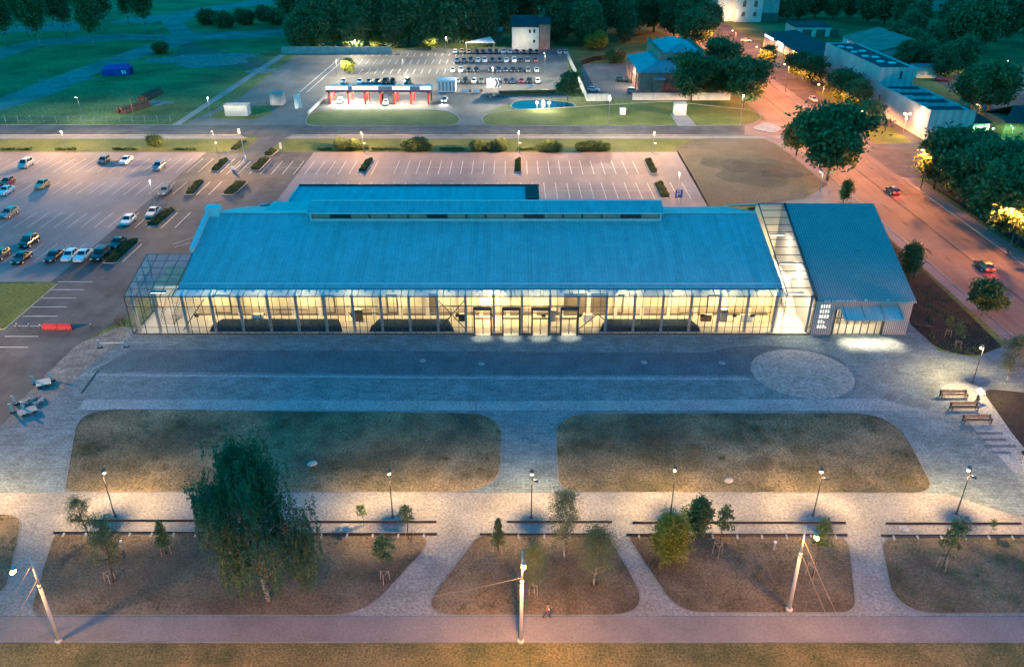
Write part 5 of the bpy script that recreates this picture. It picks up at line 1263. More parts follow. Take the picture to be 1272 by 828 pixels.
# pink roofed hall
g0, g1 = G(1092, 64, 5).y, G(1045, 45, 5).y
t = bldg('gabled_hall', 'pinkish red gabled roof of a hall behind the tall grey warehouse', 'building', 150, g0)
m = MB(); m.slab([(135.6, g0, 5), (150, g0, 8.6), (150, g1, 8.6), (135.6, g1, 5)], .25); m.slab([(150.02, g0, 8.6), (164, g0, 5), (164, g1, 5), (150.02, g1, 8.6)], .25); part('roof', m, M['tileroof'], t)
m = MB(); m.prism([(136, g1 - .6), (150, g1 - .6), (164, g1 - .6), (164, g0 + .6), (150, g0 + .6), (136, g0 + .6)], 0, [4.7, 8.2, 4.7, 4.7, 8.2, 4.7]); wl = part('wall', m, M['plaster'], t)
for k in range(6):
    m = MB(); y = g0 + 2 + k * (g1 - g0 - 4) / 6; m.bb(135.93, 136.02, y, y + 1.6, 1, 3.8); part('window', m, M['amber_win'], t, wl)
area_light('yard_lamp', (-18.5, (g1 - g0) * .5, 5.5), (1, 10), 1500, (1, .5, .28), (0, R(25), 0), t)
y0 = G(1010, 46).y; x0, x1 = XA(986, y0), XA(1032, y0)
t = bldg('garage_row', 'low pink walled garage row with dark roof and brown doors', 'building', (x0 + x1) / 2, y0)
hh = HT(34, y0)
m = MB(); m.bb(x0, x1, y0, y0 + 14, 0, hh); wl = part('wall', m, M['plaster'], t)
m = MB(); m.slab([(x0 - .4, y0 - .4, hh + .2), (x1 + .4, y0 - .4, hh + .2), (x1 + .4, y0 + 14.4, hh + .7), (x0 - .4, y0 + 14.4, hh + .7)], .2); part('roof', m, M['darkroof'], t)
for k in range(3):
    m = MB(); a = x0 + 3.5 + k * 6.2; m.bb(a, a + 4.2, y0 - .08, y0 + .04, .05, hh - 1.0); part('garage_door', m, M['timber'], t, wl)
# dark roofed house
hz = 4.2; e0, e1 = G(1185, 153, hz).y, G(1180, 138, hz).y; x0, x1 = 112.8, 123.6
t = bldg('dark_roofed_house', 'small pale house with dark hipped roof at the end of the low grey workshop', 'building', 118, e0)
m = MB(); m.bb(x0 + .6, x1 - .6, e0 + .6, e1 - .6, 0, hz - .1); m.bb(x0 + 2, x0 + 4.8, e0 - 1.6, e0 + .58, 0, 3.0); wl = part('wall', m, M['plaster'], t)
cx, cy = (x0 + x1) / 2, (e0 + e1) / 2
m = MB(); m.add([(x0, e0, hz), (x1, e0, hz), (x1, e1, hz), (x0, e1, hz), (cx - 1.2, cy, hz + 2.6), (cx + 1.2, cy, hz + 2.6), (x0, e0, hz - .15), (x1, e0, hz - .15), (x1, e1, hz - .15), (x0, e1, hz - .15)],
   [(0, 1, 5, 4), (1, 2, 5), (2, 3, 4, 5), (3, 0, 4), (6, 9, 8, 7), (0, 6, 7, 1), (1, 7, 8, 2), (2, 8, 9, 3), (3, 9, 6, 0)]); rf = part('roof', m, M['tiledark'], t)
m = MB(); m.slab([(x0 + 1.6, e0 - 2, 3.0), (x0 + 5.2, e0 - 2, 3.0), (x0 + 5.2, e0 + .6, 3.7), (x0 + 1.6, e0 + .6, 3.7)], .15); part('porch_roof', m, M['tiledark'], t)
m = MB(); m.bb(cx + 1, cx + 1.7, cy + .5, cy + 1.2, hz + 1.5, hz + 3.4); part('chimney', m, M['brick'], t, rf)
windows(t, wl, [(cx - .5, cx + .7, 1.2, 2.8), (cx + 2.4, cx + 3.6, 1.2, 2.8)], 'y', e0 + .6, M['glass_dark'], M['white'])
point_light('porch_light', (x1 - 118 + .8, -.5, 2.6), 900, (.35, 1, .5), .15, t)
m = MB(); m.ball((x1 + .3, e0 + .2, 2.7), .2, 8, 6); part('porch_lamp', m, M['green_lamp'], t)
t = bldg('tiled_roof_shed', 'dark tiled roof of a shed cut by the right edge', 'building', *G(1262, 176).xy)
p = G(1240, 165); x0, y0 = p.x, p.y
m = MB(); m.bb(x0, x0 + 16, y0 - 2, y0 + 9, 0, 3.4); part('wall', m, M['timber'], t)
m = MB(); m.slab([(x0 - .6, y0 - 2.6, 3.3), (x0 + 16, y0 - 2.6, 3.3), (x0 + 16, y0 + 3.5, 6.4), (x0 + 4, y0 + 3.5, 6.4)], .2); m.slab([(x0 + 4, y0 + 3.55, 6.4), (x0 + 16, y0 + 3.55, 6.4), (x0 + 16, y0 + 9.6, 3.3), (x0 - .6, y0 + 9.6, 3.3)], .2); part('roof', m, M['tiledark'], t)
t = bldg('garden_fence', 'dark red board fence behind the tree row at the right edge', 'fence', *G(1240, 212).xy)
a, b = G(1220, 196), G(1275, 222); d = (b - a); n_ = 10
for k in range(n_):
    m = MB(); c = a + d * (k + .5) / n_; m.box((c.x, c.y, .9), (d.length / n_ - .1, .08, 1.8), math.atan2(d.y, d.x)); part('fence_panel', m, M['corten'], t)
# pale arched building at the top
y0 = G(920, 27.5).y; x0, x1, x2 = XA(913, y0), XA(945, y0), XA(966, y0); hh = 12.5
t = bldg('arched_building', 'pale cream building with two rows of arched windows at the top', 'building', (x0 + x1) / 2, y0)
m = MB(); m.bb(x0, x1, y0, y0 + 18, 0, hh); wl = part('wall', m, M['plaster'], t)
m = MB(); m.bb(x0 - 9, x0 - .02, y0 + 3, y0 + 14, 0, 10); part('side_wing', m, M['plaster'], t)
m = MB(); m.bb(x1 + .02, x2, y0 + 1, y0 + 16, 0, 11.5); part('grey_wing', m, M['concrete'], t)
m = MB(); m.bb(x1 + .02, x2, y0 + .9, y0 + .98, 0, 4.2); part('plinth', m, M['panel_dark'], t)
m = MB(); m.slab([(x0 - .6, y0 - .6, hh), (x1 + .6, y0 - .6, hh), (x1 - 4, y0 + 9, hh + 3.5), (x0 + 4, y0 + 9, hh + 3.5)], .2); part('roof', m, M['tileroof'], t)
for z0, h_ in ((7.0, 3.0), (2.6, 2.2)):
    for f in (.22, .66):
        a = x0 + f * (x1 - x0); w_ = 1.7
        m = MB(); n_ = 8
        poly = [(a, z0), (a + w_, z0)] + [(a + w_ / 2 + w_ / 2 * math.cos(q * math.pi / n_), z0 + h_ - .8 + .8 * math.sin(q * math.pi / n_)) for q in range(n_ + 1)]
        m.add([(x, y0 - .06, z) for x, z in poly], [tuple(range(len(poly)))]); part('arched_window', m, M['panel_dark'], t, wl)
area_light('facade_lamp', (-11, -3, 3), (8, 1), 1500, (1, .7, .4), (R(110), 0, 0), t)
y0 = G(1175, 14).y; x0, x1 = XA(1158, y0), XA(1192, y0)
t = bldg('far_block', 'pale pink apartment block half hidden by trees at the top right', 'building', (x0 + x1) / 2, y0)
m = MB(); m.bb(x0, x1, y0, y0 + 14, 0, 14); wl = part('wall', m, M['plaster'], t)
m = MB(); m.bb(x0 - .4, x1 + .4, y0 - .4, y0 + 14.4, 14, 14.4); part('roof', m, M['darkroof'], t)
windows(t, wl, [(x0 + 3 + k * 4, x0 + 4.6 + k * 4, z, z + 1.8) for k in range(int((x1 - x0 - 4) / 4)) for z in (2, 5.5, 9)], 'y', y0, M['glass_dark'], M['white'])
t = bldg('yard_hut', 'beige low annex behind the tall grey warehouse beside parked cars', 'building', *G(1152, 97).xy)
p = G(1152, 97); x0, y0 = p.x - 4, p.y
m = MB(); m.bb(x0, x0 + 9, y0, y0 + 6, 0, 3.6); part('wall', m, M['plaster'], t)
m = MB(); m.bb(x0 - .2, x0 + 9.2, y0 - .2, y0 + 6.2, 3.6, 3.8); part('roof', m, M['sheet'], t)

# white building in the wood
y0 = G(660, 62).y; x0, x1, x2 = XA(636, y0), XA(669, y0), XA(683, y0); hh = HT(34, y0)
t = bldg('pale_workshop', 'pale two storey building with blue roof and brick end standing before the wood', 'building', x1, y0)
m = MB(); m.bb(x0, x1, y0, y0 + 12, 0, hh); wl = part('wall', m, M['plaster'], t)
m = MB(); m.bb(x1 + .02, x2, y0 + .5, y0 + 11, 0, hh + 1.0); part('brick_end', m, M['brick'], t)
m = MB(); m.slab([(x0 - .5, y0 - .5, hh + .2), (x1 + .01, y0 - .5, hh + .2), (x1 + .01, y0 + 12, hh + 3.2), (x0 - .5, y0 + 12, hh + 3.2)], .2); m.slab([(x1 + .03, y0, hh + 1.3), (x2 + .4, y0, hh + 1.3), (x2 + .4, y0 + 11.5, hh + 2.6), (x1 + .03, y0 + 11.5, hh + 2.6)], .2); part('roof', m, M['darkroof'], t)
windows(t, wl, [(x1 - 4.2, x1 - 3.1, 6.4, 8), (x1 - 2.4, x1 - 1.3, 6.4, 8), (x1 - 2.4, x1 - 1.3, 2.6, 4)], 'y', y0, M['glass_dark'], M['white'])
area_light('wall_lamp', (-7, -6, 5), (6, 1), 500, (1, .85, .6), (R(70), 0, 0), t)
y0 = G(612, 51).y; x0, x1 = XA(601, y0), XA(624, y0)
t = bldg('brown_shed', 'low reddish shed at the wood edge left of the pale workshop', 'building', (x0 + x1) / 2, y0)
m = MB(); m.bb(x0, x1, y0, y0 + 8, 0, 4.0); part('wall', m, M['brick'], t)
m = MB(); m.slab([(x0 - .3, y0 - .3, 4.0), (x1 + .3, y0 - .3, 4.0), (x1 + .3, y0 + 8, 4.8), (x0 - .3, y0 + 8, 4.8)], .2); part('roof', m, M['tileroof'], t)
y0 = G(600, 61).y; x0, x1 = XA(578, y0), XA(615, y0)
t = bldg('carport', 'pale sheet carport roof over the back row of dealer cars', 'carport', (x0 + x1) / 2, y0)
m = MB(); m.slab([(x0, y0 - 1, 2.6), (x1, y0 - 1, 2.6), (x1 - 2, y0 + 6, 4.0), (x0 + 6, y0 + 6, 3.2)], .12); part('roof', m, M['white'], t)
for x, y, z in ((x0 + .5, y0 - .8, 2.5), (x1 - .5, y0 - .8, 2.5), (x1 - 2.4, y0 + 5.6, 3.7), (x0 + 6.4, y0 + 5.6, 3.0)):
    m = MB(); m.bb(x - .08, x + .08, y - .08, y + .08, 0, z); part('post', m, M['steel'], t)

# brick building with blue roofs
bx0, by0 = 40.6, G(796, 116).y; by1 = G(771, 92.5).y; bh = HT(91, by0)
bx1 = bx0 + 9.5
t = bldg('brick_station', 'old red brick building with blue metal roofs and crenellated upper hall', 'building', bx0, by0)
m = MB(); m.bb(bx0, bx1 + 8, by0, by1, 0, bh); wl = part('wall', m, M['brick'], t)
m = MB(); r0 = bh + .15; rz_ = bh + 2.4
m.add([(bx0 - .5, by0 - .5, r0), (bx1 + 8.4, by0 - .5, r0), (bx1 + 8.4, by1 + .5, r0), (bx0 - .5, by1 + .5, r0), (bx0 + 6, by0 + 6.5, rz_), (bx1 + 3, by0 + 6.5, rz_), (bx1 + 3, by1 - 5, rz_), (bx0 + 6, by1 - 5, rz_)],
   [(0, 1, 5, 4), (1, 2, 6, 5), (2, 3, 7, 6), (3, 0, 4, 7), (4, 5, 6, 7), (3, 2, 1, 0)]); part('roof', m, M['sheet'], t)
for k in range(6):
    m = MB(); y = by0 + 1 + k * (by1 - by0 - 2.5) / 5; m.bb(bx0 - .4, bx0 - .01, y, y + 1.1, 0, bh - .3); part('buttress', m, M['brick'], t, wl)
for k in range(5):
    y = by0 + 3.4 + k * (by1 - by0 - 2.5) / 5; windows(t, wl, [(y, y + 1.6, 1.6, 4.4)], 'x', bx0, M['glass_dark'], M['timber'])
m = MB(); m.bb(bx0 + 4.4, bx0 + 7.4, by0 - 2.4, by0 - .02, 0, bh - 1.6); part('porch', m, M['brick'], t)
m = MB(); m.slab([(bx0 + 4.1, by0 - 2.8, bh - 1.5), (bx0 + 7.7, by0 - 2.8, bh - 1.5), (bx0 + 7.7, by0 - .03, bh - .9), (bx0 + 4.1, by0 - .03, bh - .9)], .15); part('porch_roof', m, M['sheet'], t)
uy0, uy1 = by0 + 9, by1 + 6; ux0, ux1 = bx0 + 7.4, bx0 + 22; uh = HT(67, uy0)
m = MB(); m.bb(ux0, ux1, uy0, uy1, 0, uh); up = part('upper_hall', m, M['brick'], t)
m = MB(); uz = uh + .1; m.add([(ux0 + .6, uy0 + .6, uz), (ux1 - .6, uy0 + .6, uz), (ux1 - .6, uy1 - .6, uz), (ux0 + .6, uy1 - .6, uz), ((ux0 + ux1) / 2, uy0 + 6, uz + 2.2), ((ux0 + ux1) / 2, uy1 - 6, uz + 2.2)], [(0, 1, 4), (1, 2, 5, 4), (2, 3, 5), (3, 0, 4, 5), (3, 2, 1, 0)]); part('hall_roof', m, M['sheet'], t, up)
m = MB()
for k in range(9):
    y = uy0 + k * (uy1 - uy0 - .8) / 8; m.bb(ux0 - .1, ux0 + .6, y, y + .8, uh, uh + 1.0); m.bb(ux1 - .6, ux1 + .1, y, y + .8, uh, uh + 1.0)
for k in range(1, 5):
    x = ux0 + k * (ux1 - ux0) / 5; m.bb(x, x + .8, uy0 - .1, uy0 + .6, uh, uh + .8); m.bb(x, x + .8, uy1 - .6, uy1 + .1, uh, uh + 1.4)
part('crenellation', m, M['brick'], t, up)
windows(t, up, [(ux0 + 2.4 + k * 1.6, ux0 + 3.4 + k * 1.6, uh - 3.4, uh - 1.2) for k in (0, 1)] + [(ux0 + 8, ux0 + 9.4, uh - 3.4, uh - 1.2)], 'y', uy0, M['glass_dark'], M['timber'])
m = MB(); m.slab([(ux1, uy0 + 1, uh - 2), (ux1 + 7, uy0 + 1, uh - 4), (ux1 + 7, uy1 - 4, uh - 4), (ux1, uy1 - 4, uh - 2)], .2); part('annex_roof', m, M['sheet'], t)
m = MB(); m.bb(ux1 + .02, ux1 + 6.6, uy0 + 1.4, uy1 - 4.4, 0, uh - 4.2); part('annex', m, M['brick'], t)
m = MB(); m.box((bx0 - .55, by0 + 9, 5.0), (.5, .3, .25)); part('added_yard_light', m, M['cool'], t)  # glowing box added to go with the extra yard light
point_light('yard_lamp', (-1.2, 9, 4.9), 2600, (1, .72, .5), .15, t)  # light added to brighten the brick yard, no known lamp here
def fence_line(name, lab, cat, pts, h, m_, th=.18, post=None, n=6, group=None):
    t = thing(name, lab, cat, (*pts[0].xy, 0), 0, group); o = pts[0]
    for i in range(len(pts) - 1):
        a, b = pts[i] - o, pts[i + 1] - o; d = b - a; an = math.atan2(d.y, d.x)
        for k in range(n):
            c = a + d * (k + .5) / n; q = MB(); q.box((c.x, c.y, h / 2), (d.length / n - .06, th, h), an); q.build('fence_panel', m_, t)
        if post:
            for k in range(n + 1):
                c = a + d * k / n; q = MB(); q.box((c.x, c.y, (h + .12) / 2), (.12, th + .12, h + .12), an); q.build('post', post, t)
    return t
fence_line('board_fence', 'white solid fence at the left side and corner of the brick building yard', 'fence', [G(705, 72), G(729, 125.5), G(759, 125.5)], 2.2, M['offwhite'], n=5)
fence_line('board_fence', 'white solid fence in front of the brick building behind the big round tree', 'fence', [G(785, 124.5), G(907, 124.5)], 2.2, M['offwhite'], n=9)
fence_line('concrete_wall', 'long grey concrete wall behind the empty bays of the far lot', 'wall', [G(350, 67), G(364, 67), G(487, 67)], 2.8, M['concrete'], n=6)
fence_line('hedge_fence', 'dark green mesh fence between the dealer cars and the pond', 'fence', [G(620, 118), G(722, 116)], 1.3, M['leaf_hedge'], .5, n=10)
fence_line('low_wall', 'dark curved stone wall at the back of the brick building yard', 'wall', [G(722, 81), G(735, 76), G(760, 73)], 1.6, M['soil_dark'], .5, n=3)
# wire fence of the meadow: posts and wires
t = thing('wire_fence', 'wire mesh fence with thin posts between meadow and cross road', 'fence', (*G(0, 152).xy, 0)); o = Vector(t.location)
a, b = G(-40, 152) - o, G(212, 152) - o
for k in range(17):
    c = a.lerp(b, k / 16); q = MB(); q.tube(c, c + Vector((0, 0, 1.9)), .06, .06, 6); q.build('post', M['concrete'], t)
q = MB()
for z in (.4, .8, 1.2, 1.6, 1.85): q.tube(a + Vector((0, 0, z)), b + Vector((0, 0, z)), .02, .02, 4)
q.build('fence_wire', M['pole'], t)
# ------------------------------------------------------------------ car wash
y0 = G(470, 129.5).y; xs_ = [XA(p, y0) for p in (411, 434, 454.5, 474, 490.5, 511.5, 533)]; yb = y0 + 7.5; ht = 3.9
t = bldg('car_wash', 'open car wash with red columns and white and blue canopy roof', 'car wash', (xs_[0] + xs_[-1]) / 2, y0)
m = MB(); m.bb(xs_[0] - .8, xs_[-1] + .8, y0 - .8, yb, ht, ht + .35); cn = part('canopy', m, M['white'], t)
ed = [xs_[0] - .8, xs_[1] + .2, xs_[1] + 1.4, xs_[3] - .5, xs_[4] - .4, xs_[5] - .2, xs_[5] + 2.8, xs_[6] + .8]
for k in (1, 3, 5):
    m = MB(); m.bb(ed[k], ed[k + 1], y0 - .6, yb - .2, ht + .36, ht + .42); part('roof_panel', m, M['sheet'], t, cn)
m = MB(); m.bb(xs_[0] - .86, xs_[-1] + .86, y0 - .92, y0 - .81, ht + .18, ht + 1.6); fa = part('fascia', m, M['fascia_lit'], t, cn)
for k in (1, 3, 5):
    m = MB(); m.bb(ed[k], ed[k + 1], y0 - .96, y0 - .925, ht + .52, ht + 1.55); part('fascia_panel', m, M['sheet'], t, cn)
m = MB(); m.bb(xs_[0] - .9, xs_[-1] + .9, y0 - .97, y0 - .93, ht - .1, ht + .26); part('red_band', m, M['redpaint'], t, cn)
m = MB(); m.bb(xs_[0] - .9, xs_[-1] + .9, y0 - .97, y0 - .93, ht + .27, ht + .5); part('blue_band', m, M['blue'], t, cn)
for k, x in enumerate(xs_):
    m = MB(); m.bb(x - .35, x + .15, y0 - .6, y0 - .1, 0, ht); m.bb(x + .25, x + .6, y0 + 4.6, y0 + 5, 0, ht); m.bb(x - .05, x + .05, y0 - .1, y0 + 4.6, .4, 2.6); part('bay_divider', m, M['redpaint'], t)
m = MB(); m.bb(xs_[3] + .8, xs_[4] - .6, y0 + .5, y0 + 4.5, 0, ht - .1); part('service_booth', m, M['sheet'], t)
for k in range(6):
    x = (xs_[k] + xs_[k + 1]) / 2
    m = MB(); m.bb(x - 1.2, x + 1.2, y0 + 2, y0 + 2.3, ht - .1, ht - .02); part('bay_light', m, M['cool'], t)
    area_light('bay_lamp', (x - t.location.x, 2.2, ht - .15), (2.4, .6), 3000 if k < 2 else 700, (1, .95, .85), (0, 0, 0), t)
area_light('lawn_fill', (0, -1.4, ht + .1), (xs_[-1] - xs_[0], .4), 6500, (1, .93, .68), (R(-42), 0, 0), t)  # fill light added under the fascia to brighten the island lawn
sheet('bay_glow_floor', [[(xs_[0] + .6, y0 - 1.5), (xs_[2] - .3, y0 - 1.5), (xs_[2] - .3, y0 + 5.5), (xs_[0] + .6, y0 + 5.5)]], 5, M['pave_light'])  # pale sheet, the lamp glare of the two bright bays put into the colour
fence_line('retaining_wall', 'pale low wall at the car wash driveway left end', 'wall', [G(405, 122), G(383, 142)], .9, M['plaster'], .35, n=3)
# kiosks, containers, signs
def container(px0, px1, py, h, dep, lab, m_, cat='kiosk', kind='site_cabin', ribs=0, roofm=None):
    y = G(px0, py).y; x0, x1 = XA(px0, y), XA(px1, y)
    t = thing(kind, lab, cat, ((x0 + x1) / 2, y, 0)); w_ = x1 - x0
    m = MB(); m.bb(-w_ / 2, w_ / 2, 0, dep, .12, h); m.build('wall', m_, t)
    m = MB(); m.bb(-w_ / 2 - .12, w_ / 2 + .12, -.12, dep + .12, h, h + .14); m.build('roof', roofm or m_, t)
    m = MB(); m.bb(-w_ / 2, w_ / 2, .05, dep - .05, 0, .12); m.build('plinth', M['concrete'], t)
    for k in range(ribs):
        x = -w_ / 2 + (k + .5) * w_ / ribs; m = MB(); m.bb(x - w_ / ribs * .28, x + w_ / ribs * .28, -.05, -.003, .5, h - .3); m.build('door_panel', M['sheet'] if k % 2 else M['panelwall'], t)
    return t
container(544, 566, 115, 3.6, 5, 'white ribbed sales cabin beside the dealer cars', M['white'], ribs=5)
container(280, 308, 144.5, 2.9, 3.5, 'white transformer box on the verge at the meadow footpath', M['offwhite'], 'utility box', 'transformer_box', 0, M['concrete'])
container(336, 352, 131, 3.4, 3.5, 'small grey gatehouse at the lot entrance', M['concrete'], 'gatehouse', 'gatehouse', 2)
container(838, 852, 144, 3.2, 3, 'white transformer box at the head of a grey pad below the white fence', M['offwhite'], 'utility box', 'transformer_box', 0, M['concrete'])
container(770.5, 777, 143, 1.6, 1.6, 'tiny white utility cabinet on the lawn below the white fence', M['white'], 'utility box', 'utility_cabinet')
sheet('concrete_pad', [W([(832, 141), (852, 141), (866, 157), (842, 157)])], 6, M['footpath'])
def panel_sign(px, py, w_, h, z, lab, m_, cat='sign', kind='sign_board', extra=None, legs=True, grp=None):
    p = G(px, py); t = thing(kind, lab, cat, (p.x, p.y, 0), 0, grp)
    if legs:
        for x in (-w_ * .4, w_ * .4):
            m = MB(); m.tube((x, .06, 0), (x, .06, z + h), .05, .05, 6); m.build('post', M['pole'], t)
    m = MB(); m.bb(-w_ / 2, w_ / 2, -.06, .0, z, z + h); m.build('board', m_, t)
    if extra: extra(t)
    return t
def chev(t):
    m = MB()
    for k in range(2):
        x = .3 + k * .9; m.add([(x, -.075, 1.3), (x + .6, -.075, 1.3), (x + 1.3, -.075, 2.7), (x + .6, -.075, 4.1), (x, -.075, 4.1), (x + .7, -.075, 2.7)], [(0, 1, 2, 5), (5, 2, 3, 4)])
    m.build('chevron', M['orange'], t)
panel_sign(613, 114, 4.4, 3.0, 1.2, 'big white board with orange chevrons in front of the dealer cars', M['fascia_lit'], extra=chev)
def orange_end(t):
    m = MB(); m.bb(.9, 1.6, -.075, -.062, .25, 1.15); m.build('orange_end', M['orange'], t)
panel_sign(579, 115.5, 3.0, .9, .25, 'left of two low white banners with orange end at the dealer entrance', M['white'], 'banner', 'banner', orange_end, grp='low banners')
panel_sign(593, 115.5, 3.0, .9, .25, 'right of two low white banners with orange end at the dealer entrance', M['white'], 'banner', 'banner', orange_end, grp='low banners')
panel_sign(659, 109, 1.6, .8, .3, 'small white banner on the ground left end of the dealer front edge', M['white'], 'banner', 'banner')
panel_sign(690, 109, 1.6, .8, .3, 'small white banner at the right end of the dealer front edge', M['white'], 'banner', 'banner')
for k, (px, py) in enumerate([(368.5, 136), (373, 135)]):
    panel_sign(px, py, .9, 4.2, .2, ['left', 'right'][k] + ' one of two slim white pylon signs at the far lot driveway', M['white'], 'sign', 'pylon_sign', None, False, 'white pylon signs')
panel_sign(297.5, 167.5, .6, 1.3, .3, 'white upright sign on the road side at the access road mouth', M['white'], 'sign', 'pylon_sign', None, False)
panel_sign(349, 186.5, .55, 1.6, .3, 'small white pillar sign at the right of the access road mouth', M['white'], 'sign', 'pylon_sign', None, False)
def psign(t):
    m = MB(); x0 = -.38; y = -.09
    m.bb(x0, x0 + .16, y, y + .03, 1.75, 3.05); m.bb(x0 + .16, x0 + .66, y, y + .03, 2.89, 3.05); m.bb(x0 + .5, x0 + .66, y, y + .03, 2.4, 2.89); m.bb(x0 + .16, x0 + .66, y, y + .03, 2.25, 2.4)
    m.build('letter', M['white'], t)
panel_sign(842, 254.5, 1.5, 1.7, 1.5, 'blue parking sign with white letter P beside the centre bays', M['blue'], 'sign', 'parking_sign', psign)
# barrier gate and posts at the access road
t = thing('barrier_gate', 'open lot barrier with slanted white arm on a blue based pedestal', 'barrier', (*G(290, 213).xy, 0))
m = MB(); m.bb(-.25, .25, -.25, .25, 0, 1.1); m.build('pedestal', M['white'], t)
m = MB(); m.bb(-.27, .27, -.27, .27, 0, .45); m.build('pedestal_base', M['blue'], t)
m = MB(); m.tube((0, 0, 1.0), (-1.3, .2, 4.6), .07, .05, 6); m.build('boom', M['white'], t)
t = thing('barrier_gate', 'upright white barrier arm at the end of the pale kerb on the access road', 'barrier', (*G(304.5, 198.5).xy, 0))
m = MB(); m.bb(-.2, .2, -.2, .2, 0, 1.1); m.build('pedestal', M['white'], t)
m = MB(); m.tube((0, 0, 1.0), (-.1, .1, 4.8), .07, .05, 6); m.build('boom', M['white'], t)
kerb('gate_island', [rounded(W([(293, 211), (305, 200), (306.5, 200.5), (295, 212)]), .2)], .2, .12)
# pond
pond = rounded(W([(634, 130), (642, 125), (680, 124.5), (712, 128), (716, 133), (690, 135), (650, 136.5), (636, 135)]), 2.5)
sheet('pond', [pond], 6, M['water'])
kerb('pond_edge', [pond], .5, .12, M['footpath'])
# meadow objects
t = thing('tarp_tent', 'blue tarpaulin covered tent with pale window flap in the meadow', 'tent', (*G(147, 92).xy, 0), R(8))
m = MB(); w_, d_ = 4.6, 3.2
m.add([(-w_, -d_, 0), (w_, -d_, 0), (w_, d_, 0), (-w_, d_, 0), (-w_ * .96, -d_ * .95, 2.0), (w_ * .97, -d_ * .95, 2.3), (w_ * .97, d_ * .95, 2.3), (-w_ * .96, d_ * .95, 2.0), (-w_ * .75, 0, 3.2), (w_ * .85, 0, 3.7)],
   [(0, 1, 5, 4), (1, 2, 6, 5), (2, 3, 7, 6), (3, 0, 4, 7), (4, 5, 9, 8), (5, 6, 9), (6, 7, 8, 9), (7, 4, 8), (3, 2, 1, 0)]); m.build('tarp', M['tarp'], t)
m = MB(); m.bb(2.2, 2.8, -d_ - .06, -d_ + .05, .6, 1.8); m.bb(3.1, 3.6, -d_ - .06, -d_ + .05, .6, 1.8); m.build('window_flap', M['white'], t)
m = MB(); m.bb(w_ - .02, w_ + .06, -1.6, 1.6, 0, 1.9); m.build('entrance', M['stall'], t)
def logs(px0, py0, px1, py1, lab):
    a, b = G(px0, py0), G(px1, py1); c = (a + b) / 2; d = b - a
    t = thing('log_pile', lab, 'logs', (c.x, c.y, 0), math.atan2(d.y, d.x), 'log piles'); m = MB()
    for r_, n in ((0, 6), (1, 5), (2, 3)):
        for k in range(n):
            y = (k - n / 2 + .5) * .62 + random.uniform(-.05, .05); q = random.uniform(-.5, .5); m.tube((-d.length / 2 + q, y, .3 + r_ * .5), (d.length / 2 + q, y + random.uniform(-.2, .2), .3 + r_ * .5), .3, .25, 8)
    m.build('logs', M['log'], t)['kind'] = 'stuff'
logs(150, 141, 182, 131, 'longer stack of brown logs lying in the meadow by the wooden pole'); logs(177, 125, 198, 115, 'shorter stack of brown logs farther up the meadow')
t = thing('utility_pole', 'leaning pale wooden pole standing by the log stacks', 'pole', (*G(166, 143).xy, 0)); p = G(166, 143)
m = MB(); m.tube((0, 0, 0), (XA(158.5, p.y, 8) - p.x, 0, HT(110, p.y)), .14, .1, 8); m.build('shaft', M['timber'], t); m = MB(); m.tube((-.5, 0, HT(111, p.y) - .3), (-1.9, 0, HT(111, p.y) - .3), .05, .05, 6); m.build('crossarm', M['timber'], t)
# ------------------------------------------------------------------ vehicles
PAINT = {'black': (.012, .013, .015), 'dark grey': (.045, .048, .052), 'grey': (.16, .165, .17), 'silver': (.42, .43, .44), 'white': (.72, .73, .73), 'dark blue': (.02, .04, .10), 'blue grey': (.11, .17, .25), 'red': (.40, .03, .035), 'tan': (.42, .30, .15), 'dark green': (.02, .06, .055), 'maroon': (.16, .02, .04)}
PM = {}
for k, c in PAINT.items():
    PM[k] = mat('car_paint_' + k.replace(' ', '_'), c, .3, .05, 1.5, 0, 1, 0, spec=.6)
CARW = glass_car = mat('car_glass', (.02, .026, .03), .08, 0, 1, 0, 1, 0, spec=.8)
KIND = {  # length, width, roof height, belt height, hood height, cabin stations along the length (front = -y)
    'sedan': (4.6, 1.78, 1.45, .92, .86, (-.75, -.05, 1.05, 1.75), .98),
    'hatchback': (4.1, 1.74, 1.48, .94, .88, (-.85, -.15, 1.45, 1.92), .95),
    'wagon': (4.7, 1.8, 1.5, .95, .88, (-.8, -.1, 1.85, 2.25), .95),
    'suv': (4.6, 1.88, 1.72, 1.08, 1.02, (-.85, -.25, 1.75, 2.2), 1.08),
    'van': (4.7, 1.9, 1.85, 1.1, 1.05, (-1.35, -.55, 1.95, 2.28), 1.1)}
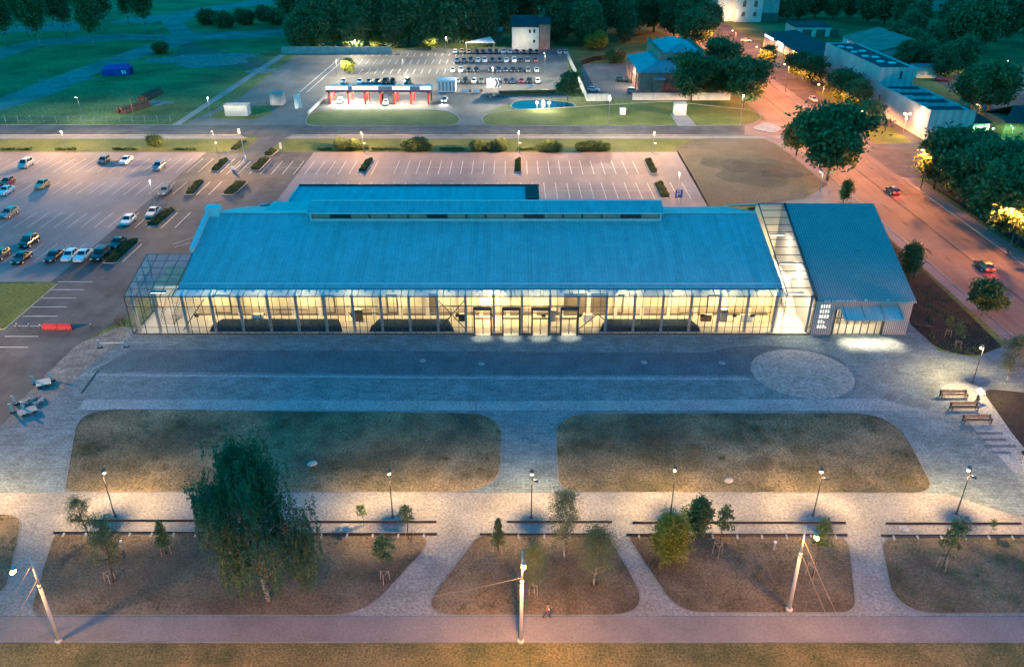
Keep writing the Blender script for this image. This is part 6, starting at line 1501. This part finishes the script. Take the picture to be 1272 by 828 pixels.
def car_meshes(kind):
    L, Wd, Hh, zb, zh, cab, zt = KIND[kind]; h = L / 2; w_ = Wd / 2
    st = [(-h, .38, .50, .66, w_ * .72), (-h + .06, .26, .46, .72, w_ * .86), (-h + .35, .22, .50, zh - .06, w_ * .96), (-h + .9, .22, .52, zh, w_), (cab[0] - .05, .22, .54, zh + .05, w_), (cab[1], .22, .55, zb, w_), (cab[2], .22, .55, zb + .01, w_), (min(cab[3], h - .2), .22, .55, zt - .02, w_ * .99), (h - .18, .25, .52, zt - .05, w_ * .95), (h - .03, .32, .5, zt - .2, w_ * .86), (h, .42, .52, .72, w_ * .76)]
    m = MB(); vs = []; n = 8
    for (y, z0, z1, z2, hw) in st:
        vs += [(-hw * .92, y, z0), (-hw, y, z1), (-hw * .97, y, (z1 + z2) / 2 + .05), (-hw * .86, y, z2), (hw * .86, y, z2), (hw * .97, y, (z1 + z2) / 2 + .05), (hw, y, z1), (hw * .92, y, z0)]
    fs = [tuple(range(n - 1, -1, -1)), tuple(range((len(st) - 1) * n, len(st) * n))]
    for i in range(len(st) - 1):
        for k in range(n):
            a, b = i * n + k, i * n + (k + 1) % n; fs.append((a, b, b + n, a + n))
    m.add(vs, fs)
    wb, wt = w_ * .90, w_ * .70
    c0, c1, c2, c3 = cab
    B = [(-wb, c0, zb - .04), (wb, c0, zb - .04), (wb, c3, zb - .02), (-wb, c3, zb - .02)]; Tt = [(-wt, c1, Hh - .03), (wt, c1, Hh - .03), (wt, c2, Hh - .04), (-wt, c2, Hh - .04)]
    m.add(B + Tt + [(-wt * .9, (c1 + c2) / 2, Hh), (wt * .9, (c1 + c2) / 2, Hh)], [(0, 1, 5, 4), (1, 2, 6, 5), (2, 3, 7, 6), (3, 0, 4, 7), (4, 5, 9, 8), (8, 9, 6, 7), (5, 6, 9), (7, 4, 8)])
    body = m.mesh('car_body', PM['grey'])
    g = MB(); V = lambda t: Vector(t)
    def pane(a, b, c, d, u0, u1, v0, v1, o):
        f = lambda u, v: (V(a).lerp(V(b), u)).lerp(V(d).lerp(V(c), u), v) + V(o) * .014
        g.quad(f(u0, v0), f(u1, v0), f(u1, v1), f(u0, v1))
    pane(B[0], B[1], Tt[1], Tt[0], .07, .93, .10, .93, (0, -.6, .8)); pane(B[2], B[3], Tt[3], Tt[2], .08, .92, .22, .92, (0, .8, .6))
    for s, (a, b, c, d) in ((1, (B[1], B[2], Tt[2], Tt[1])), (-1, (B[0], B[3], Tt[3], Tt[0]))):
        pane(a, b, c, d, .09, .50, .16, .9, (s * .9, 0, .4)); pane(a, b, c, d, .53, .90, .16, .9, (s * .9, 0, .4))
    win = g.mesh('car_windows', CARW)
    r = .33 if kind in ('suv', 'van') else .31
    ty = MB(); ty.tube((-.1, 0, 0), (.1, 0, 0), r, r, 14); rim = MB(); rim.tube((-.108, 0, 0), (.108, 0, 0), r * .62, r * .62, 10)
    hl, tl = [], []
    for s in (-1, 1):
        q = MB(); q.add([(s * w_ * .80, -h + .02, .60), (s * w_ * .38, -h - .03, .60), (s * w_ * .42, -h + .05, .75), (s * w_ * .88, -h + .16, .77)], [(0, 1, 2, 3)]); q.v = [(x, y - .045, z) for x, y, z in q.v]
        hl.append(q)
        q = MB(); q.bb(s * w_ * .62 - .17, s * w_ * .62 + .17, h - .06, h + .022, .70, .90 if kind != 'sedan' else .84); tl.append(q)
    mi = []
    for s in (-1, 1): q = MB(); q.box((s * (w_ + .06), c0 + .25, zb + .06), (.2, .12, .14)); mi.append(q)
    return dict(body=body, win=win, tyre=ty.mesh('tyre', M['black']), rim=rim.mesh('rim', M['flashing']), r=r, L=L, W=Wd, hl=[q.mesh('headlight', M['headdim']) for q in hl], tl=[q.mesh('tail_light', M['taildim']) for q in tl], mi=[q.mesh('mirror', M['stripe']) for q in mi], hlL=[q.mesh('headlight_lit', M['headlit']) for q in hl], tlL=[q.mesh('tail_light_lit', M['tail']) for q in tl])
CM = {k: car_meshes(k) for k in KIND}
def car(kind, colour, px, py, label, rz=0, group=None, detail=2, lit=False, cat=None, pos=None, name='parked_car'):
    m = CM[kind]; p = pos or G(px, py)
    t = thing(name, label, cat or {'van': 'van', 'suv': 'car'}.get(kind, 'car'), (p.x, p.y, .02), rz, group)
    b = put('body', m['body'], t); b.material_slots[0].link = 'OBJECT'; b.material_slots[0].material = PM[colour]
    put('window', m['win'], t)
    for s in (-1, 1):
        for y in (-m['L'] * .31, m['L'] * .29):
            w_ = put('wheel', m['tyre'], t, (s * (m['W'] / 2 - .09), y, m['r']))
            if detail > 1: put('rim', m['rim'], w_)
    if detail > 0:
        for k in range(2): put('headlight', (m['hlL'] if lit == 'front' else m['hl'])[k], t); put('tail_light', (m['tlL'] if lit == 'rear' else m['tl'])[k], t)
    for k in range(2 if detail > 1 else 0): put('mirror', m['mi'][k], t)
    return t
GRP = 'cars parked in the left lot'
LC = [('van', 'silver', 33, 207, 'silver minivan standing alone near the first parking lamp', 0), ('hatchback', 'dark grey', 130, 202, 'dark grey hatchback left of a white sedan below the hedge belt', 0), ('sedan', 'white', 157, 202, 'white sedan right of a dark hatchback below the hedge belt', 0),
      ('suv', 'blue grey', 198, 210, 'blue grey SUV right of the white sedan in the top row', 0), ('hatchback', 'red', 10, 229, 'red hatchback beside a white car at the left edge', 0), ('sedan', 'white', 8, 240, 'white sedan just in front of the red hatchback at the left edge', 0),
      ('sedan', 'tan', 53, 232, 'tan coloured sedan standing alone in the second row', 0), ('wagon', 'grey', 12, 268, 'grey wagon alone in the third row at the left edge', 0), ('suv', 'black', 37, 304, 'black SUV behind another black car near the lawn corner', 0),
      ('sedan', 'black', 28, 324, 'black sedan in front of the black SUV near the lawn corner', 0), ('hatchback', 'dark grey', 2, 320, 'dark hatchback cut by the left edge near the lawn', 0), ('sedan', 'black', 68, 322, 'black sedan left of two white cars in the front row', 0),
      ('hatchback', 'white', 88, 321, 'left one of two white cars side by side in the front row', 0), ('sedan', 'white', 104, 321, 'right one of two white cars side by side in the front row', 0), ('suv', 'black', 126, 320, 'black SUV right of the two white cars in the front row', 0),
      ('sedan', 'black', 147, 305, 'black sedan next to the hedge island above the black SUV', 0), ('hatchback', 'white', 160, 277, 'white hatchback left of the silver sedan by the hedge island', 0), ('sedan', 'silver', 191, 267, 'silver sedan beside the hedge island left of the hall', 0),
      ('sedan', 'grey', 206, 240, 'grey sedan by the thin lamp post left of the sparse hedge', 0)]
for k, c, px, py, lab, rz in LC: car(k, c, px, py, lab, rz + random.uniform(-.04, .04), GRP)
car('sedan', 'dark blue', 333, 262, 'dark car half hidden behind the left end of the hall ridge', 1.57, None)
# dealer lot rows
names = ['back', 'second', 'third', 'front']
rows_ = [(66.5, [565.5, 574, 582.4, 592.4, 600, 608.6, 616.5, 625.6, 633.4, 642, 650.4, 658.9, 666.6], 'wLtkkbkssbkkk'), (77, [567.6, 576, 584.6, 593.8, 602.3, 611.5, 620.7, 629, 638.6, 646, 655.3, 665.2], 'sggwwbbwwkgm'),
         (89.3, [562.6, 572.6, 582.4, 591.6, 610, 619.2, 627.7, 637, 646, 656, 666.6], 'wwkkbbbkkgs'), (103, [559, 568.3, 578.2, 588.8, 598, 609.3, 618.5, 628.4, 636.2, 647.5, 657.5, 668], 'wskwgbbkbmkw')]
CC = {'w': 'white', 's': 'silver', 'g': 'grey', 'k': 'black', 'b': 'dark blue', 't': 'tan', 'L': 'tan', 'm': 'maroon', 'G': 'dark green'}
ks = ['hatchback', 'suv', 'sedan', 'wagon', 'hatchback', 'suv']
for r_, (py, xs__, cs) in enumerate(rows_):
    for k, px in enumerate(xs__):
        c = CC[cs[k]]
        car(ks[(k * 5 + r_ * 3) % 6], c, px, py, '%s car, %s from the left in the %s row of dealer cars' % (c, ORD[k + 1], names[r_]), random.uniform(-.05, .05), 'cars in the dealer lot', 1)
for k, px in enumerate((695, 703)): car('hatchback', 'silver', px, 67, ['left', 'right'][k] + ' of two silver cars parked apart right of the dealer back row', 0, 'cars in the dealer lot', 1)
for k, (px, c, kd) in enumerate([(427, 'silver', 'hatchback'), (447, 'white', 'sedan'), (459, 'grey', 'sedan'), (469, 'dark green', 'hatchback'), (479, 'black', 'suv'), (488, 'black', 'suv'), (506.5, 'dark green', 'suv')]):
    car(kd, c, px, 103.5, '%s car, %s from the left behind the car wash canopy' % (c, ORD[k + 1]), random.uniform(-.1, .1), 'cars behind the car wash', 1)
car('hatchback', 'silver', 423, 128, 'silver car being washed in the leftmost brightly lit bay', 0, None, 2)
car('sedan', 'white', 479.5, 130, 'white car in the middle bay of the car wash', 0, None, 2)
t = car('hatchback', 'silver', 552, 126.5, 'car with glaring headlights driving out beside the car wash', 0, None, 2, 'front', name='moving_car')
for s in (-.6, .6): point_light('headlight_beam', (s, -2.4, .7), 1500, (1, .97, .9), .08, t, 70, (0, -1, -.22), .6)
for px, py, lab in [(1108, 240, 'dark car with red tail lights on the avenue above the pavilion'), (1221, 334, 'dark car with red tail lights on the avenue at the right')]:
    t = car('hatchback', 'dark grey', px, py, lab, 0, 'cars driving on the avenue', 2, 'rear', name='moving_car')
    point_light('tail_glow', (0, 2.5, .8), 160, (1, .06, .02), .1, t)
    t.rotation_euler.z = math.pi
car('suv', 'dark green', 772.5, 101.5, 'dark green car parked beside the brick building', 1.5, None, 1); car('hatchback', 'silver', 737, 113.5, 'pale car at the white fence in the brick building yard', 1.3, None, 1)
car('suv', 'grey', 787, 116, 'car parked at the front corner of the brick building', 1.4, None, 1); car('hatchback', 'silver', 1010, 126, 'pale car under the trees beside the avenue', 0, None, 1); car('sedan', 'white', 927, 52, 'white car parked at the end of the canopy shop', 1.2, None, 1)
for k, (px, py, c, kd) in enumerate([(1168, 94, 'grey', 'hatchback'), (1170, 101, 'maroon', 'wagon'), (1165, 76, 'silver', 'van'), (1154, 140, 'dark grey', 'sedan')][:3]):
    car(kd, c, px, py, ['grey hatchback parked by the beige annex', 'maroon wagon parked in front of the grey hatchback by the annex', 'silver van parked under the trees behind the grey warehouse'][k], 1.4, None, 1)
# motorbikes in front of the dealer lot
def motorbike(px, py, lab, colm, rz):
    p = G(px, py); t = thing('motorbike', lab, 'motorbike', (p.x, p.y, .02), rz, 'motorbikes at the dealer board')
    for y in (-.68, .7):
        m = MB()
        for k in range(14):
            a, b = k * math.tau / 14, (k + 1) * math.tau / 14; m.tube((0, y + .27 * math.cos(a), .31 + .27 * math.sin(a)), (0, y + .27 * math.cos(b), .31 + .27 * math.sin(b)), .055, .055, 6)
        m.tube((-.05, y, .31), (.05, y, .31), .06, .06, 6); m.build('wheel', M['black'], t)
    m = MB(); m.ball((0, -.1, .78), (.17, .34, .17), 8, 6); m.ball((0, .5, .82), (.14, .3, .08), 8, 6); m.ball((0, -.5, .85), (.14, .16, .2), 8, 6); m.build('tank_fairing', colm, t, True)
    m = MB(); m.ball((0, .02, .45), (.17, .3, .2), 8, 6); m.tube((0, -.68, .31), (0, -.45, 1.0), .04, .04, 6); m.tube((0, .7, .31), (0, .2, .5), .04, .04, 6); m.tube((-.34, -.42, 1.02), (.34, -.42, 1.02), .025, .025, 6); m.build('engine_frame', M['dark_metal'], t)
    m = MB(); m.ball((0, .32, .86), (.13, .3, .06), 8, 6); m.build('seat', M['black'], t)
for k, (px, py, cm) in enumerate([(606, 122, 'blue'), (610, 119.5, 'red'), (613, 122, 'white'), (617.5, 121.5, 'stripe'), (623, 121.5, 'blue')]):
    motorbike(px, py, ['blue motorbike at the left end of the row by the chevron board', 'red motorbike behind the others by the chevron board', 'white motorbike in the middle of the row by the chevron board', 'black motorbike right of the white one by the chevron board', 'blue motorbike at the right end of the row by the chevron board'][k], M[cm], .4 + .1 * k)

# ------------------------------------------------------------------ plaza furniture
def bench(px, py, lab):
    p = G(px, py); t = thing('park_bench', lab, 'bench', (p.x, p.y, .03), 0, 'benches in a row on the plaza'); Lb_ = 3.4
    m = MB()
    for k in range(4): m.bb(-Lb_ / 2, Lb_ / 2, -.26 + k * .135, -.15 + k * .135, .42, .47)
    m.build('seat', M['timber'], t)
    m = MB()
    for k in range(3): m.bb(-Lb_ / 2, Lb_ / 2, .30 + k * .02, .34 + k * .02, .55 + k * .14, .66 + k * .14)
    m.build('backrest', M['timber'], t)
    for s in (-1, 1):
        m = MB(); x = s * (Lb_ / 2 - .12); m.bb(x - .05, x + .05, -.26, -.18, 0, .64); m.bb(x - .05, x + .05, .22, .36, 0, .95); m.bb(x - .05, x + .05, -.18, .22, .34, .41); m.bb(x - .05, x + .05, -.26, .3, .64, .69); m.build('side_frame', M['dark_metal'], t)
for px, py, lab in [(1184, 494, 'topmost of three dark benches beside the plaza lamp'), (1197, 509, 'middle one of three dark benches on the pale bench bay'), (1213, 525, 'lowest of three dark benches on the pale bench bay')]: bench(px, py, lab)
pk = MB(); LZ = 6 * .004 + .002
for py, x0, x1 in ((538, 1212, 1246), (546, 1216, 1250), (554, 1222, 1262), (562, 1232, 1256)):
    a, b = G(x0, py), G(x1, py); line(a.x, a.y, b.x, b.y, .5)
structure('paving_strip', pk, M['pave_dark'])
t = thing('info_board', 'tilted white topped information board beside the benches', 'sign', (*G(1214, 497).xy, .02), R(25))
m = MB(); m.bb(-.12, .12, -.12, .12, 0, 1.1); m.bb(-.5, .5, -.1, .1, .0, .06); m.build('stand', M['dark_metal'], t)
m = MB(); m.slab([(-.55, -.45, 1.05), (.55, -.45, 1.05), (.55, .35, 1.5), (-.55, .35, 1.5)], .06); m.build('board', M['white'], t)
# low terrace walls beside the promenade
def lowwall(x0, x1, py, lab, braces=0, h=.42):
    a, b = G(x0, py), G(x1, py); c = (a + b) / 2; L_ = (b - a).length
    t = thing('low_wall', lab, 'wall', (c.x, c.y, .02), 0, 'low terrace walls along the promenade')
    m = MB(); m.bb(-L_ / 2, L_ / 2, -.05, .05, 0, h); m.build('wall_plate', M['corten'], t)
    m = MB(); m.bb(-L_ / 2, L_ / 2, -.06, .06, h, h + .025); m.build('coping', M['edging'], t)
    for k in range(braces):
        x = -L_ / 2 + (k + .5) * L_ / braces; m = MB(); m.add([(x - .09, -.06, 0), (x + .09, -.06, 0), (x + .09, -.55, 0), (x - .09, -.55, 0), (x - .09, -.06, h * .7), (x + .09, -.06, h * .7)], [(3, 2, 1, 0), (0, 1, 5, 4), (4, 5, 2, 3), (0, 4, 3), (1, 2, 5)]); m.build('brace', M['concrete'], t)
lw = [(88, 258, 647, 'upper low wall at the left, ending behind the weeping birch', 0), (352, 542, 648.5, 'upper low wall between weeping birch and the first slanted path', 0), (630, 760, 648.5, 'upper low wall behind the tall airy birch', 0), (786, 1050, 649.5, 'upper low wall right of the middle bed, longest one', 0), (1100, 1268, 650.5, 'upper low wall at the right edge', 0),
      (67, 258, 662, 'lower low wall with pale braces at the left bed', 7), (352, 543, 663.5, 'lower low wall with pale braces right of the weeping birch', 6), (596, 756, 664, 'lower low wall with pale braces at the middle bed', 5), (778, 1052, 664.5, 'lower low wall with pale braces at the third bed', 9), (1094, 1300, 665.5, 'lower low wall with pale braces at the right edge', 7)]
for a, b, py, lab, nb in lw: lowwall(a, b, py, lab, nb, .24)
for k, (px, py) in enumerate([(153, 682), (961, 683)]):
    t = thing('bollard_light', ['short white topped marker post in the left bed', 'short white topped marker post in the third bed'][k], 'post', (*G(px, py).xy, 0), 0, 'marker posts in the beds')
    m = MB(); m.tube((0, 0, 0), (0, 0, 1.0), .11, .1, 10); m.build('shaft', M['steel'], t); m = MB(); m.tube((0, 0, 1.0), (0, 0, 1.12), .15, .13, 10); m.build('cap', M['white'], t)
# building site things on the left
def beacon(px, py, lab, tilt=0.0, h=1.15):
    t = thing('striped_beacon', lab, 'road beacon', (*G(px, py).xy, .02), .3, 'striped site beacons'); m = MB(); m.box((0, 0, .06), (.75, .4, .12), 0, 0, .85); m.build('foot', M['black'], t)
    m = MB(); m.add([(-.15 + tilt, -.03, .12), (.15 + tilt, -.03, .12), (.15 + tilt * 2, -.03, .12 + h), (-.15 + tilt * 2, -.03, .12 + h), (-.15 + tilt, .03, .12), (.15 + tilt, .03, .12), (.15 + tilt * 2, .03, .12 + h), (-.15 + tilt * 2, .03, .12 + h)], [(0, 1, 2, 3), (5, 4, 7, 6), (4, 0, 3, 7), (1, 5, 6, 2), (3, 2, 6, 7), (4, 5, 1, 0)]); p = m.build('panel', M['white'], t)
    m = MB()
    for k in range(4):
        z = .2 + k * .26; sh = tilt + tilt * (z / h); m.add([(-.15 + sh, -.035, z), (.15 + sh, -.035, z + .12), (.15 + sh, -.035, z + .25), (-.15 + sh, -.035, z + .13)], [(0, 1, 2, 3)])
    m.build('stripe', M['stripe'], p)
for px, py, lab, tl in [(17, 512, 'striped beacon at the left end of the site clutter', -.1), (29, 510, 'striped beacon beside the flat slab in the site clutter', .05), (21, 502, 'dark taller striped beacon behind the site clutter', -.12), (45, 477, 'leaning striped beacon left of the yellow pallet', -.14), (65, 473, 'striped beacon right of the yellow pallet', -.05),
                    (124, 432, 'white striped post at the left of the site tape', 0), (157, 431, 'white striped post at the right of the site tape', 0)]:
    beacon(px, py, lab, tl)
t = thing('pallet', 'yellowish wooden pallet on bricks between striped beacons', 'pallet', (*G(55, 478).xy, .03), .5)
m = MB()
for k in range(6): m.box((0, -.7 + k * .28, .42), (1.7, .2, .05))
m.build('deck_board', M['plaster'], t)['kind'] = 'stuff'
m = MB()
for k in range(3): m.box((-.7 + k * .7, 0, .2), (.16, 1.6, .38))
m.build('bearer', M['timber'], t)
t = thing('paving_slab', 'pale concrete slab lying on blocks at the site corner', 'slab', (*G(35, 513).xy, .03), .7)
m = MB(); m.box((0, 0, .38), (2.0, 1.3, .12)); m.build('slab_top', M['concrete'], t); m = MB(); m.box((-.6, 0, .16), (.3, 1.1, .32)); m.box((.6, 0, .16), (.3, 1.1, .32)); m.build('block', M['stripe'], t)
for k, (px, py, sx) in enumerate([(40, 497, 1.0), (50, 500, .8), (33, 500, .7)]):
    t = thing('rubble_heap', ['largest', 'right', 'left'][k] + ' small heap of broken paving in the site clutter', 'rubble', (*G(px, py).xy, .02), k, 'rubble heaps'); m = MB()
    for j in range(14): m.box((random.gauss(0, .5) * sx, random.gauss(0, .35) * sx, .12 + abs(random.gauss(0, .12))), (random.uniform(.2, .5), random.uniform(.15, .4), .16), random.uniform(0, 3))
    m.build('stone', M['concrete'] if k else M['footpath'], t)['kind'] = 'stuff'
t = thing('plastic_barrier', 'red plastic road barrier across the asphalt at the left', 'barrier', (*G(72, 409).xy, .02)); 
for s in (-1, 1):
    m = MB(); x = s * 1.06; m.add([(x - 1.03, -.28, 0), (x + 1.03, -.28, 0), (x + 1.03, .28, 0), (x - 1.03, .28, 0), (x - 1.03, -.12, .55), (x + 1.03, -.12, .55), (x + 1.03, .12, .55), (x - 1.03, .12, .55), (x - 1.0, -.1, .9), (x + 1.0, -.1, .9), (x + 1.0, .1, .9), (x - 1.0, .1, .9)], [(3, 2, 1, 0), (0, 1, 5, 4), (1, 2, 6, 5), (2, 3, 7, 6), (3, 0, 4, 7), (4, 5, 9, 8), (5, 6, 10, 9), (6, 7, 11, 10), (7, 4, 8, 11), (8, 9, 10, 11)]); m.build('barrier_segment', M['red'], t)
m = MB()
for k in range(8): m.bb(-1.95 + k * .53, -1.75 + k * .53, -.29, -.2, .02, .16)
m.build('foot_slot', M['stripe'], t)
for k, (px, py) in enumerate([(22, 408), (37, 408), (51, 409), (114, 408)]):
    t = thing('bollard', ORD[k + 1] + ' dark bollard from the left in line with the red barrier', 'bollard', (*G(px, py).xy, .02), 0, 'bollards beside the red barrier'); m = MB(); m.tube((0, 0, 0), (0, 0, .95), .09, .08, 10); m.build('shaft', M['pole_dark'], t); m = MB(); m.tube((0, 0, .72), (0, 0, .84), .095, .092, 10); m.build('band', M['white'], t)
def bicycle(px, py, lab, rz):
    t = thing('bicycle', lab, 'bicycle', (*G(px, py).xy, .03), rz, 'bicycles at the glass box')
    for y in (-.52, .52):
        m = MB()
        for k in range(16):
            a, b = k * math.tau / 16, (k + 1) * math.tau / 16; m.tube((0, y + .34 * math.cos(a), .34 + .34 * math.sin(a)), (0, y + .34 * math.cos(b), .34 + .34 * math.sin(b)), .03, .03, 5)
        for k in range(4): m.tube((0, y + .34 * math.cos(k * .785), .34 + .34 * math.sin(k * .785)), (0, y - .34 * math.cos(k * .785), .34 - .34 * math.sin(k * .785)), .008, .008, 4)
        m.build('wheel', M['black'], t)
    m = MB()
    for a, b in (((0, .52, .34), (0, .1, .32)), ((0, .1, .32), (0, .22, .86)), ((0, .22, .86), (0, .52, .34)), ((0, .1, .32), (0, -.36, .84)), ((0, .2, .8), (0, -.36, .84)), ((0, -.36, .95), (0, -.52, .34)), ((-.28, -.38, 1.02), (.28, -.38, 1.02))): m.tube(a, b, .025, .025, 6)
    m.build('frame', M['dark_metal'], t); m = MB(); m.ball((0, .24, .92), (.09, .15, .05), 8, 5); m.build('saddle', M['black'], t)
bicycle(146, 404, 'dark bicycle leaning out beside the glass box corner', .9); bicycle(150, 400, 'dark bicycle closer to the glass box wall', 1.3); bicycle(154, 404, 'dark bicycle nearest the glass box corner post', .7)
# temporary tape between site posts
t = thing('site_tape', 'pale tape strung between two striped posts at the glass box', 'tape', (*G(124, 432).xy, 0)); d = G(157, 431) - G(124, 432)
m = MB(); m.box((d.x / 2, d.y / 2, .75), (d.length, .02, .1), math.atan2(d.y, d.x)); m.build('tape_band', M['white'], t)
t = thing('floor_drain', 'dark slot drain running across the paving near the site clutter', 'drain', (*G(112, 474).xy, .02)); a, b = G(122, 460) - G(112, 474), G(101, 488) - G(112, 474); d = b - a; c = (a + b) / 2
m = MB(); m.box((c.x, c.y, .015), (d.length, .22, .03), math.atan2(d.y, d.x)); m.build('grate', M['stripe'], t)

# ------------------------------------------------------------------ people (skin modifier figures)
def person(px, py, label, rz, top, legs, lean=.06, bag=None, step=.28):
    p = G(px, py); t = thing('person', label, 'person', (p.x, p.y, .02), rz)
    J = {'pelvis': (0, 0, .95), 'waist': (0, -.01, 1.1), 'chest': (0, -.03 - lean, 1.32), 'neck': (0, -.03 - lean * 1.3, 1.48), 'head0': (0, -.05 - lean * 1.4, 1.58), 'head1': (0, -.06 - lean * 1.5, 1.70)}
    E = [('pelvis', 'waist'), ('waist', 'chest'), ('chest', 'neck'), ('neck', 'head0'), ('head0', 'head1')]; Rr = {'pelvis': .15, 'waist': .135, 'chest': .165, 'neck': .055, 'head0': .09, 'head1': .10}
    for s, n in ((-1, 'l'), (1, 'r')):
        f = s * step
        for k, (nm, q, r) in enumerate([('hip', (s * .10, 0, .88), .105), ('knee', (s * .11, -f * .5 - .04, .50), .07), ('ankle', (s * .11, -f + .06, .10), .045), ('toe', (s * .13, -f - .12, .05), .04)]): J[nm + n] = q; Rr[nm + n] = r
        for nm, q, r in [('sh', (s * .19, -.03 - lean, 1.40), .07), ('elb', (s * .26, .03 + f * .3, 1.14), .048), ('wri', (s * .25, -.10 + f * .7, .92), .034), ('hand', (s * .245, -.13 + f * .8, .84), .036), ('fing', (s * .24, -.14 + f * .85, .77), .02)]: J[nm + n] = q; Rr[nm + n] = r
        E += [('pelvis', 'hip' + n), ('hip' + n, 'knee' + n), ('knee' + n, 'ankle' + n), ('ankle' + n, 'toe' + n), ('chest', 'sh' + n), ('sh' + n, 'elb' + n), ('elb' + n, 'wri' + n), ('wri' + n, 'hand' + n), ('hand' + n, 'fing' + n)]
    ks_ = list(J); me = bpy.data.meshes.new('person'); me.from_pydata([J[k] for k in ks_], [(ks_.index(a), ks_.index(b)) for a, b in E], [])
    o = put('body', me, t); sk = o.modifiers.new('skin', 'SKIN'); o.modifiers.new('sub', 'SUBSURF').levels = 2; o.modifiers['sub'].render_levels = 2
    for i, k in enumerate(ks_): me.skin_vertices[0].data[i].radius = (Rr[k], Rr[k] * .8); me.skin_vertices[0].data[i].use_root = (k == 'pelvis')
    m = bpy.data.materials.new('clothing'); nt_, b = nodes(m); tc = nt_.nodes.new('ShaderNodeTexCoord'); sx = nt_.nodes.new('ShaderNodeSeparateXYZ'); nt_.links.new(tc.outputs['Object'], sx.inputs[0])
    mr = nt_.nodes.new('ShaderNodeMapRange'); mr.inputs['From Max'].default_value = 1.85; nt_.links.new(sx.outputs['Z'], mr.inputs['Value']); ra = nt_.nodes.new('ShaderNodeValToRGB'); ra.color_ramp.interpolation = 'CONSTANT'
    e = ra.color_ramp.elements; e[0].position = 0; e[0].color = (.03, .03, .03, 1); e[1].position = .06; e[1].color = (*legs, 1)
    for ps, c in ((.53, top), (.81, (.42, .26, .19))): q = e.new(ps); q.color = (*c, 1)
    nt_.links.new(mr.outputs['Result'], ra.inputs['Fac']); nt_.links.new(ra.outputs['Color'], b.inputs['Base Color']); b.inputs['Roughness'].default_value = .9; me.materials.append(m)
    h = MB(); hy = -.06 - lean * 1.5; h.ball((0, hy + .02, 1.73), (.105, .115, .10), 10, 8); h.build('hair', M['stripe'], t, True)
    fc = MB(); fc.ball((0, hy - .1, 1.655), (.016, .022, .026), 6, 5); fc.build('nose', PM['tan'], t, True)
    if bag: m = MB(); m.ball((.32, .02, .72), (.09, .17, .2), 8, 6); m.build('bag', bag, t, True)
    return t
person(679, 767, 'person in brown orange top walking along the street path beside the middle pole', 1.2, (.35, .12, .06), (.05, .055, .07), .05, M['white'])
person(1268, 573, 'person in dark clothes with pale trousers at the right edge of the plaza', -.7, (.02, .02, .025), (.35, .34, .32), .10)
